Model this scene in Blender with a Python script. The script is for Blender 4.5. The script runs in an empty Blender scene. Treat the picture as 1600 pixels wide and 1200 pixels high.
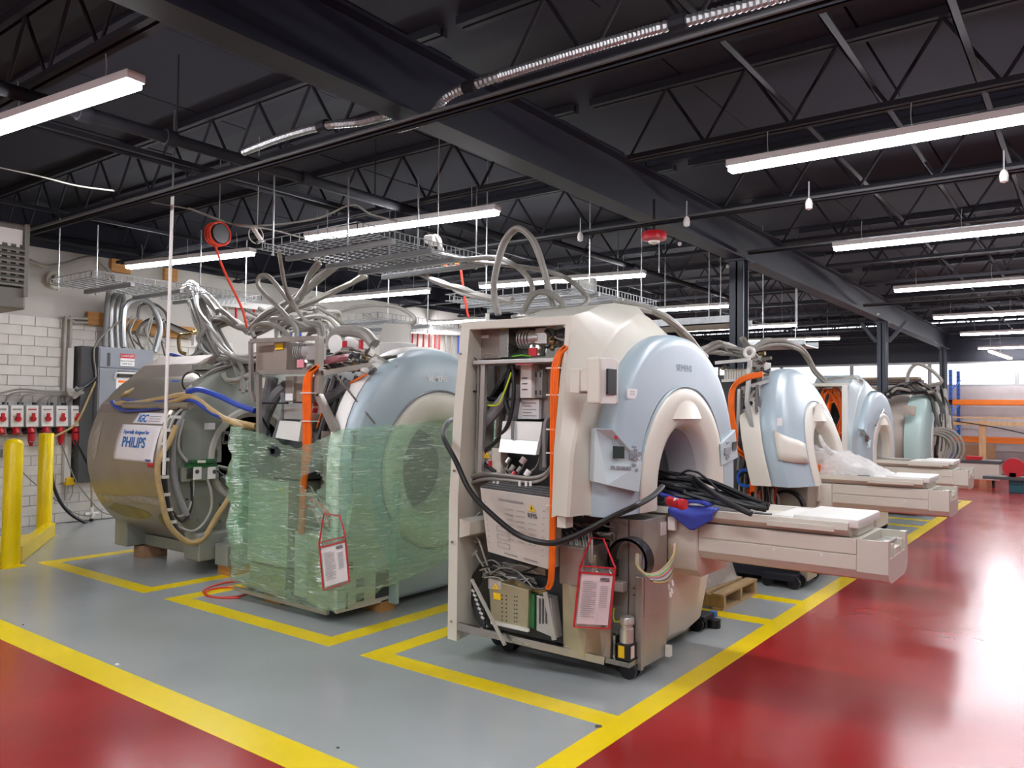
import bpy, bmesh, math, random
from mathutils import Vector, Matrix, noise
random.seed(7)
S = bpy.context.scene
COL = S.collection
PI = math.pi

# ------------------------------------------------------------------ camera, world, exposure
FPX, EYE = 1227.0, 1.6
dX = Vector((918, 49, FPX)).normalized()
dY = Vector((-1642, 20, FPX)); dY = (dY - dX * dX.dot(dY)).normalized()
dZ = dX.cross(dY)
def ray(u, v):
    c = Vector((u - 800, v - 600, FPX))
    return Vector((dX.dot(c), dY.dot(c), dZ.dot(c)))
def P(u, v, x=None, y=None, z=None):
    """world point seen at photo position (u, v) on the plane x=, y= or z="""
    d = ray(u, v)
    t = (x / d.x) if x is not None else (y / d.y) if y is not None else ((z - EYE) / d.z)
    return Vector((d.x * t, d.y * t, EYE + d.z * t))
cam = bpy.data.objects.new('camera', bpy.data.cameras.new('camera'))
COL.objects.link(cam)
cam.data.sensor_fit = 'HORIZONTAL'
cam.data.sensor_width = 36.0
cam.data.lens = 36.0 * FPX / 1600.0
cam.data.clip_start = 0.05
cam.data.clip_end = 200
right = Vector((dX.x, dY.x, dZ.x)); down = Vector((dX.y, dY.y, dZ.y)); fwd = Vector((dX.z, dY.z, dZ.z))
M = Matrix(((right.x, -down.x, -fwd.x, 0), (right.y, -down.y, -fwd.y, 0), (right.z, -down.z, -fwd.z, EYE), (0, 0, 0, 1)))
cam.matrix_world = M
S.camera = cam
w = bpy.data.worlds.new('daylight'); S.world = w; w.use_nodes = True
bg = w.node_tree.nodes['Background']
bg.inputs[0].default_value = (0.86, 0.93, 1.0, 1); bg.inputs[1].default_value = 1.1
S.view_settings.view_transform = 'Standard'; S.view_settings.look = 'None'
S.view_settings.gamma = 1; S.view_settings.use_curve_mapping = False
S.view_settings.exposure = 1.3
LAMP = 34.0          # strength of the strip-light diffusers

# ------------------------------------------------------------------ materials
def lin(c):
    if isinstance(c, str):
        c = [int(c[i:i + 2], 16) / 255 for i in (0, 2, 4)]
    return tuple(x / 12.92 if x <= .04045 else ((x + .055) / 1.055) ** 2.4 for x in c) + (1,)
MATS = {}
def mat(name, col, rough=.5, metal=0., var=.12, scale=6., bump=0., coat=0., spec=.5, stretch=(1, 1, 1), rvar=.0, emit=0.):
    m = bpy.data.materials.new(name); m.use_nodes = True
    nt = m.node_tree; b = nt.nodes['Principled BSDF']
    c = lin(col)
    b.inputs['Roughness'].default_value = rough
    b.inputs['Metallic'].default_value = metal
    b.inputs['Specular IOR Level'].default_value = spec
    b.inputs['Coat Weight'].default_value = coat
    b.inputs['Coat Roughness'].default_value = .08
    tc = nt.nodes.new('ShaderNodeTexCoord'); mp = nt.nodes.new('ShaderNodeMapping')
    mp.inputs['Scale'].default_value = stretch
    nt.links.new(tc.outputs['Object'], mp.inputs[0])
    n = nt.nodes.new('ShaderNodeTexNoise'); n.inputs['Scale'].default_value = scale; n.inputs['Detail'].default_value = 5
    nt.links.new(mp.outputs[0], n.inputs['Vector'])
    r = nt.nodes.new('ShaderNodeValToRGB')
    r.color_ramp.elements[0].position = .3; r.color_ramp.elements[1].position = .7
    r.color_ramp.elements[0].color = tuple(x * (1 - var) for x in c[:3]) + (1,)
    r.color_ramp.elements[1].color = tuple(min(1, x * (1 + var)) for x in c[:3]) + (1,)
    nt.links.new(n.outputs[0], r.inputs[0]); nt.links.new(r.outputs[0], b.inputs['Base Color'])
    if rvar:
        mr = nt.nodes.new('ShaderNodeMapRange')
        mr.inputs['To Min'].default_value = max(0.02, rough - rvar); mr.inputs['To Max'].default_value = rough + rvar
        nt.links.new(n.outputs[0], mr.inputs[0]); nt.links.new(mr.outputs[0], b.inputs['Roughness'])
    if bump:
        bp = nt.nodes.new('ShaderNodeBump'); bp.inputs['Strength'].default_value = bump; bp.inputs['Distance'].default_value = .01
        nt.links.new(n.outputs[0], bp.inputs['Height']); nt.links.new(bp.outputs[0], b.inputs['Normal'])
    if emit:
        b.inputs['Emission Color'].default_value = c; b.inputs['Emission Strength'].default_value = emit
    MATS[name] = m
    return m
mat('grey_epoxy', 'a0a5a5', .2, var=.05, scale=1.3, rvar=.07, bump=.012, spec=.5)
mat('red_epoxy', '9c2023', .2, var=.16, scale=1.1, rvar=.08, bump=.02, spec=.5)
mat('yellow_paint', 'f2d400', .28, var=.06, scale=3)
mat('deck_paint', '181928', .85, var=.14, scale=1.5, stretch=(1, .25, 1))
mat('black_steel', '12131d', .75, var=.15, scale=4)
mat('beam_paint', '171a2a', .5, var=.12, scale=2)
mat('column_paint', '3a404c', .4, var=.1, scale=2)
mat('white_block', 'dcd8d0', .55, var=.05, scale=7, bump=.15)
mat('mortar_paint', 'c6c2ba', .6, var=.06, scale=9)
mat('plaster', 'c4c1ba', .8, var=.06, scale=2.5)
mat('far_block', 'b9b2b3', .6, var=.07, scale=3)
mat('beige_plastic', 'd2cfc2', .38, var=.03, scale=3, spec=.45)
mat('cream_plastic', 'd9d4c7', .36, var=.03, scale=3, spec=.45)
mat('blue_plastic', 'adbec7', .33, var=.03, scale=3, spec=.5)
mat('pale_blue', 'bccace', .36, var=.03, scale=3)
mat('teal_plastic', 'a6bcb8', .36, var=.03, scale=3)
mat('bore_grey', 'bdbab2', .45, var=.03, scale=3)
mat('white_plastic', 'e6e4df', .4, var=.03)
mat('white_paint', 'd6d6d0', .35, var=.03)
mat('table_plastic', 'd4d0c3', .34, var=.03, scale=3)
mat('steel', 'b4b2ac', .28, 1., var=.08, scale=5, rvar=.08)
mat('brushed_steel', 'b2aca4', .36, .65, var=.1, scale=9, stretch=(1, 1, .08), rvar=.1)
mat('zinc_plate', 'beb899', .38, .7, var=.12, scale=5, rvar=.12)
mat('aluminium', 'd3d3d0', .34, .7, var=.06, scale=6)
mat('galvanised', 'a9acad', .38, .85, var=.12, scale=25)
mat('magnet_skin', 'a29b8e', .32, .55, var=.1, scale=2.2, rvar=.12, bump=.02)
mat('magnet_face', '93978e', .42, .25, var=.14, scale=4, rvar=.12)
mat('grey_enamel', '8b9097', .42, var=.05, scale=3)
mat('dark_enamel', '4b4c4e', .45, var=.08, scale=3)
mat('taupe_enamel', '9a8e84', .45, .2, var=.06, scale=4)
mat('heater_enamel', '77756c', .4, .2, var=.05)
mat('grey_hose', '8a8a8c', .55, var=.08, scale=9)
mat('grey_foam', '6f7073', .75, var=.12, scale=20, bump=.1)
mat('cable_grey', '8b8880', .42, var=.12, scale=14)
mat('cable_light', 'aeaca4', .42, var=.08, scale=14)
mat('cable_dark', '55534f', .45, var=.12, scale=14)
mat('black_rubber', '17171a', .42, var=.15, scale=9)
mat('black_plastic', '1c1c1f', .4, var=.1)
mat('orange_cable', 'ef6a12', .38, var=.1, scale=9)
mat('orange_paint', 'ef7b10', .4, var=.05)
mat('blue_paint', '1d5fc4', .4, var=.06)
mat('blue_hose', '2c49a8', .35, var=.08)
mat('blue_cloth', '3a46a6', .8, var=.1, scale=12)
mat('tan_hose', 'b39a6a', .45, var=.12, scale=14)
mat('red_plastic', 'c2202c', .35, var=.07)
mat('red_line', 'd84028', .4, var=.07)
mat('pink_plastic', 'd98a94', .4, var=.07)
mat('yellow_label', 'efc31a', .45, var=.05)
mat('green_board', '2f6a3c', .4, var=.2, scale=30)
mat('green_cable', '5cae2c', .4, var=.05)
mat('lime_cable', 'c5d92c', .4, var=.05)
mat('paper', 'eceaea', .7, var=.03)
mat('pink_paper', 'e6cfd2', .6, var=.03)
mat('ink', '3c3f46', .7, var=.1)
mat('grey_ink', '8f8d8a', .7, var=.05)
mat('blue_ink', '2f6fb4', .6, var=.05)
mat('logo_ink', 'eef1f1', .5, var=.02)
mat('pale_ink', '9babb4', .5, var=.02)
mat('wood', 'c08a4c', .6, var=.22, scale=3, stretch=(1, 1, 7))
mat('pale_wood', 'd0ab7c', .6, var=.15, scale=3, stretch=(1, 6, 1))
mat('pallet_wood', 'a88c66', .75, var=.2, scale=4, stretch=(1, 5, 1))
mat('old_plank', '7b6b55', .7, var=.25, scale=3, stretch=(1, 5, 1))
mat('dark_plank', '4c423c', .7, var=.25, scale=3, stretch=(1, 5, 1))
mat('cardboard', '9d7a5c', .8, var=.1)
mat('tray_wire', '8d8f90', .4, .6, var=.1)
mat('satin_panel', 'cdc8bf', .4, .25, var=.05, scale=4)
mat('chrome', 'c9c9c8', .12, 1., var=.04)
mat('teal_cap', '1f5560', .45, var=.08)
mat('dark_screen', '2c3b37', .15, var=.1)
mat('window_frame', '9b9c9d', .4, .3)
mat('lamp_housing', 'd9d5d2', .4, var=.02)
mat('brass', 'a3906a', .35, 1., var=.1)
mat('stain', '8a7f2e', .35, .5, var=.2)
mat('scuff', 'b3aea4', .6, .3, var=.15, scale=20)
def glow(name, col, k):
    m = bpy.data.materials.new(name); m.use_nodes = True; nt = m.node_tree
    nt.nodes.remove(nt.nodes['Principled BSDF'])
    e = nt.nodes.new('ShaderNodeEmission'); e.inputs[0].default_value = lin(col); e.inputs[1].default_value = k
    nt.links.new(e.outputs[0], nt.nodes['Material Output'].inputs[0]); MATS[name] = m
glow('lamp_diffuser', 'fbfaff', LAMP)
def thin(name, col, opacity, rough=.12, streak=(1, 1, 1), scale=5., lo=.2, hi=.8, bump=.5, tint=None, shine=0.):
    """thin plastic film or pane: part see-through, part tinted gloss; noise decides where"""
    m = bpy.data.materials.new(name); m.use_nodes = True; nt = m.node_tree
    b = nt.nodes['Principled BSDF']; b.inputs['Base Color'].default_value = lin(col); b.inputs['Roughness'].default_value = rough
    b.inputs['Specular IOR Level'].default_value = .7
    tl = nt.nodes.new('ShaderNodeBsdfTranslucent'); tl.inputs[0].default_value = lin(col)
    m1 = nt.nodes.new('ShaderNodeMixShader'); m1.inputs[0].default_value = .4
    nt.links.new(b.outputs[0], m1.inputs[1]); nt.links.new(tl.outputs[0], m1.inputs[2])
    t = nt.nodes.new('ShaderNodeBsdfTransparent'); c = lin(col); t.inputs[0].default_value = (tint or tuple(.62 + .38 * x for x in c[:3])) + (1,)
    m2 = nt.nodes.new('ShaderNodeMixShader')
    tc = nt.nodes.new('ShaderNodeTexCoord'); mp = nt.nodes.new('ShaderNodeMapping'); mp.inputs['Scale'].default_value = streak
    n = nt.nodes.new('ShaderNodeTexNoise'); n.inputs['Scale'].default_value = scale; n.inputs['Detail'].default_value = 8
    n.inputs['Roughness'].default_value = .65
    nt.links.new(tc.outputs['Object'], mp.inputs[0]); nt.links.new(mp.outputs[0], n.inputs['Vector'])
    mr = nt.nodes.new('ShaderNodeMapRange'); mr.inputs[1].default_value = .35; mr.inputs[2].default_value = .7
    mr.inputs[3].default_value = lo * opacity; mr.inputs[4].default_value = hi * opacity
    nt.links.new(n.outputs[0], mr.inputs[0]); nt.links.new(mr.outputs[0], m2.inputs[0])
    nt.links.new(t.outputs[0], m2.inputs[1]); nt.links.new(m1.outputs[0], m2.inputs[2])
    if bump:
        bp = nt.nodes.new('ShaderNodeBump'); bp.inputs['Strength'].default_value = bump; bp.inputs['Distance'].default_value = .02
        nt.links.new(n.outputs[0], bp.inputs['Height']); nt.links.new(bp.outputs[0], b.inputs['Normal'])
    out = m2
    if shine:  # whitish streaks painted into the film colour, imitating highlights along its wrinkles
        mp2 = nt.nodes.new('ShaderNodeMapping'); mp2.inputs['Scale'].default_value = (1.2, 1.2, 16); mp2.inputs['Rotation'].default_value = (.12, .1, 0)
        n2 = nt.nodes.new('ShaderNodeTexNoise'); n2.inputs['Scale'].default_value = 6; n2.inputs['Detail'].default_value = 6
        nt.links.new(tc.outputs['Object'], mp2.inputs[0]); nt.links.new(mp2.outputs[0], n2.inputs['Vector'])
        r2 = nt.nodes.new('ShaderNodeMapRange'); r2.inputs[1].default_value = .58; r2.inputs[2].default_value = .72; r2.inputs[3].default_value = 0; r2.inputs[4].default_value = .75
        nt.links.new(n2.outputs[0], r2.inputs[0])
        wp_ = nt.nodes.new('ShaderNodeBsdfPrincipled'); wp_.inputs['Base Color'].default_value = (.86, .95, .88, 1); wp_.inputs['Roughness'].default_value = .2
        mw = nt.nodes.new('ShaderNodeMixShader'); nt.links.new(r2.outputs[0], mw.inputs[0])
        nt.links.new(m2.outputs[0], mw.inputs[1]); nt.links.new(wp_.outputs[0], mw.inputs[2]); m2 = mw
    if shine:
        gl = nt.nodes.new('ShaderNodeBsdfGlossy'); gl.inputs['Roughness'].default_value = .16; gl.inputs[0].default_value = (1, 1, 1, 1)
        if bump: nt.links.new(bp.outputs[0], gl.inputs['Normal'])
        m3 = nt.nodes.new('ShaderNodeMixShader'); m3.inputs[0].default_value = shine
        nt.links.new(m2.outputs[0], m3.inputs[1]); nt.links.new(gl.outputs[0], m3.inputs[2]); out = m3
    nt.links.new(out.outputs[0], nt.nodes['Material Output'].inputs[0]); MATS[name] = m
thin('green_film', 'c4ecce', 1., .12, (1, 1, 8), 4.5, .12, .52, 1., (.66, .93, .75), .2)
thin('white_film', 'f2f2f0', 1., .15, (1, 1, 2), 9., .62, 1., .6)
thin('clear_film', 'f0e8ea', 1., .1, (1, 1, 1), 6., .06, .2, .1)
thin('window_glass', 'f2f6f8', 1., .05, (1, 1, 1), 2., .04, .1, 0)

# ------------------------------------------------------------------ mesh helpers
def spline(pts, k=6):
    pts = [Vector(p) for p in pts]
    if len(pts) < 3: return pts
    out = []
    for i in range(len(pts) - 1):
        p0 = pts[max(i - 1, 0)]; p1 = pts[i]; p2 = pts[i + 1]; p3 = pts[min(i + 2, len(pts) - 1)]
        for j in range(k):
            t = j / k
            out.append(.5 * ((2 * p1) + (p2 - p0) * t + (2 * p0 - 5 * p1 + 4 * p2 - p3) * t * t + (3 * p1 - p0 - 3 * p2 + p3) * t ** 3))
    out.append(pts[-1])
    return out
class MB:
    def __init__(s): s.v = []; s.f = []
    def add(s, vs, fs):
        o = len(s.v); s.v += [Vector(p) for p in vs]; s.f += [tuple(i + o for i in f) for f in fs]; return s
    def bb(s, a, b):
        x0, x1 = sorted((a[0], b[0])); y0, y1 = sorted((a[1], b[1])); z0, z1 = sorted((a[2], b[2]))
        return s.add([(x0, y0, z0), (x1, y0, z0), (x1, y1, z0), (x0, y1, z0), (x0, y0, z1), (x1, y0, z1), (x1, y1, z1), (x0, y1, z1)],
                     [(0, 3, 2, 1), (4, 5, 6, 7), (0, 1, 5, 4), (1, 2, 6, 5), (2, 3, 7, 6), (3, 0, 4, 7)])
    def box(s, c, d, rz=0, rx=0, ry=0):
        m = Matrix.Translation(c) @ Matrix.Rotation(rz, 4, 'Z') @ Matrix.Rotation(ry, 4, 'Y') @ Matrix.Rotation(rx, 4, 'X')
        t = MB().bb([-k / 2 for k in d], [k / 2 for k in d])
        return s.add([m @ p for p in t.v], t.f)
    def bar(s, a, b, w, h=None, up=(0, 0, 1)):
        a = Vector(a); b = Vector(b); h = h or w
        d = (b - a).normalized(); u = Vector(up)
        if abs(d.dot(u)) > .95: u = Vector((1, 0, 0))
        l = d.cross(u).normalized() * (w / 2); u = l.cross(d).normalized() * (h / 2)
        vs = [p + i * l + j * u for p in (a, b) for i, j in ((-1, -1), (1, -1), (1, 1), (-1, 1))]
        return s.add(vs, [(0, 1, 2, 3), (7, 6, 5, 4), (0, 4, 5, 1), (1, 5, 6, 2), (2, 6, 7, 3), (3, 7, 4, 0)])
    def cyl(s, a, b, r, r2=None, n=14, caps=True):
        a = Vector(a); b = Vector(b); r2 = r if r2 is None else r2
        d = (b - a).normalized(); u = Vector((0, 0, 1)) if abs(d.z) < .9 else Vector((1, 0, 0))
        l = d.cross(u).normalized(); u = l.cross(d)
        vs = []
        for p, q in ((a, r), (b, r2)):
            for i in range(n):
                t = 2 * PI * i / n; vs.append(p + l * (q * math.cos(t)) + u * (q * math.sin(t)))
        fs = [(i, (i + 1) % n, n + (i + 1) % n, n + i) for i in range(n)]
        if caps: fs += [tuple(range(n - 1, -1, -1)), tuple(range(n, 2 * n))]
        return s.add(vs, fs)
    def tube(s, pts, r, n=6, k=6, closed=False):
        pts = spline(pts, k) if k > 1 else [Vector(p) for p in pts]
        m = len(pts); vs = []; L = None
        for i, p in enumerate(pts):
            d = (pts[min(i + 1, m - 1)] - pts[max(i - 1, 0)])
            d = d.normalized() if d.length > 1e-9 else Vector((0, 0, 1))
            if L is None:
                u = Vector((0, 0, 1)) if abs(d.z) < .9 else Vector((1, 0, 0)); L = d.cross(u).normalized()
            else:
                L = L - d * L.dot(d)
                L = L.normalized() if L.length > 1e-6 else d.orthogonal().normalized()
            U = L.cross(d)
            rr = r(i / (m - 1)) if callable(r) else r
            for j in range(n):
                t = 2 * PI * j / n; vs.append(p + L * (rr * math.cos(t)) + U * (rr * math.sin(t)))
        fs = [(i * n + j, i * n + (j + 1) % n, (i + 1) * n + (j + 1) % n, (i + 1) * n + j) for i in range(m - 1) for j in range(n)]
        fs += [tuple(range(n - 1, -1, -1)), tuple(range((m - 1) * n, m * n))]
        return s.add(vs, fs)
    def prism(s, poly, axis, a, b):
        def mk(p, t): return {'x': (t, p[0], p[1]), 'y': (p[0], t, p[1]), 'z': (p[0], p[1], t)}[axis]
        n = len(poly); vs = [mk(p, a) for p in poly] + [mk(p, b) for p in poly]
        return s.add(vs, [(i, (i + 1) % n, n + (i + 1) % n, n + i) for i in range(n)] + [tuple(range(n - 1, -1, -1)), tuple(range(n, 2 * n))])
    def slab(s, quad, d):
        q = [Vector(p) for p in quad]; d = Vector(d); n = len(q)
        return s.add(q + [p + d for p in q], [(i, (i + 1) % n, n + (i + 1) % n, n + i) for i in range(n)] + [tuple(range(n - 1, -1, -1)), tuple(range(n, 2 * n))])
    def loft(s, rings, closed=False, cap0=False, cap1=False):
        n = len(rings[0]); vs = [p for r in rings for p in r]; e = n if closed else n - 1
        fs = [(i * n + j, i * n + (j + 1) % n, (i + 1) * n + (j + 1) % n, (i + 1) * n + j) for i in range(len(rings) - 1) for j in range(e)]
        if cap0: fs.append(tuple(range(n - 1, -1, -1)))
        if cap1: fs.append(tuple(range((len(rings) - 1) * n, len(rings) * n)))
        return s.add(vs, fs)
    def lathe(s, prof, c, n=20, axis='z'):
        vs = []; c = Vector(c)
        for r, h in prof:
            for i in range(n):
                t = 2 * PI * i / n; a, b = r * math.cos(t), r * math.sin(t)
                vs.append(c + Vector({'z': (a, b, h), 'y': (a, h, b), 'x': (h, a, b)}[axis]))
        m = len(prof)
        return s.add(vs, [(i * n + j, i * n + (j + 1) % n, (i + 1) * n + (j + 1) % n, (i + 1) * n + j) for i in range(m - 1) for j in range(n)]
                     + [tuple(range(n - 1, -1, -1)), tuple(range((m - 1) * n, m * n))])
    def ring(s, c, R, r, axis='y', n=24, k=6, a0=0, a1=2 * PI):
        pts = []
        for i in range(n + 1):
            t = a0 + (a1 - a0) * i / n; a, b = R * math.cos(t), R * math.sin(t)
            pts.append(Vector(c) + Vector({'z': (a, b, 0), 'y': (a, 0, b), 'x': (0, a, b)}[axis]))
        return s.tube(pts, r, k, 1)
    def ball(s, c, r, n=10, sq=(1, 1, 1)):
        prof = [(max(1e-4, r * math.sin(PI * i / n)), -r * math.cos(PI * i / n)) for i in range(n + 1)]
        t = MB().lathe(prof, (0, 0, 0), n + 4)
        return s.add([Vector(c) + Vector((p.x * sq[0], p.y * sq[1], p.z * sq[2])) for p in t.v], t.f)
    def build(s, name, m, parent=None, smooth=35, bevel=0., label=None, solid=0.):
        vs = s.v
        if parent is not None:
            off = wloc(parent)
        else:
            xs = [p.x for p in vs]; ys = [p.y for p in vs]
            off = Vector(((min(xs) + max(xs)) / 2, (min(ys) + max(ys)) / 2, min(p.z for p in vs)))
        me = bpy.data.meshes.new(name)
        me.from_pydata([p - off for p in vs], [], s.f)
        bm = bmesh.new(); bm.from_mesh(me)
        bmesh.ops.recalc_face_normals(bm, faces=bm.faces)
        if bevel:
            es = [e for e in bm.edges if len(e.link_faces) == 2 and e.calc_face_angle(0) > .6]
            bmesh.ops.bevel(bm, geom=es, offset=bevel, segments=2, affect='EDGES', profile=.5, clamp_overlap=True)
        bm.to_mesh(me); bm.free()
        me.materials.append(MATS[m])
        if smooth:
            me.shade_smooth(); me.set_sharp_from_angle(angle=math.radians(smooth))
        o = bpy.data.objects.new(name, me); COL.objects.link(o)
        if parent is not None: o.parent = parent
        else: o.location = off
        if label: o['label'] = label
        if solid:
            md = o.modifiers.new('thickness', 'SOLIDIFY'); md.thickness = solid; md.offset = 0
        return o
def wloc(o):
    v = Vector((0, 0, 0))
    while o is not None: v += o.location; o = o.parent
    return v
def tag(o, label, cat, group=None):
    o['label'] = label; o['category'] = cat
    if group: o['group'] = group
    return o
def thing(name, label, cat, loc, group=None):
    o = bpy.data.objects.new(name, None); COL.objects.link(o); o.location = loc; o.empty_display_size = .1
    return tag(o, label, cat, group)
def struct(o): o['kind'] = 'structure'; return o
def share(src, name, loc, parent, rot=None, scale=None):
    o = bpy.data.objects.new(name, src.data); COL.objects.link(o); o.parent = parent; o.location = loc
    if rot: o.rotation_euler = rot
    if scale: o.scale = scale
    return o
def copy_tree(o, loc=None, parent=None):
    c = o.copy(); COL.objects.link(c)
    if parent is not None: c.parent = parent
    if loc is not None: c.location = loc
    for ch in list(o.children): copy_tree(ch, None, c)
    return c
def text(name, s, mt, parent, origin, xdir, ydir, size, depth=.001, align='CENTER', bold=0.):
    cu = bpy.data.curves.new(name, 'FONT'); cu.body = s; cu.size = size; cu.align_x = align; cu.align_y = 'CENTER'; cu.extrude = depth; cu.offset = bold
    cu.resolution_u = 3
    t = bpy.data.objects.new(name, cu); COL.objects.link(t)
    me = bpy.data.meshes.new_from_object(t.evaluated_get(bpy.context.evaluated_depsgraph_get()))
    bpy.data.objects.remove(t); bpy.data.curves.remove(cu)
    xd = Vector(xdir).normalized(); yd = Vector(ydir).normalized(); zd = xd.cross(yd)
    off = wloc(parent)
    m = Matrix((xd, yd, zd)).transposed()
    for v in me.vertices: v.co = m @ v.co + Vector(origin) - off
    me.materials.clear(); me.materials.append(MATS[mt])
    o = bpy.data.objects.new(name, me); COL.objects.link(o); o.parent = parent
    return o
def px_box(u0, v0, u1, v1, x, d, m=None):
    """box whose near face lies in the plane x and fills the given outline; d deep"""
    a = P(u0, v0, x=x); b = P(u1, v1, x=x)
    return (m or MB()).bb((x, a.y, a.z), (x + d, b.y, b.z))
def py_box(u0, v0, u1, v1, y, d, m=None):
    a = P(u0, v0, y=y); b = P(u1, v1, y=y)
    return (m or MB()).bb((a.x, y, a.z), (b.x, y + d, b.z))
def wx(x, *pts): return [P(p[0], p[1], x=p[2] if len(p) > 2 else x) for p in pts]
def wy(y, *pts): return [P(p[0], p[1], y=p[2] if len(p) > 2 else y) for p in pts]
def cable(pts, r, m, label, group=None, name='cable', cat='cable', n=6, k=6):
    return tag(MB().tube(pts, r, n, k).build(name, m), label, cat, group)

# ------------------------------------------------------------------ floor and painted lines
fl = struct(MB().bb((-5, -6.5, -.12), (25.2, 11.4, 0)).build('floor', 'red_epoxy', smooth=0))
MB().bb((2.335, 1.96, 0), (16.5, 11.2, .001)).build('grey_coating', 'grey_epoxy', fl, 0, label='glossy light grey epoxy coating')
def line(x0, y0, x1, y1, h=.0018): MB().bb((x0, y0, 0), (x1, y1, h)).build('floor_line', 'yellow_paint', fl, 0)
line(2.236, 1.888, 2.435, 11.2); line(2.435, 1.888, 16.67, 2.03, .0019); line(16.5, 2.03, 16.67, 11.2)
BX = [(3.515, 6.085), (6.70, 9.27), (9.88, 12.45), (13.06, 15.63)]
for bx0, bx1 in BX:
    for by0, by1 in ((2.03, 3.832), (4.133, 6.187), (6.51, 8.562)):
        line(bx0, by0, bx0 + .155, by1, .0021); line(bx1 - .17, by0, bx1, by1, .0021)
        line(bx0 + .155, by1 - .155, bx1 - .17, by1, .0022)
        if by0 > 3: line(bx0 + .155, by0, bx1 - .17, by0 + .155, .0022)

# ------------------------------------------------------------------ walls
wl = struct(MB().bb((-5, 11.2, 0), (25.2, 11.4, 4.15)).build('wall_left', 'plaster', smooth=0))
MB().bb((-5, 11.188, 3.66), (25, 11.2, 4.15)).build('painted_band', 'beam_paint', wl, 0, label='black painted strip under the ceiling deck')
MB().bb((-.2, 11.19, 0), (7.5, 11.2, 2.745)).build('mortar_bed', 'mortar_paint', wl, 0)
BW, BH = .31, .1305
bsrc = None
for r in range(21):
    for c in range(13):
        x = 3.7 + c * BW + (BW / 2 if r % 2 else 0)
        if x > 7.3: continue
        if bsrc is None:
            bsrc = MB().bb((x - BW / 2 + .004, 11.176, .004), (x + BW / 2 - .004, 11.19, BH - .004)).build('brick', 'white_block', wl, 0, bevel=.003)
            bx0 = x
        else:
            share(bsrc, 'brick', (x - bx0, random.uniform(-.002, .002), r * BH), wl)
m = MB()
for r in range(21):
    for c in range(12):
        x = -.02 + c * BW + (BW / 2 if r % 2 else 0)
        if x < 3.5: m.bb((x - BW / 2 + .004, 11.176, r * BH + .004), (x + BW / 2 - .004, 11.19, (r + 1) * BH - .004))
m.build('brick_courses', 'white_block', wl, 0)['kind'] = 'stuff'
wf = struct(MB().bb((25, -6.5, 0), (25.2, 11.4, 2.36)).build('wall_far', 'far_block', smooth=0))
MB().bb((25, -6.5, 3.06), (25.2, 11.4, 4.15)).build('painted_band', 'beam_paint', wf, 0, label='black painted strip above the windows')
m = MB()
for r in range(12):
    for c in range(46):
        y = -6.5 + c * .39 + (.195 if r % 2 else 0)
        if y + .385 < 11.4: m.bb((24.982, y + .006, r * .196 + .006), (25, y + .384, r * .196 + .19))
m.build('block_courses', 'far_block', wf, 0)['kind'] = 'stuff'
y = 1.77 - 2.1 * 4
for i in range(9):
    if y + 2.1 > 11.4: break
    wn = MB()
    for a, b in (((y, 2.36), (y + 2.1, 2.42)), ((y, 3.0), (y + 2.1, 3.06)), ((y, 2.42), (y + .05, 3.0)), ((y + 2.05, 2.42), (y + 2.1, 3.0))):
        wn.bb((25.04, a[0], a[1]), (25.12, b[0], b[1]))
    wn = struct(wn.build('window_%d' % (i + 1), 'window_frame', None, 0))
    MB().bb((25.075, y + .05, 2.42), (25.08, y + 2.05, 3.0)).build('pane', 'window_glass', wn, 0)
    y += 2.1
struct(MB().bb((-5, -6.7, 0), (25.2, -6.5, 4.15)).build('wall_right', 'far_block', smooth=0))
struct(MB().bb((-5.2, -6.7, 0), (-5, 11.4, 4.15)).build('wall_back', 'far_block', smooth=0))

# ------------------------------------------------------------------ ceiling deck, joists, beam, columns
ce = struct(MB().bb((-5.2, -6.7, 4.2), (25.2, 11.4, 4.3)).build('ceiling', 'black_steel', smooth=0))
JX = [-3.45, -1.62, .21, 2.10, 3.85, 5.52, 7.45, 9.3, 11.15, 13.0, 14.8, 16.65, 18.5, 20.3, 22.1, 23.9]
psrc = None
for i in range(15):
    for k in range(14):
        y = -6.3 + k * 1.26
        lx = JX[i + 1] - JX[i]
        if psrc is None:
            psrc = MB().bb((JX[0] + .01, y + .008, 4.15), (JX[1] - .01, y + 1.252, 4.2)).build('deck_panel', 'deck_paint', ce, 0)
            p0, y0, l0 = JX[0], y, lx
        else:
            share(psrc, 'deck_panel', (JX[i] - p0 * lx / l0, y - y0, random.uniform(0, .012)), ce, scale=(lx / l0, 1, 1))
rod_src = {}
def joist(x, ya, yb, near):
    j = struct(thing('roof_joist', '', '', (x, (ya + yb) / 2, 3.58)))
    del j['label']; del j['category']
    for s in (-1, 1): MB().bb((x + s * .012, ya, 4.09), (x + s * .055, yb, 4.15)).build('top_chord', 'black_steel', j, 0)
    lo, hi = (ya + .35, yb) if ya > 3 else (ya, yb - .35)
    for s in (-1, 1): MB().bb((x + s * .012, lo, 3.585), (x + s * .05, hi, 3.62)).build('bottom_chord', 'black_steel', j, 0)
    n = int((hi - lo) / .62); st = (hi - lo) / n
    mm = MB()
    ends = [(lo + k * st, lo + (k + .5) * st, 1) for k in range(n)] + [(lo + (k + 1) * st, lo + (k + .5) * st, 1) for k in range(n)]
    for a, b, _ in ends:
        if near: MB().cyl((x, a, 3.61), (x, b, 4.1), .013, n=6).build('web_rod', 'black_steel', j)
        else: mm.cyl((x, a, 3.61), (x, b, 4.1), .013, n=5)
    if not near: mm.build('web_rods', 'black_steel', j)['kind'] = 'stuff'
for i, x in enumerate(JX):
    joist(x, 3.5, 11.2, 3 <= i <= 6); joist(x, -6.5, 3.33, 3 <= i <= 6)
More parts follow.
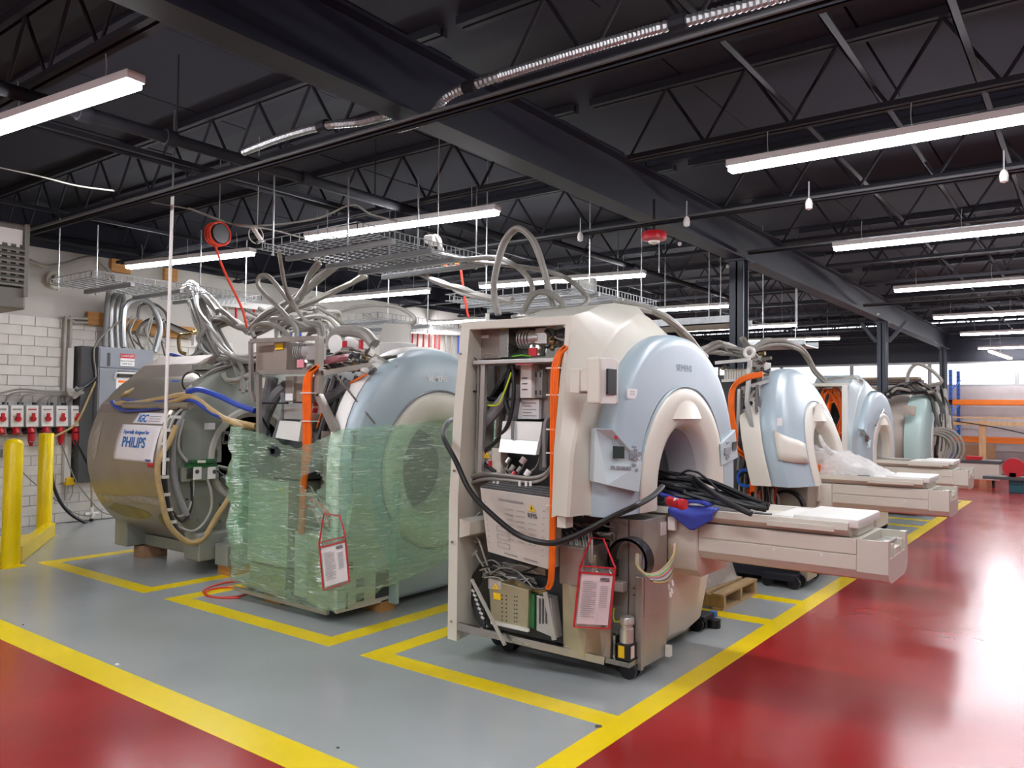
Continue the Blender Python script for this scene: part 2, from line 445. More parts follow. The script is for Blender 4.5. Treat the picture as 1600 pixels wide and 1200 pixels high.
def ibeam(m, x0, x1, y0, y1, z0, z1, t=.02):
    yc = (y0 + y1) / 2
    return m.bb((x0, y0, z0), (x1, y1, z0 + t)).bb((x0, y0, z1 - t), (x1, y1, z1)).bb((x0, yc - .012, z0 + t), (x1, yc + .012, z1 - t))
struct(ibeam(MB(), -5, 25, 3.30, 3.5, 3.39, 3.83).build('ceiling_beam', 'beam_paint', None, 0))
for k, x in enumerate((8.96, 16.66, 24.2)):
    c = MB().bb((x, 3.33, 0), (x + .018, 3.5, 3.39)).bb((x + .152, 3.33, 0), (x + .17, 3.5, 3.39)).bb((x, 3.405, 0), (x + .17, 3.425, 3.39))
    c = struct(c.build('support_column', 'column_paint', None, 0))
    MB().bb((x - .06, 3.28, 3.37), (x + .23, 3.54, 3.39)).build('cap_plate', 'column_paint', c, 0)
    if k == 1:
        MB().bar((x + .08, 3.3, 3.0), (x + .08, 2.98, 3.39), .06).build('knee_brace', 'column_paint', c, 0)
        MB().bar((x + .08, 3.53, 3.0), (x + .08, 3.8, 3.39), .06).build('knee_brace', 'column_paint', c, 0)
    if k == 2:
        for q in range(26): MB().bb((x - .004, 3.335, 2.0 + q * .05), (x, 3.35, 2.02 + q * .05)).build('slot', 'window_frame', c, 0)
# bridging angles along the room on the right of the beam
for y, z in ((1.74, 3.75), (1.18, 3.75), (.6, 3.75), (-.6, 3.75)):
    struct(MB().bb((.2, y - .022, z), (23.9, y + .022, z + .008)).bb((.2, y + .014, z), (23.9, y + .022, z + .045)).build('bridging_angle', 'black_steel', None, 0))
for y in (6.2, 8.9): struct(MB().bb((-3, y - .02, 3.63), (23.9, y + .02, 3.67)).build('bridging_angle', 'black_steel', None, 0))

# ------------------------------------------------------------------ ceiling services
def pipe(label, a, b, r, m, clamps=(), cl='black_steel'):
    a = Vector(a); b = Vector(b)
    t = thing('sprinkler_pipe', label, 'pipe', (a + b) / 2)
    MB().cyl(a, b, r, n=12).build('pipe_run', m, t)
    d = (b - a).normalized()
    for c in clamps:
        p = a + d * c
        MB().cyl(p - d * .04, p + d * .04, r * 1.35, n=12).build('coupling', cl, t)
    return t
t = pipe('long dark sprinkler pipe running over the wrapped scanner', (-1, 5.35, 3.52), (7.2, 5.35, 3.52), .045, 'black_steel', (1.8, 3.4, 4.0, 5.2, 6.6))
for x in (3.05, 5.0): MB().cyl((x, 5.35, 3.55), (x, 5.35, 4.15), .006, n=5).build('hanger_rod', 'black_steel', t)
pipe('thin dark conduit running beside the sprinkler pipe', (.5, 6.55, 3.72), (6.0, 6.55, 3.72), .025, 'black_steel')
pipe('thin dark pipe running over the tall open scanner', (7.3, 4.95, 3.5), (13.5, 4.95, 3.5), .035, 'black_steel', (.8, 2.0, 3.9))
# flexible conduit along the second joist
x = 3.45
pts = wx(3.45, (380, 238), (440, 215), (505, 197), (560, 191), (620, 179)) + [Vector((3.45, 3.55, 3.352)), Vector((3.45, 3.25, 3.352))] + wx(3.45, (700, 150), (760, 126), (850, 97), (1000, 52), (1100, 26), (1200, 0), (1320, -35))
sp = spline(pts, 20)
t = thing('flexible_conduit', 'silver corrugated conduit snaking along the black joist near the camera', 'conduit', (x, 4, 3.6))
m = MB(); L = 0; nxt = 0
rr = lambda q: .026 if int(q * 700) % 2 else .021
dense = []
for i in range(len(sp) - 1):
    n = max(1, int((sp[i + 1] - sp[i]).length / .009))
    for k in range(n): dense.append(sp[i].lerp(sp[i + 1], k / n))
N = len(dense); m.tube(dense, lambda q: .030 if round(q * (N - 1)) % 2 else .023, 8, 1)
m.build('corrugated_hose', 'galvanised', t)
for uu, vv in ((505, 197), (735, 136), (1060, 36)): yy = P(uu, vv, x=x); MB().cyl(yy - Vector((0, .04, 0)), yy + Vector((0, .04, 0)), .04, n=10).build('connector', 'black_steel', t)
def strut(label, x, y0, y1, z, clips=()):
    t = thing('strut_rail', label, 'rail', (x, (y0 + y1) / 2, z))
    MB().bb((x - .02, y0, z), (x + .02, y1, z + .006)).bb((x - .02, y0, z), (x - .016, y1, z + .04)).bb((x + .016, y0, z), (x + .02, y1, z + .04)).build('channel', 'black_steel', t, 0)
    MB().cyl((x - .05, y0, z + .03), (x - .05, y1, z + .03), .012, n=8).build('conduit_run', 'dark_enamel', t)
    for c in clips:
        MB().lathe([(.006, -.05), (.026, -.04), (.03, 0), (.022, .03), (.008, .045)], (x - .06, c, z - .02), 10).build('clip', 'white_plastic', t)
        MB().cyl((x - .06, c, z), (x - .06, c, z + .16), .006, n=5).build('threaded_rod', 'galvanised', t)
    return t
strut('black strut rail with conduit hanging under the second joist', 3.38, -1, 9.8, 3.29, ())
strut('black conduit rail with white clips crossing above the tall open scanner', 6.48, -3.5, 9.5, 3.29, (4.0, 2.9, 1.85, .52))
strut('dark conduit rail behind the second long right hand light', 9.05, -3.5, 3.3, 3.45, ())
strut('dark conduit rail far back over the third row of lights', 14.7, -3.5, 3.3, 3.46, ())
# strip lights
def strip(a, b, label, wires=(.12, .5, .88), group=None, up=.2):
    a = Vector(a); b = Vector(b); d = (b - a).normalized(); c = (a + b) / 2
    t = thing('strip_light', label, 'light', c + Vector((0, 0, -.05)), group)
    s = Vector((-d.y, d.x, 0)) * .055
    u = Vector((0, 0, 1))
    MB().slab([a - s, a + s, b + s, b - s], (0, 0, .05)).build('housing', 'lamp_housing', t, 0, bevel=.004)
    e = d * .012; s2 = s * .82
    MB().slab([a + e - s2 - u * .035, a + e + s2 - u * .035, b - e + s2 - u * .035, b - e - s2 - u * .035], (0, 0, .035)).build('diffuser', 'lamp_diffuser', t, 0, bevel=.008)
    for k in wires:
        p = a.lerp(b, k) + u * .05
        MB().tube([p, p + Vector((.012, .01, .5 * up)), p + Vector((-.006, 0, up))], .0035, 5, 3).build('hanger_wire', 'cable_light', t)
    return t
ZL = 3.37
def lp(u, v): return P(u, v, z=ZL)
def L2(a, l=2.42, yaw=0.): a = Vector(a); return a + Vector((yaw, l, 0))
strip(lp(778, 329), lp(480, 371), 'white strip light directly over the wire tray above the wrapped scanner')
strip(lp(395, 394), lp(200, 416), 'white strip light near the painted brick wall by the hanging reel')
strip(lp(1008, 428), lp(750, 447), 'white strip light just behind the tall grey hose loop')
p = lp(670, 454); strip(p, L2(p, 2.42, -.24), 'white strip light behind the wire tray, near the left wall pipes', up=.74)
p = lp(1138, 477); strip(p, L2(p, 2.42, -.15), 'white strip light ending at the near black column')
p = lp(1245, 507); strip(p, L2(p, 2.42, -.1), 'white strip light just right of the near black column, upper one', up=.74)
strip(lp(1312, 528), lp(1165, 533), 'lowest white strip light over the second pale blue scanner', up=.74)
p = lp(1138, 263); strip(p, L2(p, -2.42, .03), 'largest white strip light at upper right of the view')
p = lp(1302, 387); strip(p, L2(p, -2.42, .03), 'second long white strip light down the right aisle')
p = lp(1397, 453); strip(p, L2(p, -2.42), 'third long white strip light down the right aisle')
p = lp(1458, 496); strip(p, L2(p, -2.42), 'fourth long white strip light down the right aisle')
p = lp(1500, 522); strip(p, L2(p, -2.42), 'fifth long white strip light down the right aisle')
p = lp(1528, 544); strip(p, L2(p, -2.42), 'farthest white strip light down the right aisle')
p = lp(213, 126); strip(p, L2(p, 2.42, -.25), 'nearest white strip light at upper left of the view')
p = lp(760, 499); strip(p, L2(p, 2.42, -.2), 'far white strip light peeking out left of the tall open scanner')
p = P(1546, 548, x=22.0); strip(p, p + Vector((.5, -.4, -.16)), 'short tilted white lamp hanging before the far window', (.5,), up=1.25)
for q in ((2.05, 1.9), (-1.2, 1.9), (-1.2, 6.4), (-4, 4.2), (3.2, -2.6), (9.8, -2.6), (16.4, -2.6), (22, -2.6)):  # unseen fixtures repeating the ceiling grid, added to light the room
    strip((q[0], q[1], ZL), (q[0], q[1] - 2.42, ZL), 'unseen white strip light added outside the view to light the aisle', (.12, .88), 'strip lights added outside the view')
# smoke alarm beacon, camera domes, reel
t = thing('fire_alarm', 'round red fire alarm hanging under the black beam', 'alarm', P(1022, 371, y=3.25))
c = P(1022, 371, y=3.25)
MB().lathe([(.02, .05), (.10, .05), (.115, .02), (.11, -.02), (.06, -.035), (.01, -.035)], c, 20).build('body', 'red_plastic', t)
MB().lathe([(.055, -.033), (.05, -.05), (.02, -.062), (.005, -.063)], c, 14).build('lens', 'white_plastic', t)
MB().cyl(c + Vector((0, 0, .05)), c + Vector((0, 0, .35)), .012, n=8).build('stem', 'black_steel', t)
for (u, v, y) in ((1062, 381, 3.4), (1137, 416, 3.3), (1372, 491, 3.3)):
    c = P(u, v, z=3.372)
    tag(MB().ball(c, .022).build('beam_fitting', 'white_plastic'), {1062: 'small white cap under the beam right of the red alarm', 1137: 'small white cap at the top of the near column', 1372: 'small white cap at the top of the middle column'}[u], 'fitting')

# ------------------------------------------------------------------ scanners: front covers
def arch(xc, hw, za, z0, zb, y, ex=2.15, ns=5, na=28, lean=0.):
    pts = []
    for i in range(ns): pts.append(Vector((xc - hw - lean * (1 - i / ns), y, zb + (z0 - zb) * i / ns)))
    for i in range(na + 1):
        t = PI - PI * i / na; c, s_ = math.cos(t), math.sin(t)
        pts.append(Vector((xc + math.copysign(abs(c) ** (2 / ex), c) * hw, y, z0 + (za - z0) * max(0, s_) ** (2 / ex))))
    for i in range(ns - 1, -1, -1): pts.append(Vector((xc + hw + lean * (1 - i / ns), y, zb + (z0 - zb) * i / ns)))
    return pts
def front_unit(root, xc, y0, k=1., shell='blue_plastic', rim='cream_plastic', zb=.98, band=.13, tilt=0., w=1., bow=0.):
    """k scales heights about z=1.1, w scales widths; tilt moves the upper part back"""
    def A(hw, za, y, ex=2.15, z0=1.1):
        r = arch(xc, hw * w, 1.1 + (za - 1.1) * k, z0, zb, y0 + y, ex)
        for p in r: p.y += tilt * (p.z - 1.1)
        return r
    MB().loft([A(.95, 2.09, band + .06), A(.97, 2.11, band), A(.972, 2.11, band * .55), A(.96, 2.097, .03 + bow * .6), A(.935, 2.07, .01 + bow * .52), A(.9, 2.03, .003 + bow * .4), A(.78, 1.9, -.006 + bow * .15), A(.665, 1.765, -.014), A(.655, 1.755, .03)]).build('front_shell', shell, root, 60)
    MB().loft([A(.668, 1.768, -.012, 2), A(.66, 1.76, -.024, 2), A(.652, 1.752, -.012, 2)]).build('rim_seam', 'pale_ink', root)
    o = MB().loft([A(.652, 1.752, .03, 2), A(.65, 1.75, -.018, 2), A(.635, 1.735, -.03, 2), A(.58, 1.68, -.034, 2), A(.46, 1.56, -.03, 2), A(.42, 1.52, -.018, 2), A(.395, 1.495, .015, 2), A(.378, 1.478, .07, 2)]).build('bore_rim', rim, root, 60)
    MB().loft([A(.375, 1.475, .07, 2), A(.345, 1.445, .16, 2), A(.33, 1.43, .3, 2), A(.33, 1.43, 1.15, 2)]).loft([A(.33, 1.43, 1.15, 2), A(.02, 1.12, 1.15, 2)]).build('bore_tube', 'bore_grey', root, 60)
    # brow over the bore with a flat underside
    zt = 1.1 + (1.545 - 1.1) * k; yy = y0 - .03 + tilt * .42
    rows = []
    for j in range(7):
        q = j / 6; rows.append([Vector((xc + (.25 - .13 * q) * t * w, yy + .006 - .05 * (1 - q) ** 1.6 * max(0, 1 - t * t), zt + .19 * k * q)) for t in [-1 + i / 7 for i in range(15)]])
    rows.insert(0, [Vector((p_.x, yy + .05, zt - .012)) for p_ in rows[0]])
    MB().loft(rows).build('brow', rim, root, 40)
    return A
def caster(root, x, y, r=.055):
    m = MB()
    for s in (-.03, .03): m.cyl((x - .012 + s, y, r), (x + .012 + s, y, r), r, n=14)
    m.build('caster', 'black_rubber', root)
def table(root, xc, y_head, y_end, k=0., tray=True, detail=True):
    """patient table: head block, beam with side grooves, tray, notched end; k moves it up"""
    x0, x1 = xc - .26, xc + .28
    def prof(a, b, lo, hi): return [(a, hi), (a, lo + .06), (a + .03, lo + .02), (a + .1, lo), (b - .1, lo), (b - .03, lo + .02), (b, lo + .06), (b, hi)]
    t = MB().prism(prof(x0 + .008, x1 - .008, .66 + k, .9 + k), 'y', y_end + .14, y_head).build('beam', 'table_plastic', root, 30)
    for s, xx in ((1, x0), (-1, x1)):
        MB().bb((xx, y_end + .162, .812 + k), (xx + s * .02, y_head - .005, .9 + k)).build('side_panel', 'table_plastic', t, 0, bevel=.004)
        MB().bb((xx, y_end + .162, .725 + k), (xx + s * .02, y_head - .005, .806 + k)).build('side_panel', 'table_plastic', t, 0, bevel=.004)
    hb = [(x0 - .02, .9), (x0 - .02, .66), (x0, .6), (x0 + .07, .55), (x1 - .07, .55), (x1, .6), (x1 + .02, .66), (x1 + .02, .9)]
    MB().prism([(a, b + k) for a, b in hb], 'y', y_head, y_head + .2).build('head_block', 'table_plastic', root, 30, bevel=.008)
    e = MB().prism(prof(x0, x1, .66 + k, .80 + k), 'y', y_end, y_end + .16)
    e.bb((x0 + .002, y_end + .031, .795 + k), (x0 + .022, y_end + .158, .897 + k)).bb((x1 - .022, y_end + .031, .795 + k), (x1 - .002, y_end + .158, .897 + k)).bb((x0 + .13, y_end + .002, .795 + k), (x0 + .16, y_end + .03, .87 + k)).bb((x1 - .16, y_end + .002, .795 + k), (x1 - .13, y_end + .03, .87 + k))
    e.bb((x0 + .001, y_end + .001, .796 + k), (x0 + .07, y_end + .031, .9 + k)).bb((x1 - .07, y_end + .001, .796 + k), (x1 - .001, y_end + .031, .9 + k)).bb((x0 + .2, y_end + .003, .797 + k), (x1 - .2, y_end + .03, .84 + k))
    e.build('end_cap', 'table_plastic', root, 30)
    MB().bb((x0 + .1, y_end + .035, .85 + k), (x1 - .1, y_end + .1, .87 + k)).build('end_bracket', 'steel', root, 0, label='metal bracket')
    if tray:
        yt = y_end + .15
        m = MB().prism([(x0 - .03, .985 + k), (x0 - .035, .945 + k), (x0 + .02, .905 + k), (x1 - .02, .905 + k), (x1 + .035, .945 + k), (x1 + .03, .985 + k), (x1 - .01, .985 + k), (x1 - .03, .955 + k), (x0 + .03, .955 + k), (x0 + .01, .985 + k)], 'y', yt + .05, y_head + .75)
        m.build('tray', 'table_plastic', root, 30)
        MB().bb((x0 + .0, yt, .955 + k), (x1 - .0, yt + .36, 1.005 + k)).bb((x0 + .0, yt + .36, .955 + k), (x1 - .1, yt + .48, .995 + k)).build('head_plate', 'white_plastic', root, 30, bevel=.012)
        MB().bb((x0 + .08, yt + .02, .9 + k), (x1 - .08, yt + .1, .955 + k)).build('tray_foot', 'table_plastic', root, 0, bevel=.01)
        MB().bb((x0 - .042, yt + .12, .93 + k), (x0 - .03, yt + .5, .962 + k)).build('latch_strip', 'table_plastic', root, 0, bevel=.003)
        MB().bb((x0 + .01, yt + .50, .98 + k), (x0 + .06, yt + .6, .992 + k)).build('latch', 'dark_enamel', root, 0, bevel=.003)
    for q in (.35, .62): MB().cyl((x0 - .003, y_end + q, .79 + k), (x0, y_end + q, .79 + k), .008, n=8).build('screw_cap', 'white_plastic', t)

# ------------------------------------------------------------------ the tall open scanner (front, bay 1)
XC, Y0 = 4.92, 2.24
m1 = thing('mri_scanner', 'tall open scanner with beige side frame, exposed electronics and red document holder', 'scanner', (XC, 2.8, 0), 'scanners with pale blue fronts')
A = front_unit(m1, XC, Y0)
# beige cover: from the side frame edge over the hump to the dome edge
nA = 5 + 29 + 5
def resample(poly, n):
    poly = [Vector(p) for p in poly]; L = [0]
    for a, b in zip(poly, poly[1:]): L.append(L[-1] + (b - a).length)
    out = []
    for i in range(n):
        d = L[-1] * i / (n - 1); j = 0
        while j < len(L) - 2 and L[j + 1] < d: j += 1
        q = (d - L[j]) / max(1e-9, L[j + 1] - L[j]); out.append(poly[j].lerp(poly[j + 1], min(1, q)))
    return out
def beige_cover(root, ox=0., oy=0., k=1., m='beige_plastic', low=.99, kx=1., ky=1.):
    def T(p):
        p = Vector(p); return Vector((XC + (p.x - XC) * kx + ox, Y0 + (p.y - Y0) * ky + oy, 1.1 + (p.z - 1.1) * k if p.z > 1.1 else p.z))
    edge = [(3.79, 2.5, low), (3.81, 2.5, 1.4), (3.85, 2.49, 1.8), (3.90, 2.485, 2.10), (3.93, 2.485, 2.16), (4.1, 2.5, 2.2), (4.45, 2.6, 2.29), (4.8, 2.7, 2.345), (5.17, 2.72, 2.365), (5.19, 2.70, 2.25), (5.24, 2.62, 2.06), (5.6, 2.55, 1.85), (5.8, 2.5, 1.6), (5.88, 2.5, low)]
    def sub(L, q=6): return [L[i].lerp(L[i + 1], j / q) for i in range(len(L) - 1) for j in range(q)] + [L[-1]]
    ringE = sub([T(p) for p in edge])
    back = [Vector((p.x + (.03 if p.x < XC + ox else -.03) * (1 if p.z < 1.1 + k else 0), p.y + (.06 if p.z < 1.1 + 1.05 * k else .45), p.z - (.02 if p.z < 1.1 + 1.05 * k else 0))) for p in ringE]
    archl = sub([T(p) for p in [(3.76, 2.42, low), (3.80, 2.42, 1.36), (3.9, 2.42, 1.64), (4.10, 2.42, 1.925), (4.17, 2.42, 2.0), (4.32, 2.42, 2.115), (4.5, 2.43, 2.185), (4.75, 2.5, 2.25), (4.98, 2.56, 2.27), (5.04, 2.5, 2.12), (5.2, 2.44, 2.0), (5.5, 2.42, 1.85), (5.75, 2.42, 1.6), (5.85, 2.42, low)]])
    domeE = resample([T(p) for p in arch(XC, .965, 2.09, 1.1, low, Y0 + .13)], len(ringE))
    archi = [a.lerp(b, .1) + Vector((0, -.008, 0)) for a, b in zip(archl, domeE)]
    MB().loft([back, ringE, [a.lerp(b, .5) for a, b in zip(ringE, archl)], archl]).build('side_cover', m, root, 25)
    MB().loft([archl, archi, [a.lerp(b, .55) + Vector((0, .012, 0)) for a, b in zip(archi, domeE)], domeE]).build('inner_cover', m, root, 25)
beige_cover(m1)
# beige side frame with its rear cover
def sframe(root, x0, dx, ya, yb, m):
    pts_o = [(dx - .09, .13), (dx - .095, 1.0), (dx - .06, 1.6), (dx, 2.12)]
    M_ = MB()
    r0 = []; r1 = []
    for x, z in pts_o:
        r0.append([Vector((x, yb - .075, z)), Vector((x, yb, z)), Vector((x + .06, yb + .03, z)), Vector((x + .45, yb + .04, z)), Vector((x + .45, yb + .015, z)), Vector((x + .035, yb - .07, z))])
    M_.loft(r0, closed=True, cap0=True, cap1=True).build('rear_post', m, root, 30)
    MB().slab([(dx - .0, ya, 2.10), (dx - .0, yb - .0, 2.11), (dx, yb, 2.165), (dx, ya, 2.155)], (.035, 0, 0)).build('top_rail', m, root, 0, bevel=.005)
    MB().bb((dx + .03, ya, 2.14), (dx + .55, yb + .04, 2.155)).build('top_cover', m, root, 0, bevel=.004)
    MB().slab([(dx - .095, ya - .0, .99), (dx - .095, ya + .045, .99), (dx, ya + .045, 2.12), (dx, ya, 2.12)], (.03, 0, 0)).build('front_post', m, root, 0, bevel=.005)
sframe(m1, 0, 3.9, 2.485, 3.34, 'beige_plastic')
MB().bb((4.3, 3.33, .15), (5.9, 3.36, 2.14)).build('rear_cover', 'beige_plastic', m1, 0, bevel=.01)
for z in (.25, .75, 1.2, 1.95): MB().cyl((3.80 + max(0, z - 1) * .06, 3.30, z), (3.79 + max(0, z - 1) * .06, 3.30, z), .008, n=8).build('bolt', 'steel', m1)
MB().slab([(3.805, 3.25, .9), (3.805, 3.25, .78), (3.85, 3.2, .8), (3.85, 3.2, .88)], (.25, 0, 0)).build('frame_gusset', 'beige_plastic', m1, 0)
# magnet behind the electronics
MB().lathe([(.3, 2.5), (.76, 2.5), (.8, 2.53), (.8, 3.25), (.76, 3.28), (.3, 3.28)], (5.02, 0, 1.1), 40, 'y').build('magnet', 'dark_enamel', m1, 30)
MB().bb((4.45, 2.56, .16), (5.75, 3.26, .35)).build('magnet_cradle', 'dark_enamel', m1, 0)
# bottom frame rails and casters
m = MB().bar(P(716, 978, x=3.82), P(945, 1032, x=4.05), .028, .045).bar(P(740, 986, x=3.87), (4.3, 3.22, .11), .03).bar(P(845, 1012, x=3.95), (4.4, 2.7, .12), .03)
m.build('floor_rail', 'steel', m1, 0)
m = MB().bb((4.2, 2.5, .08), (4.26, 3.3, .16)).bb((5.5, 2.4, .08), (5.56, 3.3, .16)).bb((4.2, 3.2, .08), (5.56, 3.26, .16)).build('base_frame', 'black_steel', m1, 0)
for x, y in ((4.29, 3.28), (4.22, 3.14), (4.24, 2.26), (4.31, 2.33), (4.6, 2.75), (5.45, 2.36), (5.56, 2.42)): caster(m1, x, y)
for x, y in ((4.27, 2.30), (4.28, 3.2)): MB().bb((x - .07, y - .08, .06), (x + .07, y + .08, .13)).build('caster_bracket', 'black_steel', m1, 0, bevel=.01)
MB().bb((5.42, 2.3, .07), (5.62, 2.5, .11)).build('caster_bracket', 'black_steel', m1, 0, bevel=.01)
# upper shelf compartment
X = 4.0
sh = P(750, 563, x=X)
MB().bb((3.93, 2.55, 1.885), (4.5, 3.26, 1.91)).build('shelf', 'aluminium', m1, 0, bevel=.003)
px_box(745, 512, 782, 560, 4.06, .3).build('filter_box', 'taupe_enamel', m1, 0, bevel=.006)
px_box(780, 507, 794, 558, 4.03, .25).build('flange_plate', 'steel', m1, 0, bevel=.003)
px_box(781, 505, 790, 514, 4.02, .006).build('warning_label', 'yellow_label', m1, 0, label='yellow warning label')
px_box(752, 524, 763, 528, 4.055, .004).build('type_label', 'paper', m1, 0, label='white label strip')
c = P(793, 530, x=4.22)
MB().cyl(c, c + Vector((0, -.11, 0)), .105, n=22).build('blower', 'steel', m1, 40)
c = P(815, 530, x=4.08)
m = MB()
for i in range(7): m.cyl(c + Vector((0, -.012 * i, 0)), c + Vector((0, -.012 * i - .007, 0)), .062 if i % 2 == 0 else .055, n=18)
m.build('cooling_fins', 'aluminium', m1, 40)
MB().cyl(c + Vector((0, -.085, 0)), c + Vector((0, -.16, 0)), .056, n=18).build('motor', 'aluminium', m1, 40)
px_box(836, 513, 854, 537, 4.03, .09).build('terminal_box', 'aluminium', m1, 0, bevel=.006)
c = P(839, 548, x=4.07)
MB().lathe([(.055, -.035), (.06, -.02), (.06, .03), (.05, .045), (.02, .045)], c, 18).build('vacuum_can', 'steel', m1, 40)
px_box(826, 544, 838, 556, 4.0, .012).build('red_label', 'red_plastic', m1, 0, label='red square label')
m = MB()
for k in range(14):
    a = P(random.uniform(800, 812), random.uniform(510, 552), x=4.16); b = P(random.uniform(850, 885), random.uniform(505, 545), x=4.14)
    mm = a.lerp(b, .5) + Vector((random.uniform(-.1, .05), 0, random.uniform(-.06, .08))); m.tube([a, mm, b], random.uniform(.005, .011), 5, 5)
m.build('hoses', 'cable_dark', m1)['kind'] = 'stuff'
for k in range(9):
    u, v = random.uniform(856, 884), random.uniform(508, 545); p = P(u, v, x=4.02 + random.uniform(0, .08))
    MB().cyl(p, p + Vector((random.uniform(-.02, .02), random.uniform(-.06, .06), random.uniform(-.03, .04))), random.uniform(.012, .024), n=10).build('valve_fitting', random.choice(['steel', 'brass', 'dark_enamel']), m1)
c = P(800, 490, x=4.0)
MB().lathe([(.02, 0), (.1, 0), (.1, .012), (.085, .018), (.085, .03), (.098, .036), (.098, .05), (.02, .05)], (4.15, c.y, 2.158), 22).build('top_flange', 'steel', m1, 30)
MB().cyl((4.0, 3.2, 2.15), (4.0, 3.2, 2.22), .014, n=10).build('vent_stub', 'white_plastic', m1)
for v in (600, 640): pass
# posts and hoses left part
MB().bar(P(757, 566, x=3.98), P(751, 742, x=3.98), .035, .03).build('inner_post', 'aluminium', m1, 0)
MB().bar(P(748, 570, x=3.97), P(745, 742, x=3.97), .012).build('grey_conduit', 'cable_grey', m1, 0)
MB().tube(wx(4.05, (752, 600), (742, 650), (728, 700), (717, 760), (716, 830)), .045, 10).build('hose', 'grey_hose', m1)
MB().tube(wx(4.06, (792, 618), (765, 652), (740, 680), (722, 712), (712, 745)), .04, 10).build('hose', 'grey_hose', m1)
MB().tube(wx(4.08, (806, 600), (800, 650), (790, 690)), .04, 10).build('hose', 'grey_foam', m1)
MB().cyl(P(719, 742, x=4.02), P(723, 905, x=4.02), .04, n=14).build('drain_pipe', 'grey_hose', m1)
MB().tube(wx(4.08, (712, 745), (722, 800), (735, 838), (748, 850)), .04, 10).build('hose', 'grey_hose', m1)
MB().tube(wx(4.0, (800, 560), (803, 612), (795, 660), (775, 690), (757, 705), (755, 722), (775, 738)), .014, 8).build('harness', 'black_rubber', m1)
MB().tube(wx(4.04, (799, 560), (790, 620), (797, 648)), .018, 8).build('harness', 'black_rubber', m1)
MB().tube(wx(3.99, (799, 582), (788, 612), (778, 632), (762, 633)), .006, 6).build('ground_wire', 'lime_cable', m1)
MB().tube(wx(3.96, (800, 557), (815, 555), (830, 557)), .005, 6).build('ground_wire', 'green_cable', m1)
MB().bar(P(758, 622, x=4.04), P(805, 624, x=4.04), .015).build('cross_bar', 'black_steel', m1, 0)
MB().bar(P(803, 577, x=4.1), P(770, 626, x=4.1), .1, .02).build('duct_panel', 'black_plastic', m1, 0)
for pts, r, mt in (([(750, 562), (762, 552), (775, 556)], .006, 'cable_grey'), ([(724, 655), (728, 605), (735, 560), (748, 566)], .006, 'cable_dark'), ([(722, 590), (726, 608), (745, 612)], .007, 'black_rubber')):
    MB().tube(wx(3.97, *pts), r, 6).build('thin_cable', mt, m1)
# column of boxes in the middle
px_box(803, 568, 866, 655, 4.16, .12).build('supply_housing', 'brushed_steel', m1, 0, bevel=.004)
px_box(813, 568, 830, 622, 4.06, .1).build('relay_box', 'white_plastic', m1, 0, bevel=.004)
px_box(831, 577, 847, 622, 4.1, .06).build('slot_plate', 'steel', m1, 0, bevel=.003)
for (u, v, a, b) in ((836, 582, 838, 589), (836, 610, 838, 617), (843, 582, 845, 589), (843, 610, 845, 617)): px_box(u, v, a, b, 4.096, .006).build('slot', 'dark_enamel', m1, 0)
px_box(803, 628, 813, 655, 4.1, .06).build('fuse_box', 'white_plastic', m1, 0, bevel=.003)
px_box(814, 624, 842, 655, 4.12, .03).build('data_plate', 'paper', m1, 0)
for i in range(5): px_box(817, 629 + i * 5, 838 - (i % 2) * 8, 630.5 + i * 5, 4.119, .002).build('print_line', 'grey_ink', m1, 0)
for i in range(3): px_box(815.5, 590 + i * 9, 824, 591.5 + i * 9, 4.059, .002).build('print_line', 'ink', m1, 0)
px_box(806, 562, 832, 570, 3.96, .01).build('pink_tape', 'pink_plastic', m1, 0)
m = MB()
px_box(803, 656, 870, 745, 4.25, .05, m); m.build('back_panel', 'dark_enamel', m1, 0)
px_box(768, 700, 782, 742, 4.0, .08).build('module', 'beige_plastic', m1, 0, bevel=.004)
px_box(739, 702, 767, 738, 4.02, .08).build('module', 'white_plastic', m1, 0, bevel=.004)
px_box(763, 720, 768, 729, 3.99, .004).build('red_label', 'red_plastic', m1, 0)
def warn(root, u, v, sz, x, nx=-1):
    a = P(u, v - sz, x=x); b = P(u - sz * .95, v + sz * .6, x=x); c = P(u + sz * .95, v + sz * .6, x=x)
    MB().slab([a, b, c], (-.002, 0, 0)).build('warning_sign', 'yellow_label', root, 0, label='yellow warning triangle')
    g = (a + b + c) / 3
    h = (a.z - b.z)
    MB().slab([g + Vector((-.003, .004, h * .38)), g + Vector((-.003, -h * .08, h * .03)), g + Vector((-.003, .004, h * .06)), g + Vector((-.003, -.002, -h * .22)), g + Vector((-.003, h * .09, h * .0)), g + Vector((-.003, .0, h * .0))], (-.001, 0, 0)).build('bolt_mark', 'ink', root, 0)
warn(m1, 761, 712, 6, 3.998)
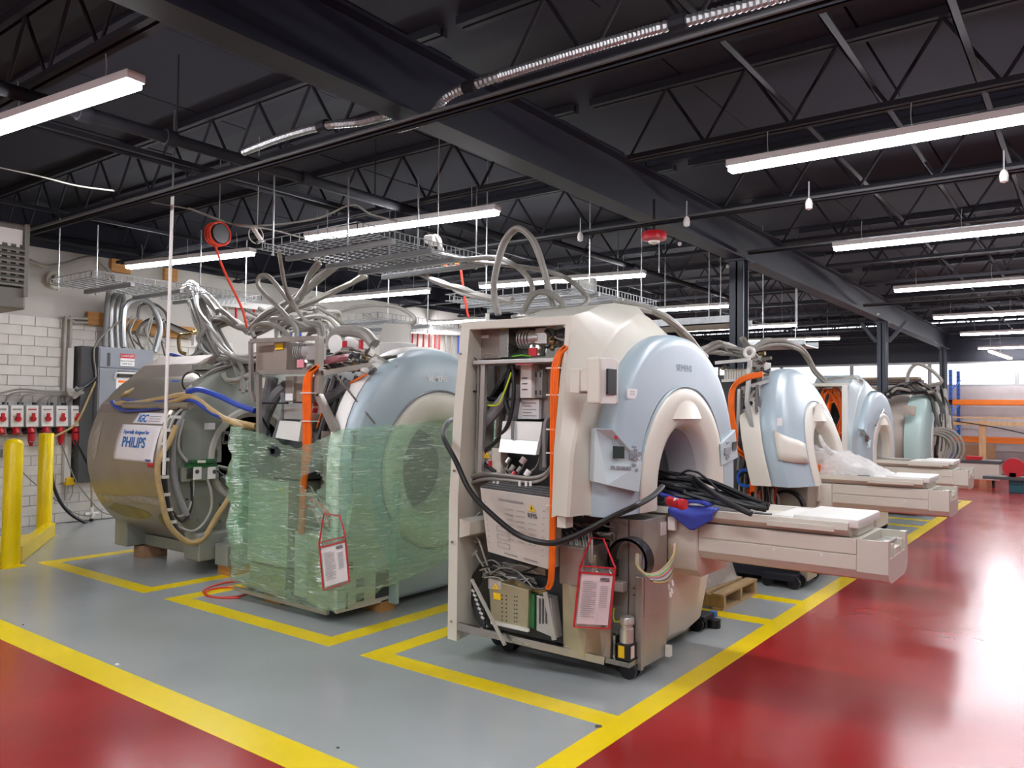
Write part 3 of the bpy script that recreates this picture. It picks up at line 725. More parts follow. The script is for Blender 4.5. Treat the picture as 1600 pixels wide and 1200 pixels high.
# open white metal box with its flap
q = [P(785, 658, x=4.02), P(848, 659, x=4.02), P(838, 711, x=3.95), P(780, 706, x=3.95)]
MB().slab(q, (.03, 0, 0)).build('tilted_box', 'white_paint', m1, 0, bevel=.003)
q2 = [P(783, 686, x=3.972), P(842, 690, x=3.972), P(838, 711, x=3.944), P(780, 706, x=3.944)]
MB().slab(q2, (-.006, 0, 0)).build('box_flap', 'aluminium', m1, 0)
MB().slab([P(799, 659, x=4.0), P(803.5, 659, x=4.0), P(803, 687, x=3.96), P(799, 687, x=3.96)], (-.004, 0, 0)).build('slot', 'dark_enamel', m1, 0)
for (u, v, r_, mt) in ((797, 716, .016, 'galvanised'), (803, 728, .018, 'cable_grey'), (820, 716, .022, 'white_plastic'), (805, 738, .018, 'red_plastic'), (827, 736, .022, 'white_plastic'), (814, 730, .014, 'cable_grey')):
    p = P(u, v, x=4.02); MB().cyl(p, p + Vector((-.02, .015, -.03)), r_, r_ * .8, n=10).build('plug', mt, m1)
for pts in ([(797, 718), (790, 735), (776, 745)], [(820, 722), (812, 738), (800, 745)], [(828, 738), (840, 725), (848, 690)], [(780, 740), (790, 732), (800, 745), (792, 752)], [(777, 738), (784, 730), (795, 748)]):
    MB().tube(wx(4.03, *pts), .006, 6).build('thin_cable', 'cable_grey', m1)
# grey cable bundle lying across, under the white box
for k in range(7):
    dv = random.uniform(-6, 8)
    MB().tube(wx(3.97 + random.uniform(0, .05), (730 + random.uniform(-4, 4), 752 + dv), (755, 744 + dv * .8), (790, 746 + dv * .6), (830, 750 + dv * .6), (853, 742 + dv * .5), (866, 720 + dv * .3), (868, 700)), .011, 7).build('grey_cable', 'cable_grey', m1)
MB().tube(wx(4.0, (728, 756), (722, 768), (726, 780), (740, 778)), .012, 8).build('grey_cable', 'cable_light', m1)
for u in (772, 778, 812, 822, 829): 
    p = P(u, 752, x=3.96); MB().cyl(p, p + Vector((0, 0, -.03)), .009, n=8).build('connector', 'white_plastic', m1)
# large tilted interface cabinet with warning sign
a, b, c, d = P(750, 762, x=3.90), P(862, 778, x=3.90), P(856.5, 890, x=3.90), P(762, 862, x=3.90)
cab = MB().slab([a, b, c, d], (.13, 0, 0)).build('interface_box', 'satin_panel', m1, 0, bevel=.004)
at, bt = P(757, 755, x=3.96), P(862, 763, x=3.96)
MB().slab([a, b, b + Vector((.1, -.03, .045)), a + Vector((.1, -.03, .045))], (0, 0, .006)).build('perforated_lid', 'dark_enamel', m1, 0)
m = MB()
for i in range(38):
    for j in range(4):
        p = a.lerp(b, (i + .6) / 39) + Vector((.1, -.03, .045)) * ((j + .5) / 4.3) + Vector((0, 0, .0065))
        m.bb(p - Vector((.006, .004, 0)), p + Vector((.006, .004, .002)))
m.build('lid_mesh', 'aluminium', m1, 0)['kind'] = 'stuff'
def onp(q, r): return a.lerp(b, q).lerp(d.lerp(c, q), r) + Vector((-.0045, 0, 0))
ex = (b - a).normalized(); ey = (a - d).normalized()
def plate(q0, r0, q1, r1, mt, nm='print_line'):
    MB().slab([onp(q0, r0), onp(q1, r0), onp(q1, r1), onp(q0, r1)], (-.0012, 0, 0)).build(nm, mt, cab, 0)
plate(.27, .12, .62, .145, 'grey_ink', 'handle_slot')
for i in range(7):
    for j in range(3):
        if (i, j) in ((0, 2), (1, 2)): continue
        plate(.36 + j * .17, .26 + i * .075, .47 + j * .17, .267 + i * .075, 'grey_ink')
for i in range(3):
    for (e0, f0, e1, f1) in ((0, 0, .2, .006), (0, .07, .2, .076), (0, 0, .006, .076), (.194, 0, .2, .076)):
        plate(.2 + e0, .55 + i * .12 + f0, .2 + e1, .55 + i * .12 + f1, 'grey_ink')
for i in range(8): plate(.05, .2 + i * .09, .07, .21 + i * .09, 'grey_ink'); plate(.9, .2 + i * .09, .92, .21 + i * .09, 'grey_ink')
plate(.3, .93, .52, .945, 'grey_ink'); plate(.62, .93, .84, .945, 'grey_ink')
g = onp(.74, .19)
h = .045
MB().slab([g + ey * .026, g - ex * .026 - ey * .018, g + ex * .026 - ey * .018], (-.0015, 0, 0)).build('warning_sign', 'yellow_label', m1, 0)
MB().slab([g + ey * .016 + Vector((-.002, 0, 0)), g - ex * .006 - ey * .002 + Vector((-.002, 0, 0)), g + Vector((-.002, 0, 0)) - ey * .014, g + ex * .006 + Vector((-.002, 0, 0))], (-.001, 0, 0)).build('bolt_mark', 'ink', m1, 0)
text('lettering', 'RFIS', 'ink', cab, onp(.75, .30), ex, ey, .04)
# lower card cage
MB().slab([P(763, 905, x=3.92), P(826, 922, x=3.92), P(824, 982, x=3.92), P(768, 972, x=3.92)], (.12, 0, 0)).build('card_cage', 'zinc_plate', m1, 0, bevel=.003)
cage = [c_ for c_ in m1.children if c_.name.startswith('card_cage')][0]
MB().slab([P(763, 904, x=3.915), P(783, 909, x=3.915), P(783, 922, x=3.915), P(763, 920, x=3.915)], (.02, 0, 0)).build('cage_tab', 'aluminium', m1, 0)
warn(m1, 774, 917, 5.5, 3.912)
px_box(784, 912, 803, 923, 3.93, .02).build('connector_row', 'green_board', m1, 0)
px_box(771, 926, 782, 938, 3.915, .003).build('yellow_label', 'yellow_label', m1, 0)
for i in range(7):
    for u in (783.5, 790, 803, 806.5):
        px_box(u, 929 + i * 6.5 + (u - 783) * .12, u + 1.6, 931 + i * 6.5 + (u - 783) * .12, 3.9165, .003).build('vent_hole', 'ink', cage, 0)
MB().slab([P(827, 926, x=3.94), P(835, 929, x=3.94), P(834, 982, x=3.94), P(827, 980, x=3.94)], (.1, 0, 0)).build('circuit_board', 'green_board', m1, 0)
MB().slab([P(838, 930, x=3.95), P(860, 935, x=3.95), P(868, 998, x=3.95), P(838, 985, x=3.95)], (.08, 0, 0)).build('module_rack', 'aluminium', m1, 0, bevel=.003)
for u in (842, 847, 852): MB().slab([P(u, 935, x=3.945), P(u + 2, 936, x=3.945), P(u + 2, 975, x=3.945), P(u, 974, x=3.945)], (.01, 0, 0)).build('slot', 'dark_enamel', m1, 0)
MB().bar(P(768, 972, x=3.91), P(826, 985, x=3.91), .02, .018).build('cage_rail', 'white_paint', m1, 0)
px_box(785, 878, 852, 900, 4.05, .05).build('terminal_strip', 'brushed_steel', m1, 0, bevel=.003)
MB().bar(P(737, 905, x=3.86), P(789, 1008, x=3.84), .016).build('stay_rod', 'cable_light', m1, 0)
MB().bar(P(852, 925, x=3.94), P(866, 1000, x=3.94), .03, .01).build('stay_strip', 'aluminium', m1, 0)
for k in range(16):
    u = random.uniform(745, 770); v = random.uniform(875, 905)
    MB().tube(wx(3.97 + random.uniform(0, .06), (u, v), (u + 20, v + random.uniform(-12, 8)), (u + 45, v + random.uniform(-5, 15)), (u + 70, v + random.uniform(0, 25))), random.uniform(.004, .008), 6).build('thin_cable', random.choice(['cable_grey', 'cable_light', 'cable_dark', 'black_rubber']), m1)
for k in range(6):
    MB().tube(wx(3.93 + .008 * k, (790 + k * 2, 908 + k), (805, 905 + k * 2), (830, 918 + k * 1.5), (850, 919 + k * 1.5), (861, 905)), .006, 6).build('brown_cable', random.choice(['cable_grey', 'brass', 'cable_dark']), m1)
for k in range(10):
    v0 = 880 + k * 3
    MB().tube(wx(4.0, (752, v0), (741 - random.uniform(0, 4), v0 + 22), (744, v0 + 55), (758, v0 + 75)), .009, 6).build('black_cable', 'black_rubber', m1)
for k in range(7):
    p = P(741 + k * 2.5, 925 + k * 7, x=3.95); MB().cyl(p, p + Vector((0, .02, .01)), .008, n=7).build('connector', 'white_plastic', m1)
for pts in ([(750, 800), (738, 815), (733, 835), (745, 848)], [(745, 860), (735, 870), (728, 862)], [(740, 838), (752, 830), (750, 812), (745, 805)], [(742, 862), (752, 880), (762, 895)], [(735, 830), (748, 845), (757, 870), (770, 905)]):
    MB().tube(wx(4.0, *pts), .007, 6).build('thin_cable', 'cable_light', m1)
MB().bb((4.1, 2.55, .16), (4.12, 3.25, .7)).build('lower_back_panel', 'dark_enamel', m1, 0)
# orange bundle
for k in range(9):
    du = (k % 3 - 1) * 4.0; dx = (k // 3) * .022
    MB().tube(wx(3.88 + dx, (885 + du * .3, 541 + k * .6), (873 + du * .7, 555), (867 + du, 585), (866 + du, 650), (866 + du, 720), (865 + du * .8, 770), (863 + du * .6, 850), (861 + du * .5, 905), (856 + du * .3, 920)), .012, 7).build('orange_cable' if k else 'orange_bundle', 'orange_cable', ob if k else m1)
    if k == 0: ob = m1.children[-1] if m1.children[-1].name.startswith('orange_b') else [c_ for c_ in m1.children if c_.name.startswith('orange_bundle')][0]
for v in (575, 617, 671, 708, 790, 845):
    p = P(866, v, x=3.885); MB().bb(p - Vector((.015, .05, .004)), p + Vector((.07, .05, .004))).build('cable_tie', 'white_plastic', m1, 0)
for pts, mt in (([(884, 560), (879, 590), (876, 650), (875, 700)], 'cable_dark'), ([(882, 575), (872, 640), (853, 660), (851, 730)], 'grey_hose')):
    MB().tube(wx(4.0, *pts), .016, 7).build('harness', mt, m1)
MB().bar(P(856, 660, x=4.02), P(851, 735, x=4.02), .05).build('side_channel', 'dark_enamel', m1, 0)
# lower front: zinc plate, steel column, motor, cable chain, lower cover
MB().slab([P(878, 868, x=4.0), P(931, 868, x=4.12), P(940, 1036, x=4.12), P(912, 1026, x=4.0), P(880, 1012, x=4.0)], (.02, 0, 0)).build('access_plate', 'zinc_plate', m1, 0, bevel=.003)
MB().slab([P(936, 985, x=4.12), P(955, 975, x=4.16), P(953, 1030, x=4.16), P(940, 1037, x=4.12)], (.02, 0, 0)).build('access_plate', 'brushed_steel', m1, 0)
cz = [(4.28, .055), (4.28, .9)]
MB().bb((4.285, 2.2, .06), (4.6, 2.44, .935)).build('lift_column', 'brushed_steel', m1, 0, bevel=.005)
MB().bb((4.25, 2.196, .05), (4.28, 2.24, .6)).build('column_edge', 'brushed_steel', m1, 0, bevel=.003)
MB().bb((4.28, 2.19, .36), (4.6, 2.2, .60)).build('column_cover', 'brushed_steel', m1, 0, bevel=.003)
MB().bb((4.279, 2.3, .1), (4.287, 2.306, .93)).build('column_seam', 'dark_enamel', m1, 0)
for z in (.52, .48): MB().bb((4.278, 2.22, z), (4.284, 2.27, z + .006)).build('slot', 'ink', m1, 0)
MB().bb((4.50, 2.192, .82), (4.57, 2.199, .9)).build('type_label', 'paper', m1, 0)
MB().bb((4.58, 2.14, .845), (4.62, 2.19, .93)).build('switch_box', 'white_plastic', m1, 0, bevel=.005)
MB().bb((4.56, 2.16, .06), (4.6, 2.195, .13)).build('foot_block', 'white_plastic', m1, 0, bevel=.005)
MB().bb((4.0, 2.45, .55), (4.3, 2.62, .78)).build('junction_box', 'brushed_steel', m1, 0, bevel=.005)
px_box(936, 830, 960, 845, 4.25, .1).build('bracket', 'steel', m1, 0, bevel=.004)
px_box(957, 908, 973, 926, 4.2, .06).build('bracket', 'aluminium', m1, 0, bevel=.004)
c = P(979, 1010, x=4.2)
MB().bb((c.x - .045, c.y - .045, .12), (c.x + .045, c.y + .045, .22)).build('motor', 'black_plastic', m1, 0, bevel=.006)
MB().lathe([(.01, .22), (.042, .22), (.042, .30), (.036, .305), (.036, .325), (.046, .33), (.046, .36), (.04, .37), (.01, .372)], (c.x, c.y, 0), 18).build('motor_cap', 'aluminium', m1, 40)
MB().bb((c.x - .0475, c.y - .01, .135), (c.x - .045, c.y + .03, .205)).build('yellow_label', 'yellow_label', m1, 0)
MB().bb((c.x - .03, c.y - .0475, .135), (c.x + .01, c.y - .045, .205)).build('type_label', 'pink_paper', m1, 0)
MB().bb((c.x - .06, c.y - .05, .09), (c.x + .08, c.y + .12, .12)).bb((c.x - .03, c.y + .06, .12), (c.x + .03, c.y + .075, .25)).bb((c.x - .03, c.y + .09, .12), (c.x + .03, c.y + .105, .25)).build('motor_bracket', 'steel', m1, 0)
MB().tube(wx(4.17, (983, 975), (975, 968), (962, 972), (958, 962), (960, 950)), .004, 5).build('ground_wire', 'lime_cable', m1)
# cable chain: links along an arc
ctr = P(985, 875, x=4.2); R = .125
links = []
for i in range(30):
    t = PI * 1.12 - i * PI * 1.22 / 22 if i < 23 else None
    if i < 23: p = ctr + Vector((0, -R * math.cos(t), R * math.sin(t))); rx = t
    else: continue
    links.append(p)
    b_ = MB().box(p, (.085, .05, .019), rx=PI - t + PI / 2 - PI / 2 if False else -(t - PI / 2)).build('chain_link' if i else 'cable_chain', 'black_plastic', chain if i else m1, 0, bevel=.003)
    if i == 0: chain = b_
for i in range(6):
    p = ctr + Vector((0, R * .98 - 0.0, -.02 - i * .018)); MB().box(p, (.085, .045, .014)).build('chain_link', 'black_plastic', chain, 0, bevel=.003)
cols = ['tan_hose', 'cable_light', 'cable_light', 'green_cable', 'cable_grey', 'orange_cable', 'blue_hose', 'tan_hose', 'cable_light', 'cable_grey', 'black_rubber', 'tan_hose']
for k in range(12):
    e = k - 5.5
    a_ = P(1003 + e * 1.5, 868 - abs(e) * .5, x=4.16 + .004 * k); 
    MB().tube([a_, P(1002 + e * 1.2, 884 + k, x=4.12 + .006 * k), P(1016 + e, 897 + k * 1.1, x=4.12), P(1036 + e, 893 + k * 1.3, x=4.22), P(1050, 872 + k * 1.6, x=4.35), P(1052 - e * .6, 850, x=4.45)], .0075, 6).build('coloured_cable', cols[k], m1)
for k in range(4):
    p = P(1048 + random.uniform(-3, 5), 915 + k * 6, x=4.3); MB().cyl(p, p + Vector((0, .006, .03)), .007, n=6).build('connector', 'white_plastic', m1)
for k in range(13):
    u = 883 + k * 3.6
    MB().tube([P(u + random.uniform(-3, 3), 905 - k * 1.5, x=4.1), P(u - 1, 875 - random.uniform(0, 10), x=4.04 + .01 * (k % 3)), P(u - 14 + k, 845 - random.uniform(0, 10), x=4.1), P(u - 24 + k * 1.5, 828, x=4.25)], .007, 6).build('white_wire', 'cable_light', m1)
for k in range(14):
    u = random.uniform(880, 945); v = random.uniform(808, 840)
    MB().tube([P(u, v, x=4.3), P(u + 12, v - random.uniform(-8, 8), x=4.22), P(u + random.uniform(18, 40), v + random.uniform(-5, 12), x=4.3)], random.uniform(.005, .01), 6).build('thin_cable', random.choice(['cable_grey', 'black_rubber', 'cable_light', 'cable_dark']), m1)
px_box(870, 806, 884, 826, 3.8, .08).build('cover_bracket', 'beige_plastic', m1, 0, bevel=.004)
MB().bb((4.45, 2.44, .3), (4.9, 2.6, .95)).build('inner_tank', 'brushed_steel', m1, 0, bevel=.02)
lc = []
for z, w0, w1, yf in ((.06, 4.72, 5.46, .1), (.14, 4.70, 5.56, .03), (.4, 4.68, 5.64, .0), (.7, 4.68, 5.68, -.01), (.99, 4.68, 5.72, -.01)):
    r = []
    for i in range(13):
        t = i / 12; x = w0 + (w1 - w0) * t
        r.append(Vector((x, 2.235 + yf + .16 * max(0, (t - .45) / .55) ** 2.5, z)))
    r.append(Vector((w1 - .02, 2.8, z)))
    lc.append(r)
MB().loft(lc).build('lower_cover', 'cream_plastic', m1, 50, solid=.01)
MB().bb((5.3, 2.4, .1), (5.4, 3.2, .9)).build('side_sheet', 'cream_plastic', m1, 0, bevel=.01)
# front panels: controls
def ctrl(root, quad, n, dp=.03):
    q = [Vector(p) for p in quad]
    return MB().slab(q, (.05, .06, 0)).build('control_panel', 'pale_blue', root, 0, bevel=.006)
ctl = [P(930, 669, y=2.315), P(957, 671, y=2.235), P(1004, 722, y=2.185), P(999, 770, y=2.185), P(950, 758, y=2.225), P(927, 753, y=2.315)]
cpl = ctrl(m1, ctl, 6)
yq = lambda u: 2.232 - (u - 957) / 47 * .05
def cp(u0, v0, u1, v1, mt, nm, d=.006):
    MB().slab([P(u0, v0, y=yq(u0)), P(u1, v0 + .6, y=yq(u1)), P(u1, v1 + .6, y=yq(u1)), P(u0, v1, y=yq(u0))], (0, -d, 0)).build(nm, mt, cpl, 0, bevel=.001)
cp(957.5, 697, 974.5, 716, 'dark_screen', 'display')
for u, v in ((983, 703), (983, 710), (990, 701), (990, 714), (997, 706), (987, 707), (993, 708)): cp(u, v, u + 5, v + 6, 'grey_enamel', 'key')
cp(987, 696.5, 993, 700, 'grey_enamel', 'key'); cp(987, 724, 993, 728, 'grey_enamel', 'key'); cp(993, 732, 996, 736, 'grey_enamel', 'key')
for u in (954, 963, 971, 979): cp(u, 727 + (u - 954) * .08, u + 6, 732 + (u - 954) * .08, 'grey_enamel', 'key')
cp(960, 680.5, 963, 686, 'red_plastic', 'stop_button', .01)
q = [P(1126, 694, y=2.19), P(1149, 671, y=2.24), P(1153.5, 715, y=2.25), P(1127, 729, y=2.2)]
ctrl(m1, q, 4)
for (u0, v0, u1, v1, mt) in ((1144, 691, 1150, 704, 'dark_screen'), (1132, 700, 1141, 711, 'grey_enamel'), (1135, 691, 1139, 694, 'grey_enamel'), (1135, 714, 1139, 717, 'grey_enamel')):
    ya, yb = 2.19 + (u0 - 1126) / 27 * .055, 2.19 + (u1 - 1126) / 27 * .055
    MB().slab([P(u0, v0, y=ya), P(u1, v0 - 1.5, y=yb), P(u1, v1 - 1.5, y=yb), P(u0, v1, y=ya)], (0, -.006, 0)).build('key' if mt != 'dark_screen' else 'display', mt, m1, 0)
# logo, labels
lx = P(1070, 576, y=Y0 - .012)
text('logo', 'SIEMENS', 'pale_ink', m1, (lx.x, Y0 - .008, lx.z), (1, 0, 0), (0, 0, 1), .066)
py_box(1064, 583, 1072, 602, Y0 - .0, .004).build('label', 'paper', m1, 0); py_box(1075, 583, 1086, 602, Y0 - .0, .004).build('label', 'paper', m1, 0)
py_box(980.5, 607, 995.5, 623, Y0 + .0, .006).build('label', 'paper', m1, 0)
for i in range(3): py_box(985 , 611 + i * 2.6, 992, 612 + i * 2.6, Y0 - .001, .002).build('print_line', 'grey_ink', m1, 0)
MB().slab([P(1066, 671, y=2.26), P(1072, 671, y=2.26), P(1069, 667.5, y=2.24)], (0, -.004, 0)).build('warning_sign', 'yellow_label', m1, 0)
table(m1, XC, 2.02, .925)
# side monitor box on the beige cover
mon = MB().bb((3.68, 2.165, 1.632), (3.9, 2.245, 1.885)).build('monitor_housing', 'beige_plastic', m1, 0, bevel=.012)
MB().slab([(3.70, 2.168, 1.635), (3.70, 2.168, 1.88), (3.76, 2.145, 1.88), (3.83, 2.145, 1.88), (3.83, 2.145, 1.635), (3.76, 2.145, 1.635)], (.0, .05, 0)).build('monitor_front', 'white_plastic', m1, 40)
a_, b_ = P(950, 576, y=2.14), P(963, 617, y=2.14)
MB().bb((a_.x, 2.138, b_.z), (b_.x, 2.15, a_.z)).build('monitor_slot', 'black_plastic', m1, 0)
MB().bb((3.70, 2.245, 1.70), (3.88, 2.30, 1.82)).build('monitor_arm', 'beige_plastic', m1, 0, bevel=.006)
MB().bb((3.69, 2.30, 1.69), (3.88, 2.36, 1.825)).build('monitor_mount', 'beige_plastic', m1, 0, bevel=.006)

# ------------------------------------------------------------------ red document holder hanging on the open scanner
dh = thing('document_holder', 'red trimmed clear document holder hanging on the tall open scanner', 'holder', P(927, 910, x=3.96), 'red document holders')
def holder(root, tl, tr, br, bl, x, up, pm):
    q = [P(*p, x=x) for p in (tl, tr, br, bl)]
    MB().slab(q, (.004, 0, 0)).build('pocket', 'clear_film', root, 0)
    def on(s_, t_): return q[0].lerp(q[1], s_).lerp(q[3].lerp(q[2], s_), t_)
    MB().slab([on(.06, .13), on(.94, .13), on(.94, .95), on(.06, .95)], (.002, 0, 0)).build('sheet', pm, root, 0, label='printed sheet')
    sht = [c_ for c_ in root.children if c_.name.startswith('sheet')][0]
    o = Vector((-.004, 0, 0))
    MB().slab([on(0, .09) + o, on(1, .09) + o, on(1, .12) + o, on(0, .12) + o], (-.003, 0, 0)).build('trim', 'red_plastic', root, 0)
    for e in ((0, 1), (1, 2), (2, 3), (3, 0)): MB().bar(q[e[0]] + o, q[e[1]] + o, .011, .006).build('trim', 'red_plastic', root, 0)
    for i in range(18):
        w_ = .5 if i % 4 else .35
        MB().slab([on(.14, .24 + i * .034) + o, on(.14 + w_ * .8, .24 + i * .034) + o, on(.14 + w_ * .8, .248 + i * .034) + o, on(.14, .248 + i * .034) + o], (-.0008, 0, 0)).build('print_line', 'grey_ink', sht, 0)
        if 1 < i < 13: MB().slab([on(.64, .24 + i * .034) + o, on(.86, .24 + i * .034) + o, on(.86, .248 + i * .034) + o, on(.64, .248 + i * .034) + o], (-.0008, 0, 0)).build('print_line', 'grey_ink', sht, 0)
    for i in range(3): MB().slab([on(.62, .17 + i * .022) + o, on(.88, .17 + i * .022) + o, on(.88, .182 + i * .022) + o, on(.62, .182 + i * .022) + o], (-.0008, 0, 0)).build('print_line', 'ink', sht, 0)
    for s_ in (.08, .52, .9): MB().ring(on(s_, .05), .012, .003, 'x', 12, 5).build('eyelet', 'steel', root)
    tops = [P(*p, x=x) for p in up]
    MB().tube([q[0]] + [tops[0], tops[1]] + [q[1]], .006, 6, 1).build('strap', 'red_plastic', root)
holder(dh, (907, 884), (961.5, 888), (952.5, 982), (897, 979), 3.96, [(924, 840), (943, 842)], 'pink_paper')

# ------------------------------------------------------------------ second scanner, wrapped in green film (bay 2)
XW, YW = 4.98, 4.5
m2 = thing('mri_scanner', 'pale blue scanner wrapped in green film with open metal frame on its side', 'scanner', (XW, 5.2, 0), 'scanners with pale blue fronts')
def closed(xc, hw, za, zb, y, ex=2.15, exl=6, n=56, zc=1.08):
    r = []
    for i in range(n):
        t = 2 * PI * i / n; c, s_ = math.cos(t), math.sin(t); b = (za - zc) if s_ >= 0 else (zc - zb); e = ex if s_ >= 0 else exl
        q = (abs(c / hw) ** e + abs(s_ / b) ** e) ** (-1 / e); r.append(Vector((xc + q * c, y, zc + q * s_)))
    return r
def cr(hw, za, y, ex=2.15, low=.06, exl=6): return closed(XW, hw, za, low, YW + y, ex, exl)
def cc(R, y): return closed(XW, R, 1.08 + R, 1.08 - R, YW + y, 2, 2)
MB().loft([cr(.985, 2.125, .26), cr(.985, 2.125, .16), cr(.97, 2.1, .13)], True).build('edge_trim', 'white_plastic', m2, 50)
MB().loft([cr(.95, 2.09, .16), cr(.965, 2.105, .12), cr(.95, 2.085, .05), cr(.9, 2.03, .015, 2.15, .1), [a.lerp(b, .5) for a, b in zip(cr(.78, 1.9, .0, 2.1, .2), cc(.75, 0))], cc(.675, -.01), cc(.672, .03)], True).build('front_shell', 'blue_plastic', m2, 60)
MB().loft([cc(.678, -.008), cc(.668, -.022), cc(.655, -.008)], True).build('rim_seam', 'grey_enamel', m2)
MB().loft([cc(.655, .03), cc(.652, -.02), cc(.62, -.045), cc(.5, -.04), cc(.42, .0), cc(.37, .1), cc(.34, .3), cc(.33, 1.2)], True).build('bore_rim', 'cream_plastic', m2, 60)
text('logo', 'SIEMENS', 'logo_ink', m2, P(684, 592, y=YW - .008), (1, 0, 0), (0, 0, 1), .066, bold=.002)
MB().lathe([(.34, 4.8), (.80, 4.8), (.84, 4.83), (.84, 5.75), (.8, 5.8), (.34, 5.8)], (5.08, 0, 1.1), 40, 'y').build('magnet', 'dark_enamel', m2, 30)
MB().bb((4.2, 4.7, .12), (5.8, 5.8, .3)).build('magnet_cradle', 'zinc_plate', m2, 0)
# open frame
X = 4.0
fr = MB()
for a, b, w_ in (((392, 533), (393, 612), .03), ((405, 582), (405, 690), .035), ((393, 533), (499, 528), .035), ((405, 582), (495, 581), .035), ((499, 526), (498, 619), .05), ((498, 617), (524, 672), .05), ((393, 612), (398, 627), .025), ((577, 583), (660, 565), .04)):
    fr.bar(P(*a, x=X), P(*b, x=X), w_) if a[0] != 577 else fr.bar(P(505, 583, x=X), P(580, 570, x=X + .35), w_)
fr.build('frame', 'brushed_steel', m2, 0)
MB().bar(P(408, 630, x=4.05), P(450, 630, x=4.05), .014).bar(P(408, 650, x=4.05), P(430, 690, x=4.2), .014).build('brace', 'black_steel', m2, 0)
px_box(400, 536, 430, 579, 4.1, .28).build('filter_box', 'taupe_enamel', m2, 0, bevel=.006)
px_box(428, 535, 447, 579, 4.06, .25).build('flange_plate', 'taupe_enamel', m2, 0, bevel=.004)
px_box(430, 537, 442, 546, 4.05, .006).build('warning_label', 'yellow_label', m2, 0, label='yellow warning label')
c = P(446, 556, x=4.2); MB().cyl(c, c + Vector((0, -.13, 0)), .12, n=22).build('blower', 'steel', m2, 40)
c = P(468, 550, x=4.1); m = MB()
for i in range(7): m.cyl(c + Vector((0, -.014 * i, 0)), c + Vector((0, -.014 * i - .008, 0)), .075 if i % 2 == 0 else .066, n=18)
m.build('cooling_fins', 'aluminium', m2, 40)
MB().cyl(c + Vector((0, -.1, 0)), c + Vector((0, -.19, 0)), .068, n=18).build('motor', 'aluminium', m2, 40)
px_box(478, 537, 496, 562, 4.04, .09).build('terminal_box', 'aluminium', m2, 0, bevel=.006)
c = P(482, 572, x=4.1); MB().lathe([(.07, -.04), (.075, -.02), (.075, .04), (.06, .06), (.02, .06)], c, 18).build('vacuum_can', 'steel', m2, 40)
px_box(464, 562, 474, 574, 4.0, .01).build('red_label', 'pink_plastic', m2, 0)
MB().tube([P(500, 565, x=4.2), P(520, 562, x=4.2), P(540, 559, x=4.35)], .03, 8).build('coral_hose', 'pink_plastic', m2)
MB().cyl(P(524, 537, x=4.3), P(548, 540, x=4.5), .075, .07, 18).build('cold_head', 'white_plastic', m2, 40)
MB().cyl(P(548, 540, x=4.5), P(572, 549, x=4.6), .065, .03, 16).build('cold_head_cap', 'white_plastic', m2, 40)
px_box(535, 533, 541, 542, 4.27, .01).build('red_label', 'red_plastic', m2, 0)
MB().tube(wx(4.35, (515, 540), (525, 522), (545, 517), (570, 522), (585, 538)), .05, 10).build('cold_hose', 'cable_grey', m2)
px_box(592, 536, 625, 556, 4.9, .2).build('control_box', 'white_plastic', m2, 0, bevel=.006)
MB().slab([P(600, 505, x=5.1), P(640, 507, x=5.1), P(640, 535, x=5.1), P(590, 535, x=5.1)], (.02, 0, 0)).build('back_sheet', 'plaster', m2, 0)
c = P(564, 550, x=4.4); MB().cyl(c, c + Vector((0, 0, .1)), .02, n=8).build('red_valve', 'red_plastic', m2)
for k in range(26):
    u, v = random.uniform(500, 590), random.uniform(545, 580); p = P(u, v, x=4.25 + random.uniform(0, .25))
    MB().cyl(p, p + Vector((random.uniform(-.03, .03), random.uniform(-.09, .09), random.uniform(-.03, .03))), random.uniform(.012, .03), n=9).build('valve_fitting', random.choice(['steel', 'brass', 'dark_enamel', 'white_plastic']), m2)
for k in range(16):
    a = P(random.uniform(500, 520), random.uniform(545, 580), x=4.3); b = P(random.uniform(570, 625), random.uniform(555, 575), x=4.5)
    MB().tube([a, a.lerp(b, .5) + Vector((random.uniform(-.1, .1), 0, random.uniform(-.06, .08))), b], random.uniform(.006, .012), 6).build('thin_hose', random.choice(['cable_grey', 'cable_dark', 'cable_light']), m2)
px_box(447, 588, 475, 628, 4.15, .14).build('supply_housing', 'taupe_enamel', m2, 0, bevel=.005)
px_box(446, 588, 458, 625, 4.12, .1).build('relay_box', 'brushed_steel', m2, 0, bevel=.004)
px_box(446, 615, 457, 626, 4.115, .006).build('label', 'paper', m2, 0)
px_box(444, 630, 480, 656, 4.12, .12).build('contactor', 'aluminium', m2, 0, bevel=.004)
MB().slab([P(437, 657, x=4.0), P(471, 660, x=4.0), P(466, 690, x=3.96), P(430, 684, x=3.96)], (.05, 0, 0)).build('tilted_box', 'white_paint', m2, 0, bevel=.003)
q = [P(492, 626, x=4.05), P(505, 640, x=4.05), P(498, 648, x=4.05), P(486, 648, x=4.05), P(487, 638, x=4.05)]
MB().slab(q, (.006, 0, 0)).build('safety_sign', 'paper', m2, 0, label='red and white safety sign')
MB().slab([P(492, 627, x=4.046), P(499, 634, x=4.046), P(489, 634, x=4.046)], (-.002, 0, 0)).build('sign_mark', 'red_plastic', m2, 0)
MB().slab([P(489, 638, x=4.046), P(497, 638, x=4.046), P(495, 645, x=4.046), P(488, 645, x=4.046)], (-.002, 0, 0)).build('sign_mark', 'red_plastic', m2, 0)
for pts, r in (([(425, 590), (420, 620), (412, 650), (410, 690)], .055), ([(447, 602), (430, 620), (415, 650), (408, 680)], .05), ([(440, 600), (445, 640), (432, 680), (428, 700)], .03)):
    MB().tube(wx(4.15, *pts), r, 10).build('hose', 'grey_foam', m2)
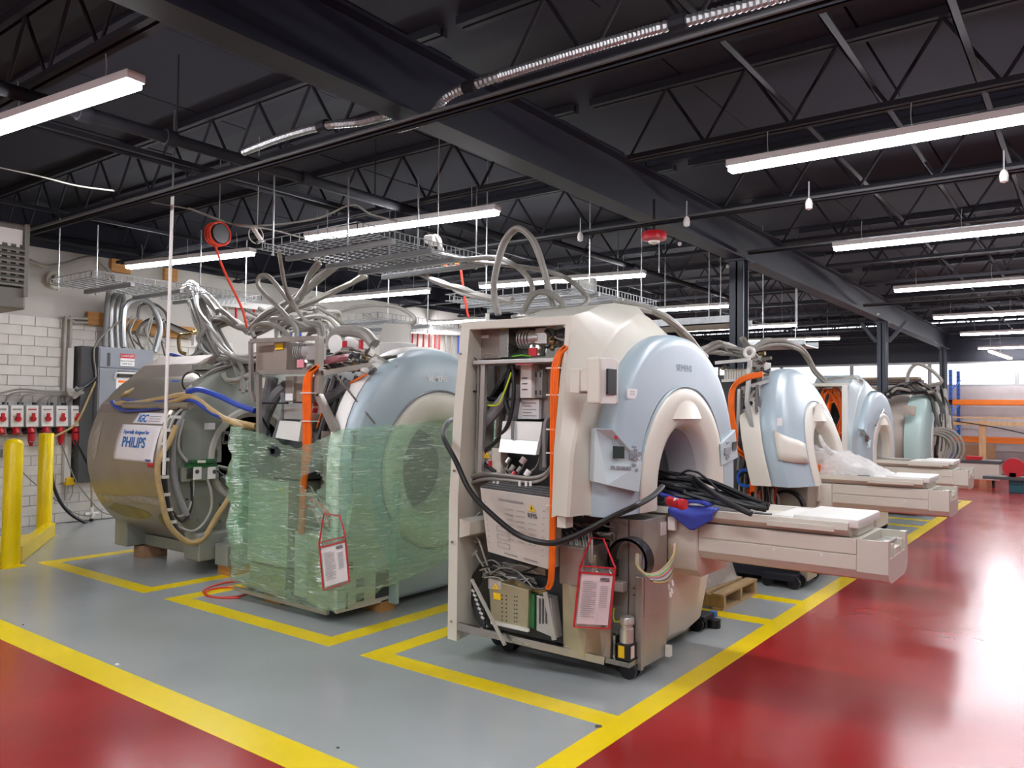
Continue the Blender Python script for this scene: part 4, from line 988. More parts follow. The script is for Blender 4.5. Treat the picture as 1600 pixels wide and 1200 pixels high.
px_box(409, 590, 420, 606, 4.2, .05).build('beige_module', 'beige_plastic', m2, 0)
for k in range(8):
    du = (k % 4 - 1.5) * 3.1; dx = (k // 4) * .025
    MB().tube(wx(3.95 + dx, (497 + du * .3, 572), (484 + du * .7, 584), (480 + du, 606), (480 + du, 650), (480 + du, 700), (474 + du * .6, 760), (471 + du * .5, 835)), .014, 7).build('orange_cable', 'orange_cable', m2)
for v in (614, 658): p = P(480, v, x=3.945); MB().bb(p - Vector((.02, .06, .004)), p + Vector((.07, .06, .004))).build('cable_tie', 'white_plastic', m2, 0)
for k in range(5): MB().tube(wx(4.22 + .02 * k, (495 + k * 2, 668), (503 + k * 2, 645), (517 + k * 2, 622), (540, 603 + k), (572, 585)), .008, 6).build('thin_cable', ['orange_cable', 'brass', 'cable_dark', 'orange_cable', 'cable_grey'][k], m2)
for k in range(12):
    u = random.uniform(505, 560); MB().tube(wx(4.25, (u, random.uniform(585, 600)), (u - 12, 625), (u - random.uniform(20, 30), 665), (u - 30, 690)), random.uniform(.008, .02), 6).build('thin_cable', random.choice(['cable_dark', 'cable_grey', 'grey_foam', 'black_rubber']), m2)
MB().tube(wx(4.2, (545, 600), (530, 612), (510, 624)), .045, 8).build('hose', 'grey_foam', m2)
MB().bar(P(512, 570, x=4.1), P(586, 662, y=4.44), .012).build('stay_rod', 'steel', m2, 0)
# lower stack behind the film
MB().bb((3.92, 5.12, .33), (4.35, 5.64, 1.0)).build('interface_box', 'satin_panel', m2, 0, bevel=.005)
MB().bb((3.93, 5.15, .1), (4.35, 5.62, .31)).build('card_cage', 'zinc_plate', m2, 0, bevel=.004)
warn(m2, 441, 764, 5, 3.918)
warn(m2, 416, 860, 5, 3.926)
MB().bb((3.96, 4.56, .12), (4.4, 5.08, .62)).build('module_rack', 'satin_panel', m2, 0, bevel=.005)
MB().bb((4.2, 4.6, .62), (4.5, 5.08, 1.4)).build('inner_column', 'taupe_enamel', m2, 0, bevel=.005)
MB().bb((4.05, 4.53, .95), (4.5, 4.56, 1.42)).build('inner_sheet', 'grey_enamel', m2, 0)
MB().bb((4.02, 4.52, .55), (4.36, 4.55, .86)).build('inner_sheet', 'cream_plastic', m2, 0)
MB().bb((3.99, 5.05, 1.02), (4.3, 5.55, 1.2)).build('module', 'dark_enamel', m2, 0)
for k in range(14):
    v = random.uniform(770, 800); MB().tube(wx(3.98, (random.uniform(470, 480), v), (485, v + random.uniform(-15, 10)), (500, v + random.uniform(0, 25)), (515, v + random.uniform(10, 50))), .007, 6).build('thin_cable', random.choice(['cable_light', 'cable_dark', 'cable_grey', 'red_line']), m2)
MB().slab([(3.9, 4.52, .5), (3.9, 4.85, .5), (3.9, 4.85, .12), (3.9, 4.62, .08), (3.9, 4.58, .12), (3.9, 4.52, .08)], (.02, 0, 0)).build('access_plate', 'zinc_plate', m2, 0)
MB().slab([(3.9, 4.5, .08), (4.44, 4.5, .08), (4.44, 4.5, .5), (4.38, 4.5, .93), (4.05, 4.5, .93), (3.98, 4.5, .62), (3.9, 4.5, .6)], (0, .02, 0)).build('front_plate', 'satin_panel', m2, 0)
for (a, b, c_, d) in ((3.98, .1, 4.0, .22), (4.08, .13, 4.16, .19), (4.08, .24, 4.16, .3), (4.28, .12, 4.42, .32), (4.0, .38, 4.04, .44)): MB().bb((a, 4.495, b), (c_, 4.5, d)).build('slot', 'ink', m2, 0)
MB().bb((4.42, 4.42, .06), (4.46, 4.5, 1.0)).build('edge_strip', 'teal_plastic', m2, 0, bevel=.005)
MB().bb((3.95, 5.1, .1), (4.0, 5.75, .16)).bar((3.88, 5.75, .09), (3.9, 4.6, .07), .03).bar((3.9, 5.6, .1), (4.3, 5.6, .1), .03).build('floor_rail', 'brushed_steel', m2, 0)
for (x, y) in ((4.05, 5.4), (4.4, 4.62)): tag(MB().bb((x - .06, y - .12, 0), (x + .1, y + .1, .095)).build('wood_block', 'wood', bevel=.004), 'wooden block under the wrapped scanner, ' + ('rear left corner' if y > 5 else 'front corner by the pale blue shell'), 'block', 'wooden support blocks')
MB().bb((4.7, 5.0, 0), (5.7, 5.7, .12)).build('skid', 'dark_enamel', m2, 0)
# green stretch film
path = [((4.4, 6.02), 1.36, .25), ((4.05, 5.92), 1.40, .2), ((3.86, 5.74), 1.42, .16), ((3.845, 5.35), 1.37, .13), ((3.845, 4.92), 1.285, .11), ((3.845, 4.6), 1.38, .1), ((3.86, 4.46), 1.43, .12), ((4.05, 4.41), 1.45, .16), ((4.4, 4.385), 1.465, .24), ((5.0, 4.39), 1.49, .33), ((5.7, 4.40), 1.5, .45), ((5.98, 4.5), 1.5, .5)]
pl = spline([(p[0][0], p[0][1], 0) for p in path], 14); tp = spline([(p[1], p[2], 0) for p in path], 14)
n = len(pl); NV = 44
grid = []
for j in range(NV + 1):
    row = []
    for i in range(n):
        t = j / NV; z = tp[i].y + (tp[i].x - tp[i].y) * t
        z += (.03 * noise.noise(Vector((i * .21, 3, 0))) + .012 * noise.noise(Vector((i * .7, 1, 0)))) * (1 if t > .9 or t < .1 else .0)
        d = (pl[min(i + 1, n - 1)] - pl[max(i - 1, 0)]).normalized(); nn = Vector((d.y, -d.x, 0))
        h = .022 * noise.noise(Vector((i * .16, z * 9, 5))) + .012 * noise.noise(Vector((i * .5, z * 22 + i * .2, 9))) + .008 * noise.noise(Vector((i * .12, z * 60, 2)))
        sag = -.06 * math.exp(-((z - .45) / .25) ** 2) * (1 if 24 < i < 70 else 0)
        row.append(pl[i] + Vector((0, 0, z)) + nn * (h + sag * -.3))
    grid.append(row)
film = MB(); film.v = [p for r in grid for p in r]
hy, hz = P(428, 708, x=3.85).y, P(428, 708, x=3.85).z
hy2, hz2 = P(487, 757, x=3.85).y, P(487, 757, x=3.85).z
for j in range(NV):
    for i in range(n - 1):
        c = grid[j][i]
        if ((c.y - hy) / .085) ** 2 + ((c.z - hz) / .05) ** 2 < 1 and c.x < 4: continue
        if ((c.y - hy2) / .12) ** 2 + ((c.z - hz2) / .075) ** 2 < 1 and c.x < 4: continue
        film.f.append((j * n + i, j * n + i + 1, (j + 1) * n + i + 1, (j + 1) * n + i))
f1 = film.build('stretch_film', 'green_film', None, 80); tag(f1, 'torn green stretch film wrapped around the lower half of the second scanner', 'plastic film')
# loose crumpled second layer at the left corner
gl = MB(); rows = []
for j in range(31):
    t = j / 30; row = []
    for i in range(17):
        s_ = i / 16; y = 5.88 - .3 * s_; z = 1.43 - .95 * t
        bulge = .05 + .05 * noise.noise(Vector((s_ * 5, t * 9, 1))) + .03 * noise.noise(Vector((s_ * 12, t * 25, 4))) + .05 * math.sin(PI * s_)
        row.append(Vector((3.86 - bulge + .16 * (1 - s_) ** 2, y + .05 * noise.noise(Vector((t * 8, 2, s_ * 3))), z)))
    rows.append(row)
gl.loft(rows)
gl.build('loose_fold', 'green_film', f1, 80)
dh2 = thing('document_holder', 'red trimmed clear document holder hanging on the green wrapped scanner', 'holder', P(522, 885, x=3.80), 'red document holders')
holder(dh2, (499, 848), (540, 838), (546.5, 909), (506, 922), 3.80, [(506, 803), (531, 806)], 'paper')

# ------------------------------------------------------------------ third scanner: bare steel magnet (bay 3)
XB, YB, ZB, RB = 4.78, 6.85, 1.09, .94
m3 = thing('magnet_barrel', 'bare steel magnet barrel with white brand sheet and tan hoses', 'scanner', (XB, 7.6, 0))
MB().lathe([(.5, 8.36), (.86, 8.36), (RB, 8.28), (RB, 6.95), (RB - .03, 6.92), (RB - .03, 6.9)], (XB, 0, ZB), 72, 'y').build('barrel', 'magnet_skin', m3, 40)
MB().lathe([(RB - .05, 6.93), (RB - .03, 6.88), (RB - .09, 6.83), (.48, 6.83), (.46, 6.85), (.44, 6.9)], (XB, 0, ZB), 64, 'y').loft([]) if False else None
def annulus(prof, m, nm, n=64):
    rings = [[Vector((XB + r * math.cos(2 * PI * i / n), y, ZB + r * math.sin(2 * PI * i / n))) for i in range(n)] for r, y in prof]
    return MB().loft(rings, True).build(nm, m, m3, 40)
annulus([(RB - .02, 6.93), (RB - .03, 6.88), (RB - .10, 6.83), (.50, 6.83)], 'magnet_face', 'end_plate')
annulus([(.50, 6.835), (.49, 6.79), (.45, 6.79), (.445, 6.84), (.40, 6.85)], 'cable_light', 'bore_ring')
annulus([(.43, 6.85), (.40, 7.0), (.40, 8.3)], 'dark_enamel', 'bore_tube')
# turret with sloping flanks on top of the barrel
tp_ = [(3.93, 1.48), (3.98, 1.60), (4.42, 2.02), (4.60, 2.12), (5.2, 2.12), (5.5, 1.7)]
MB().prism(tp_, 'y', 7.25, 8.32).build('turret_cover', 'taupe_enamel', m3, 0, bevel=.02)
MB().slab([(4.02, 7.15, 1.62), (4.02, 8.3, 1.62), (3.94, 8.3, 1.52), (3.94, 7.15, 1.52)], (.05, 0, .0)).build('turret_ledge', 'magnet_skin', m3, 0, bevel=.01)
MB().cyl(P(195, 633, x=3.9), P(297, 634, x=4.0), .035, n=14).build('drain_pipe', 'magnet_skin', m3)
MB().bb((4.35, 7.0, 1.95), (4.9, 7.24, 2.0)).build('turret_step', 'magnet_face', m3, 0)
def flank(u, v):
    d = ray(u, v); t = (EYE - 1.6 + .9545 * 3.98) / (.9545 * d.x - d.z); return Vector((d.x * t - .006, d.y * t, EYE + d.z * t + .006))
MB().slab([flank(270, 596), flank(281, 596), flank(280, 606), flank(269, 606)], (-.004, 0, .004)).build('blue_sticker', 'blue_paint', m3, 0)
MB().slab([flank(286, 597), flank(300, 597), flank(300, 606), flank(286, 606)], (-.004, 0, .004)).build('label', 'pale_blue', m3, 0)
# sheets on the curved skin
def on_skin(o, lift):
    off = wloc(o)
    for v in o.data.vertices:
        z = v.co.z + off.z; r = RB + lift + (v.co.x + off.x - 3.8)
        v.co.x = XB - math.sqrt(max(.01, r * r - (z - ZB) ** 2)) - off.x
def sheet(y0, y1, z0, z1, m, nm, lift=.003, skew=0.):
    rows = [[Vector((3.8, y0 + (y1 - y0) * j / 10 + skew * (i / 12), z0 + (z1 - z0) * i / 12)) for j in range(11)] for i in range(13)]
    o = MB().loft(rows).build(nm, m, m3, 80, solid=.002); on_skin(o, lift); return o
sheet(7.0, 7.74, 1.06, 1.405, 'paper', 'brand_sheet', .004, -.06)
sheet(6.96, 7.5, 1.42, 1.52, 'paper', 'maker_label', .004, -.05)
for s_, z, sz, mt, yc, bd in (('Especially designed for', 1.335, .052, 'blue_ink', 7.36, 0), ('PHILIPS', 1.235, .135, 'blue_ink', 7.37, .003), ('IGC', 1.465, .1, 'blue_ink', 7.33, .002), ('PHILIPS', 1.08, .03, 'blue_ink', 7.08, 0)):
    o = text('lettering', s_, mt, m3, (3.8, yc, z), (0, -1, 0), (0, 0, 1), sz, .0015, bold=bd); on_skin(o, .008)
for i in range(3):
    o = MB().bb((3.799, 7.02, 1.485 - i * .022), (3.801, 7.22, 1.491 - i * .022)).build('print_line', 'grey_ink', m3, 0); on_skin(o, .007)
sheet(6.99, 7.10, 1.02, 1.22, 'red_plastic', 'red_sticker', .003)
def blob(cy, cz, ry, rz, m, nm, seed):
    rows = []
    for i in range(7):
        q = i / 6
        rows.append([Vector((3.8, cy + ry * q * math.cos(t) * (1 + .35 * noise.noise(Vector((math.cos(t) * 2, math.sin(t) * 2, seed)))), cz + rz * q * math.sin(t) * (1 + .3 * noise.noise(Vector((math.cos(t) * 3, math.sin(t) * 3, seed + 7)))))) for t in [2 * PI * k / 24 for k in range(25)]])
    o = MB().loft(rows).build(nm, m, m3, 80); on_skin(o, .0025)
blob(7.9, .66, .33, .035, 'scuff', 'scraped_paint', 1); blob(7.3, .69, .36, .035, 'scuff', 'scraped_paint', 2); blob(8.12, 1.25, .06, .2, 'scuff', 'scraped_paint', 3)
blob(7.75, .53, .42, .07, 'stain', 'yellow_stain', 4); blob(7.1, .45, .15, .12, 'stain', 'yellow_stain', 5)
# feet and skids
for (x0, y0, z0, x1, y1, z1) in ((4.15, 8.05, .13, 4.45, 8.3, .45), (4.15, 6.72, .14, 4.55, 6.98, .4), (5.1, 6.75, .0, 5.5, 6.98, .4), (5.1, 8.05, .0, 5.45, 8.3, .45)):
    MB().bb((x0, y0, z0), (x1, y1, z1)).build('foot', 'magnet_face', m3, 0, bevel=.015)
MB().bb((4.3, 6.5, .1), (4.62, 6.7, .3)).build('mount_plate', 'magnet_face', m3, 0, bevel=.012)
MB().bb((4.4, 6.55, .3), (4.56, 6.95, .34)).build('mount_arm', 'magnet_face', m3, 0)
MB().bb((4.35, 6.9, .13), (5.3, 8.2, .24)).build('skid', 'magnet_face', m3, 0)
MB().cyl((4.42, 8.15, .0), (4.42, 8.15, .13), .02, n=8).build('jack_leg', 'steel', m3)
# front plate details
yf = 6.825
def fb(u0, v0, u1, v1, d, mt, nm, bv=.004): py_box(u0, v0, u1, v1, yf - d, d).build(nm, mt, m3, 0, bevel=bv)
fb(284, 657, 346, 722, .008, 'magnet_face', 'cover_plate'); fb(285, 669, 314, 718, .014, 'magnet_face', 'door_plate')
fb(320, 661, 336, 671, .012, 'paper', 'label', 0)
for u, v in ((350, 686), (334, 708), (351, 682)): 
    c = P(u, v, y=yf); MB().bb(c - Vector((.03, .03, .05)), c + Vector((.03, 0, .05))).build('clamp', 'steel', m3, 0, bevel=.006)
fb(294, 719, 339, 729, .06, 'green_board', 'circuit_board', .001)
for k in range(10): c = P(296 + k * 4.3, 721, y=yf - .06); MB().bb(c - Vector((.014, .02, .012)), c + Vector((.014, .0, .012))).build('board_part', random.choice(['white_plastic', 'orange_cable', 'dark_enamel', 'green_board']), m3, 0)
fb(284, 731, 342, 749, .05, 'magnet_face', 'bracket'); fb(292, 731, 302, 748, .06, 'steel', 'switch'); fb(303, 730, 315, 749, .065, 'white_plastic', 'meter'); fb(326, 730, 337, 748, .065, 'white_plastic', 'meter')
for u, v in ((305, 737), (332, 737)): c = P(u + 3, v, y=yf - .066); MB().cyl(c, c + Vector((0, -.004, 0)), .02, n=12).build('dial', 'dark_enamel', m3)
for k in range(7):
    u, v = random.uniform(285, 345), random.uniform(765, 815); c = P(u, v, y=yf); MB().cyl(c, c + Vector((0, -.006, 0)), .012, n=8).build('bolt', 'steel', m3)
for pts, r, mt in (([(286, 655), (278, 690), (282, 708), (294, 722)], .014, 'cable_light'), ([(302, 749), (300, 780), (292, 800), (280, 807), (268, 800), (262, 780)], .012, 'cable_light'), ([(324, 749), (330, 770), (330, 795), (318, 818), (300, 830), (275, 822)], .012, 'cable_light'), ([(299, 749), (299, 790), (285, 815), (262, 790)], .014, 'black_rubber'), ([(340, 730), (358, 738), (372, 752)], .012, 'black_rubber'), ([(340, 728), (360, 733), (373, 745)], .012, 'cable_light'), ([(338, 735), (352, 745), (370, 755)], .014, 'black_rubber'), ([(345, 745), (360, 760), (372, 758)], .03, 'dark_enamel'), ([(372, 752), (360, 775), (345, 790)], .03, 'dark_enamel')):
    MB().tube(wy(yf - .04, *pts), r, 7).build('thin_cable', mt, m3)
bd = wy(yf - .03, (298, 625), (280, 643), (266, 672), (258, 705), (256, 745), (260, 785), (268, 815), (285, 840))
MB().tube(bd, .03, 8).build('cable_loom', 'black_rubber', m3)
for k in range(9):
    q = spline(bd, 6)[4 + k * 4]; MB().bb(q - Vector((.034, .036, .014)), q + Vector((.03, .03, .014))).build('tape_band', 'white_plastic', m3, 0)
MB().tube(wy(yf - .04, (300, 630), (283, 650), (272, 680), (270, 720), (277, 765), (292, 805)), .028, 8).build('hose', 'grey_hose', m3)
MB().tube(wy(yf - .05, (295, 632), (275, 648), (264, 672)), .014, 7).build('thin_cable', 'cable_light', m3)
for pts, r, mt in (
    ([(180, 632, 3.95), (215, 630, 3.95), (255, 623, 3.98), (290, 617, 4.0), (312, 628, 4.05), (340, 648, 4.1), (370, 662, 4.1), (400, 668, 4.2)], .026, 'tan_hose'),
    ([(190, 627, 4.0), (230, 634, 3.95), (270, 628, 3.98), (300, 620, 4.0), (330, 640, 4.1), (355, 655, 4.1), (400, 666, 4.15)], .024, 'tan_hose'),
    ([(175, 628, 3.95), (182, 636, 3.93), (200, 641, 3.93), (250, 637, 3.95)], .022, 'blue_hose'),
    ([(190, 625, 4.0), (230, 628, 3.96), (280, 624, 4.0), (305, 628, 4.0), (330, 645, 4.08), (365, 660, 4.1), (385, 666, 4.15)], .018, 'blue_hose'),
    ([(293, 612, 4.0), (312, 609, 4.02), (340, 618, 4.05), (370, 632, 4.1), (398, 642, 4.15)], .026, 'blue_hose'),
    ([(188, 622, 4.1), (195, 615, 4.05), (218, 605, 4.2), (222, 596, 4.3), (235, 585, 4.45), (250, 575, 4.6)], .022, 'tan_hose'),
    ([(218, 602, 4.25), (235, 592, 4.4), (262, 583, 4.55)], .02, 'cable_light'),
    ([(232, 588, 4.5), (248, 576, 4.6)], .022, 'blue_hose'), ([(265, 553, 4.9), (285, 558, 4.9), (295, 563, 4.9)], .022, 'blue_hose')):
    MB().tube([P(p[0], p[1], x=p[2]) for p in pts], r, 8).build('hose', mt, m3)
MB().tube(wy(yf - .09, (275, 665), (265, 690), (250, 715), (246, 740), (252, 775), (262, 815), (280, 838), (300, 848), (320, 838), (340, 805), (360, 775)), .026, 8).build('hose', 'tan_hose', m3)
for k in range(12):
    a = P(random.uniform(298, 335), random.uniform(585, 612), y=6.95); b = a + Vector((random.uniform(.2, .5), random.uniform(-.1, .3), random.uniform(-.05, .25)))
    MB().tube([a, a.lerp(b, .5) + Vector((0, 0, random.uniform(0, .1))), b], random.uniform(.012, .022), 6).build('thin_hose', random.choice(['cable_dark', 'cable_grey', 'black_rubber']), m3)
MB().ring(P(300, 597, y=6.95), .1, .008, 'y').build('cable_loop', 'black_rubber', m3)
# wedge of polished shroud beside the face
MB().lathe([(.72, 6.9), (.9, 7.0), (.9, 7.2), (.4, 7.25)], (XB + .32, 0, 1.2), 40, 'y').build('shroud', 'magnet_face', m3, 50)
for x, y, lb in ((4.42, 8.06, 'brown wooden block under the rear foot of the steel magnet'), (4.48, 6.62, 'pale wooden block under the front foot of the steel magnet')):
    tag(MB().bb((x - .13, y - .1, 0), (x + .13, y + .1, .1 if y < 7 else .12)).build('wood_block', 'wood' if y < 7 else 'cardboard', bevel=.004), lb, 'block', 'wooden support blocks')

# ------------------------------------------------------------------ scanners farther along the row
def steel_head(root, xc, y0, k=0.):
    x = xc - .62
    MB().bb((x, y0 - .02, .06), (x + .3, y0 + .3, .92 + k)).build('lift_column', 'brushed_steel', root, 0, bevel=.005)
    MB().bb((x + .3, y0 - .04, .72 + k), (x + .34, y0, .9 + k)).build('switch_box', 'white_plastic', root, 0, bevel=.004)
    ctr = Vector((x - .05, y0 + .15, .68 + k)); R = .15
    for i in range(20):
        t = -PI * .25 + i * PI * 1.45 / 19
        MB().box(ctr + Vector((0, -R * math.cos(t), R * math.sin(t))), (.08, .055, .026), rx=PI / 2 - t if False else -(t - PI / 2)).build('chain_link', 'black_plastic', root, 0, bevel=.003)
    MB().bb((xc - .2, y0 + .02, .08), (xc + .6, y0 + .2, .95)).build('lower_cover', 'cream_plastic', root, 0, bevel=.03)
    for dx, dy in ((-.6, .05), (-.45, .12), (.6, .1), (-.6, .9)): caster(root, xc + dx, y0 + dy, .06)
    MB().bb((xc - .7, y0 + .05, .07), (xc + .65, y0 + .95, .2)).build('base_frame', 'black_steel', root, 0)
    MB().lathe([(.33, y0 + .35), (.74, y0 + .35), (.78, y0 + .38), (.78, y0 + 1.05), (.33, y0 + 1.08)], (xc + .1, 0, 1.05), 32, 'y').build('magnet', 'dark_enamel', root, 30)
m4 = thing('mri_scanner', 'pale blue scanner with white plastic bag and orange bundle on its table', 'scanner', (8.0, 2.8, 0), 'scanners with pale blue fronts')
front_unit(m4, 8.0, 2.13, .925, 'blue_plastic', 'cream_plastic', .93, .22, .24, .97, .14)
def A4(hw, za, y): 
    r = arch(8.0, hw, 1.1 + (za - 1.1) * .925, 1.1, .93, 2.13 + y)
    for p in r: p.y += .24 * (p.z - 1.1)
    return r
MB().loft([A4(.965, 2.105, .45), A4(.955, 2.09, .29), A4(.945, 2.07, .27)]).build('edge_band', 'cream_plastic', m4, 50)
def shell4(hw, za, y, z, out=.012):
    hw *= .97; b = (za - 1.1) * .925; q = max(0, (z - 1.1) / b); x = 8.0 - (hw + out) * max(0, 1 - q ** 2.15) ** (1 / 2.15)
    return Vector((x, 2.13 + y + .24 * (z - 1.1) - out, z))
rws = []
for z0, z1 in ((1.17, 1.13), (1.26, 1.2), (1.36, 1.26), (1.43, 1.31)):
    rg = ((.972, 2.11, .16), (.95, 2.085, .112), (.9, 2.03, .064), (.78, 1.9, .015), (.69, 1.79, -.01))
    rws.append([shell4(*r, z0 + (z1 - z0) * i / 4) for i, r in enumerate(rg)])
MB().loft(rws).build('control_blank', 'cream_plastic', m4, 40, solid=.02)
py_box(1215, 653, 1222, 665, 2.27, .004).build('label', 'paper', m4, 0)
text('logo', 'SIEMENS', 'pale_ink', m4, P(1258, 610, y=2.345), (1, 0, .0), (0, .24, 1), .07)
steel_head(m4, 8.0, 2.16, .04)
table(m4, 8.0, 2.02, 1.05, .03)
X = 7.12
fr = MB()
for a, b, w_ in (((1118, 567), (1172, 562), .03), ((1172, 562), (1167, 630), .035), ((1167, 630), (1178, 675), .035), ((1155, 608), (1152, 690), .025), ((1160, 607), (1200, 595), .03), ((1128, 595), (1150, 594), .025)):
    fr.bar(P(*a, x=X), P(*b, x=X if b[0] != 1200 else X + .3), w_)
fr.build('frame', 'aluminium', m4, 0)
for k in range(7):
    du = (k % 3 - 1) * 2.2; dx = (k // 3) * .03
    MB().tube(wx(7.1 + dx, (1192, 585 + du), (1170, 589 + du), (1152, 598 + du), (1144 + du, 612), (1143 + du, 640), (1148 + du, 680), (1150 + du, 700), (1168 + du, 716), (1176 + du, 740), (1176 + du, 768)), .016, 7).build('orange_cable', 'orange_cable', m4)
px_box(1131, 577, 1164, 594, 7.2, .2).build('filter_box', 'beige_plastic', m4, 0, bevel=.006)
for i in range(7): px_box(1134 + i * 4, 578, 1134.7 + i * 4, 592, 7.195, .004).build('vent_slot', 'grey_ink', m4, 0)
px_box(1172, 566, 1194, 580, 7.4, .2).build('control_box', 'cable_light', m4, 0, bevel=.006)
MB().bb((7.35, 2.6, .3), (7.5, 3.3, 1.95)).build('back_panel', 'dark_enamel', m4, 0)
for k in range(30):
    u, v = random.uniform(1150, 1196), random.uniform(600, 700)
    MB().tube(wx(7.15 + random.uniform(0, .15), (u, v), (u + random.uniform(-14, 6), v + 30), (u + random.uniform(-16, 4), v + random.uniform(40, 75))), random.uniform(.008, .03), 6).build('hose', random.choice(['cable_dark', 'grey_foam', 'black_rubber', 'grey_hose']), m4)
for k in range(26):
    u = random.uniform(1150, 1215); MB().tube(wx(7.2 + random.uniform(0, .15), (u, random.uniform(735, 775)), (u + random.uniform(-4, 8), 785), (u + random.uniform(-5, 12), random.uniform(795, 830))), random.uniform(.006, .013), 6).build('thin_cable', random.choice(['cable_light', 'red_line', 'cable_grey', 'cable_dark', 'orange_cable']), m4)
c = P(1165, 747, x=7.15); MB().ring(c, .075, .014, 'x').build('blue_coil', 'blue_paint', m4)
px_box(1152, 735, 1175, 770, 7.3, .05).build('black_module', 'black_plastic', m4, 0)
MB().tube(wx(7.25, (1182, 743), (1195, 745), (1208, 757), (1213, 775), (1213, 790)), .01, 6).build('thin_cable', 'black_rubber', m4)
for k in range(22):
    u, v = random.uniform(1122, 1200), random.uniform(552, 592); p = P(u, v, x=7.3)
    MB().cyl(p, p + Vector((random.uniform(-.03, .03), random.uniform(-.1, .1), random.uniform(-.04, .04))), random.uniform(.01, .02), n=8).build('valve_fitting', random.choice(['steel', 'dark_enamel', 'steel', 'brass']), m4)

m5 = thing('mri_scanner', 'smaller blue scanner with grey side cover beside a coil of orange cable', 'scanner', (11.25, 2.9, 0), 'scanners with pale blue fronts')
dx5, dy5 = 11.12 - XC, 2.28 - Y0
front_unit(m5, 11.12, 2.28, .77, 'blue_plastic', 'cream_plastic', .85, .1, 0, .94)
beige_cover(m5, dx5, dy5, .8, 'pale_blue', .85, .94, .7)
for z0, z1 in ((.85, 1.93),): MB().bb((10.06, 2.45, z0), (10.1, 2.51, z1)).build('front_post', 'white_plastic', m5, 0)
MB().bb((10.1, 2.45, 1.92), (10.16, 3.5, 1.96)).build('top_rail', 'beige_plastic', m5, 0, bevel=.004)
MB().bb((10.2, 3.42, .15), (10.26, 3.5, 1.95)).build('rear_post', 'beige_plastic', m5, 0, bevel=.004)
steel_head(m5, 11.12, 2.3, -.03)
table(m5, 11.12, 2.2, 1.27, .02)
q = [P(1343, 668, y=2.37), P(1350, 671, y=2.27), P(1361, 687, y=2.24), P(1360, 700, y=2.24), P(1344, 694, y=2.37)]
MB().slab(q, (0, .03, 0)).build('control_panel', 'pale_blue', m5, 0, bevel=.004)
py_box(1352, 681, 1357, 690, 2.25, .004).build('display', 'dark_screen', m5, 0)
for k in range(10):
    pts = []; c = P(1304 + random.uniform(-4, 4), 648 + random.uniform(-6, 6), x=10.32)
    ry, rz = random.uniform(.06, .13), random.uniform(.2, .34); ph = random.uniform(-.3, .3)
    for i in range(15):
        t = 2 * PI * i / 14; a_, b_ = ry * math.cos(t), rz * math.sin(t); pts.append(c + Vector((random.uniform(-.03, .03), a_ * math.cos(ph) - b_ * math.sin(ph), a_ * math.sin(ph) + b_ * math.cos(ph))))
    MB().tube(pts, .014, 6, 3).build('orange_loop', 'orange_cable', m5)
for k in range(5): MB().tube(wx(10.25, (1325 + k, 624), (1319 + k, 638), (1318 + k, 680), (1316 + k, 735)), .02, 6).build('orange_cable', 'orange_cable', m5)
MB().bb((10.5, 2.75, .3), (10.65, 3.45, 1.9)).build('back_panel', 'dark_enamel', m5, 0)
px_box(1292, 690, 1312, 735, 10.3, .15).build('module', 'grey_enamel', m5, 0, bevel=.006); px_box(1294, 662, 1302, 690, 10.3, .1).build('module', 'white_plastic', m5, 0, bevel=.005); px_box(1303, 675, 1312, 690, 10.35, .1).build('module', 'dark_enamel', m5, 0)
for k in range(14):
    u = random.uniform(1318, 1345); MB().tube(wx(10.45, (u, random.uniform(735, 748)), (u + 3, 755), (u + random.uniform(-8, 8), 775)), random.uniform(.008, .015), 6).build('thin_cable', random.choice(['cable_light', 'cable_grey', 'cable_dark', 'red_line']), m5)
for k in range(4): MB().tube([(11.15 + .05 * k, 2.6, 1.0 + .01 * k), (11.1 + .05 * k, 2.2, .98), (11.05 + .07 * k, 1.9, .99)], .025, 7).build('grey_cable', 'cable_grey', m5)
MB().tube([P(1380, 640, y=2.25), P(1375, 650, y=2.22), P(1368, 665, y=2.22)], .012, 6).build('rim_clip', 'steel', m5)

m6 = thing('mri_scanner', 'farthest grey scanner with a pale green front draped in cables', 'scanner', (14.3, 3.0, 0))
MB().lathe([(.3, 2.45), (.82, 2.45), (.84, 2.5), (.84, 3.75), (.3, 3.8)], (14.3, 0, 1.08), 48, 'y').build('magnet_shell', 'taupe_enamel', m6, 40)
for yy in (2.75, 3.1): MB().lathe([(.84, yy), (.865, yy), (.865, yy + .05), (.84, yy + .05)], (14.3, 0, 1.08), 48, 'y').build('hoop', 'taupe_enamel', m6, 30)
MB().slab([P(1412, 633, x=13.43), P(1432, 635, x=13.44), P(1430, 650, x=13.42), P(1411, 648, x=13.42)], (-.02, 0, 0)).build('raised_panel', 'taupe_enamel', m6, 0, bevel=.004)
front_unit(m6, 14.3, 2.12, .80, 'teal_plastic', 'white_plastic', .3, .26, 0, .92, .1)
MB().bb((13.6, 2.3, .05), (15.0, 3.7, .35)).build('magnet_cradle', 'dark_enamel', m6, 0)
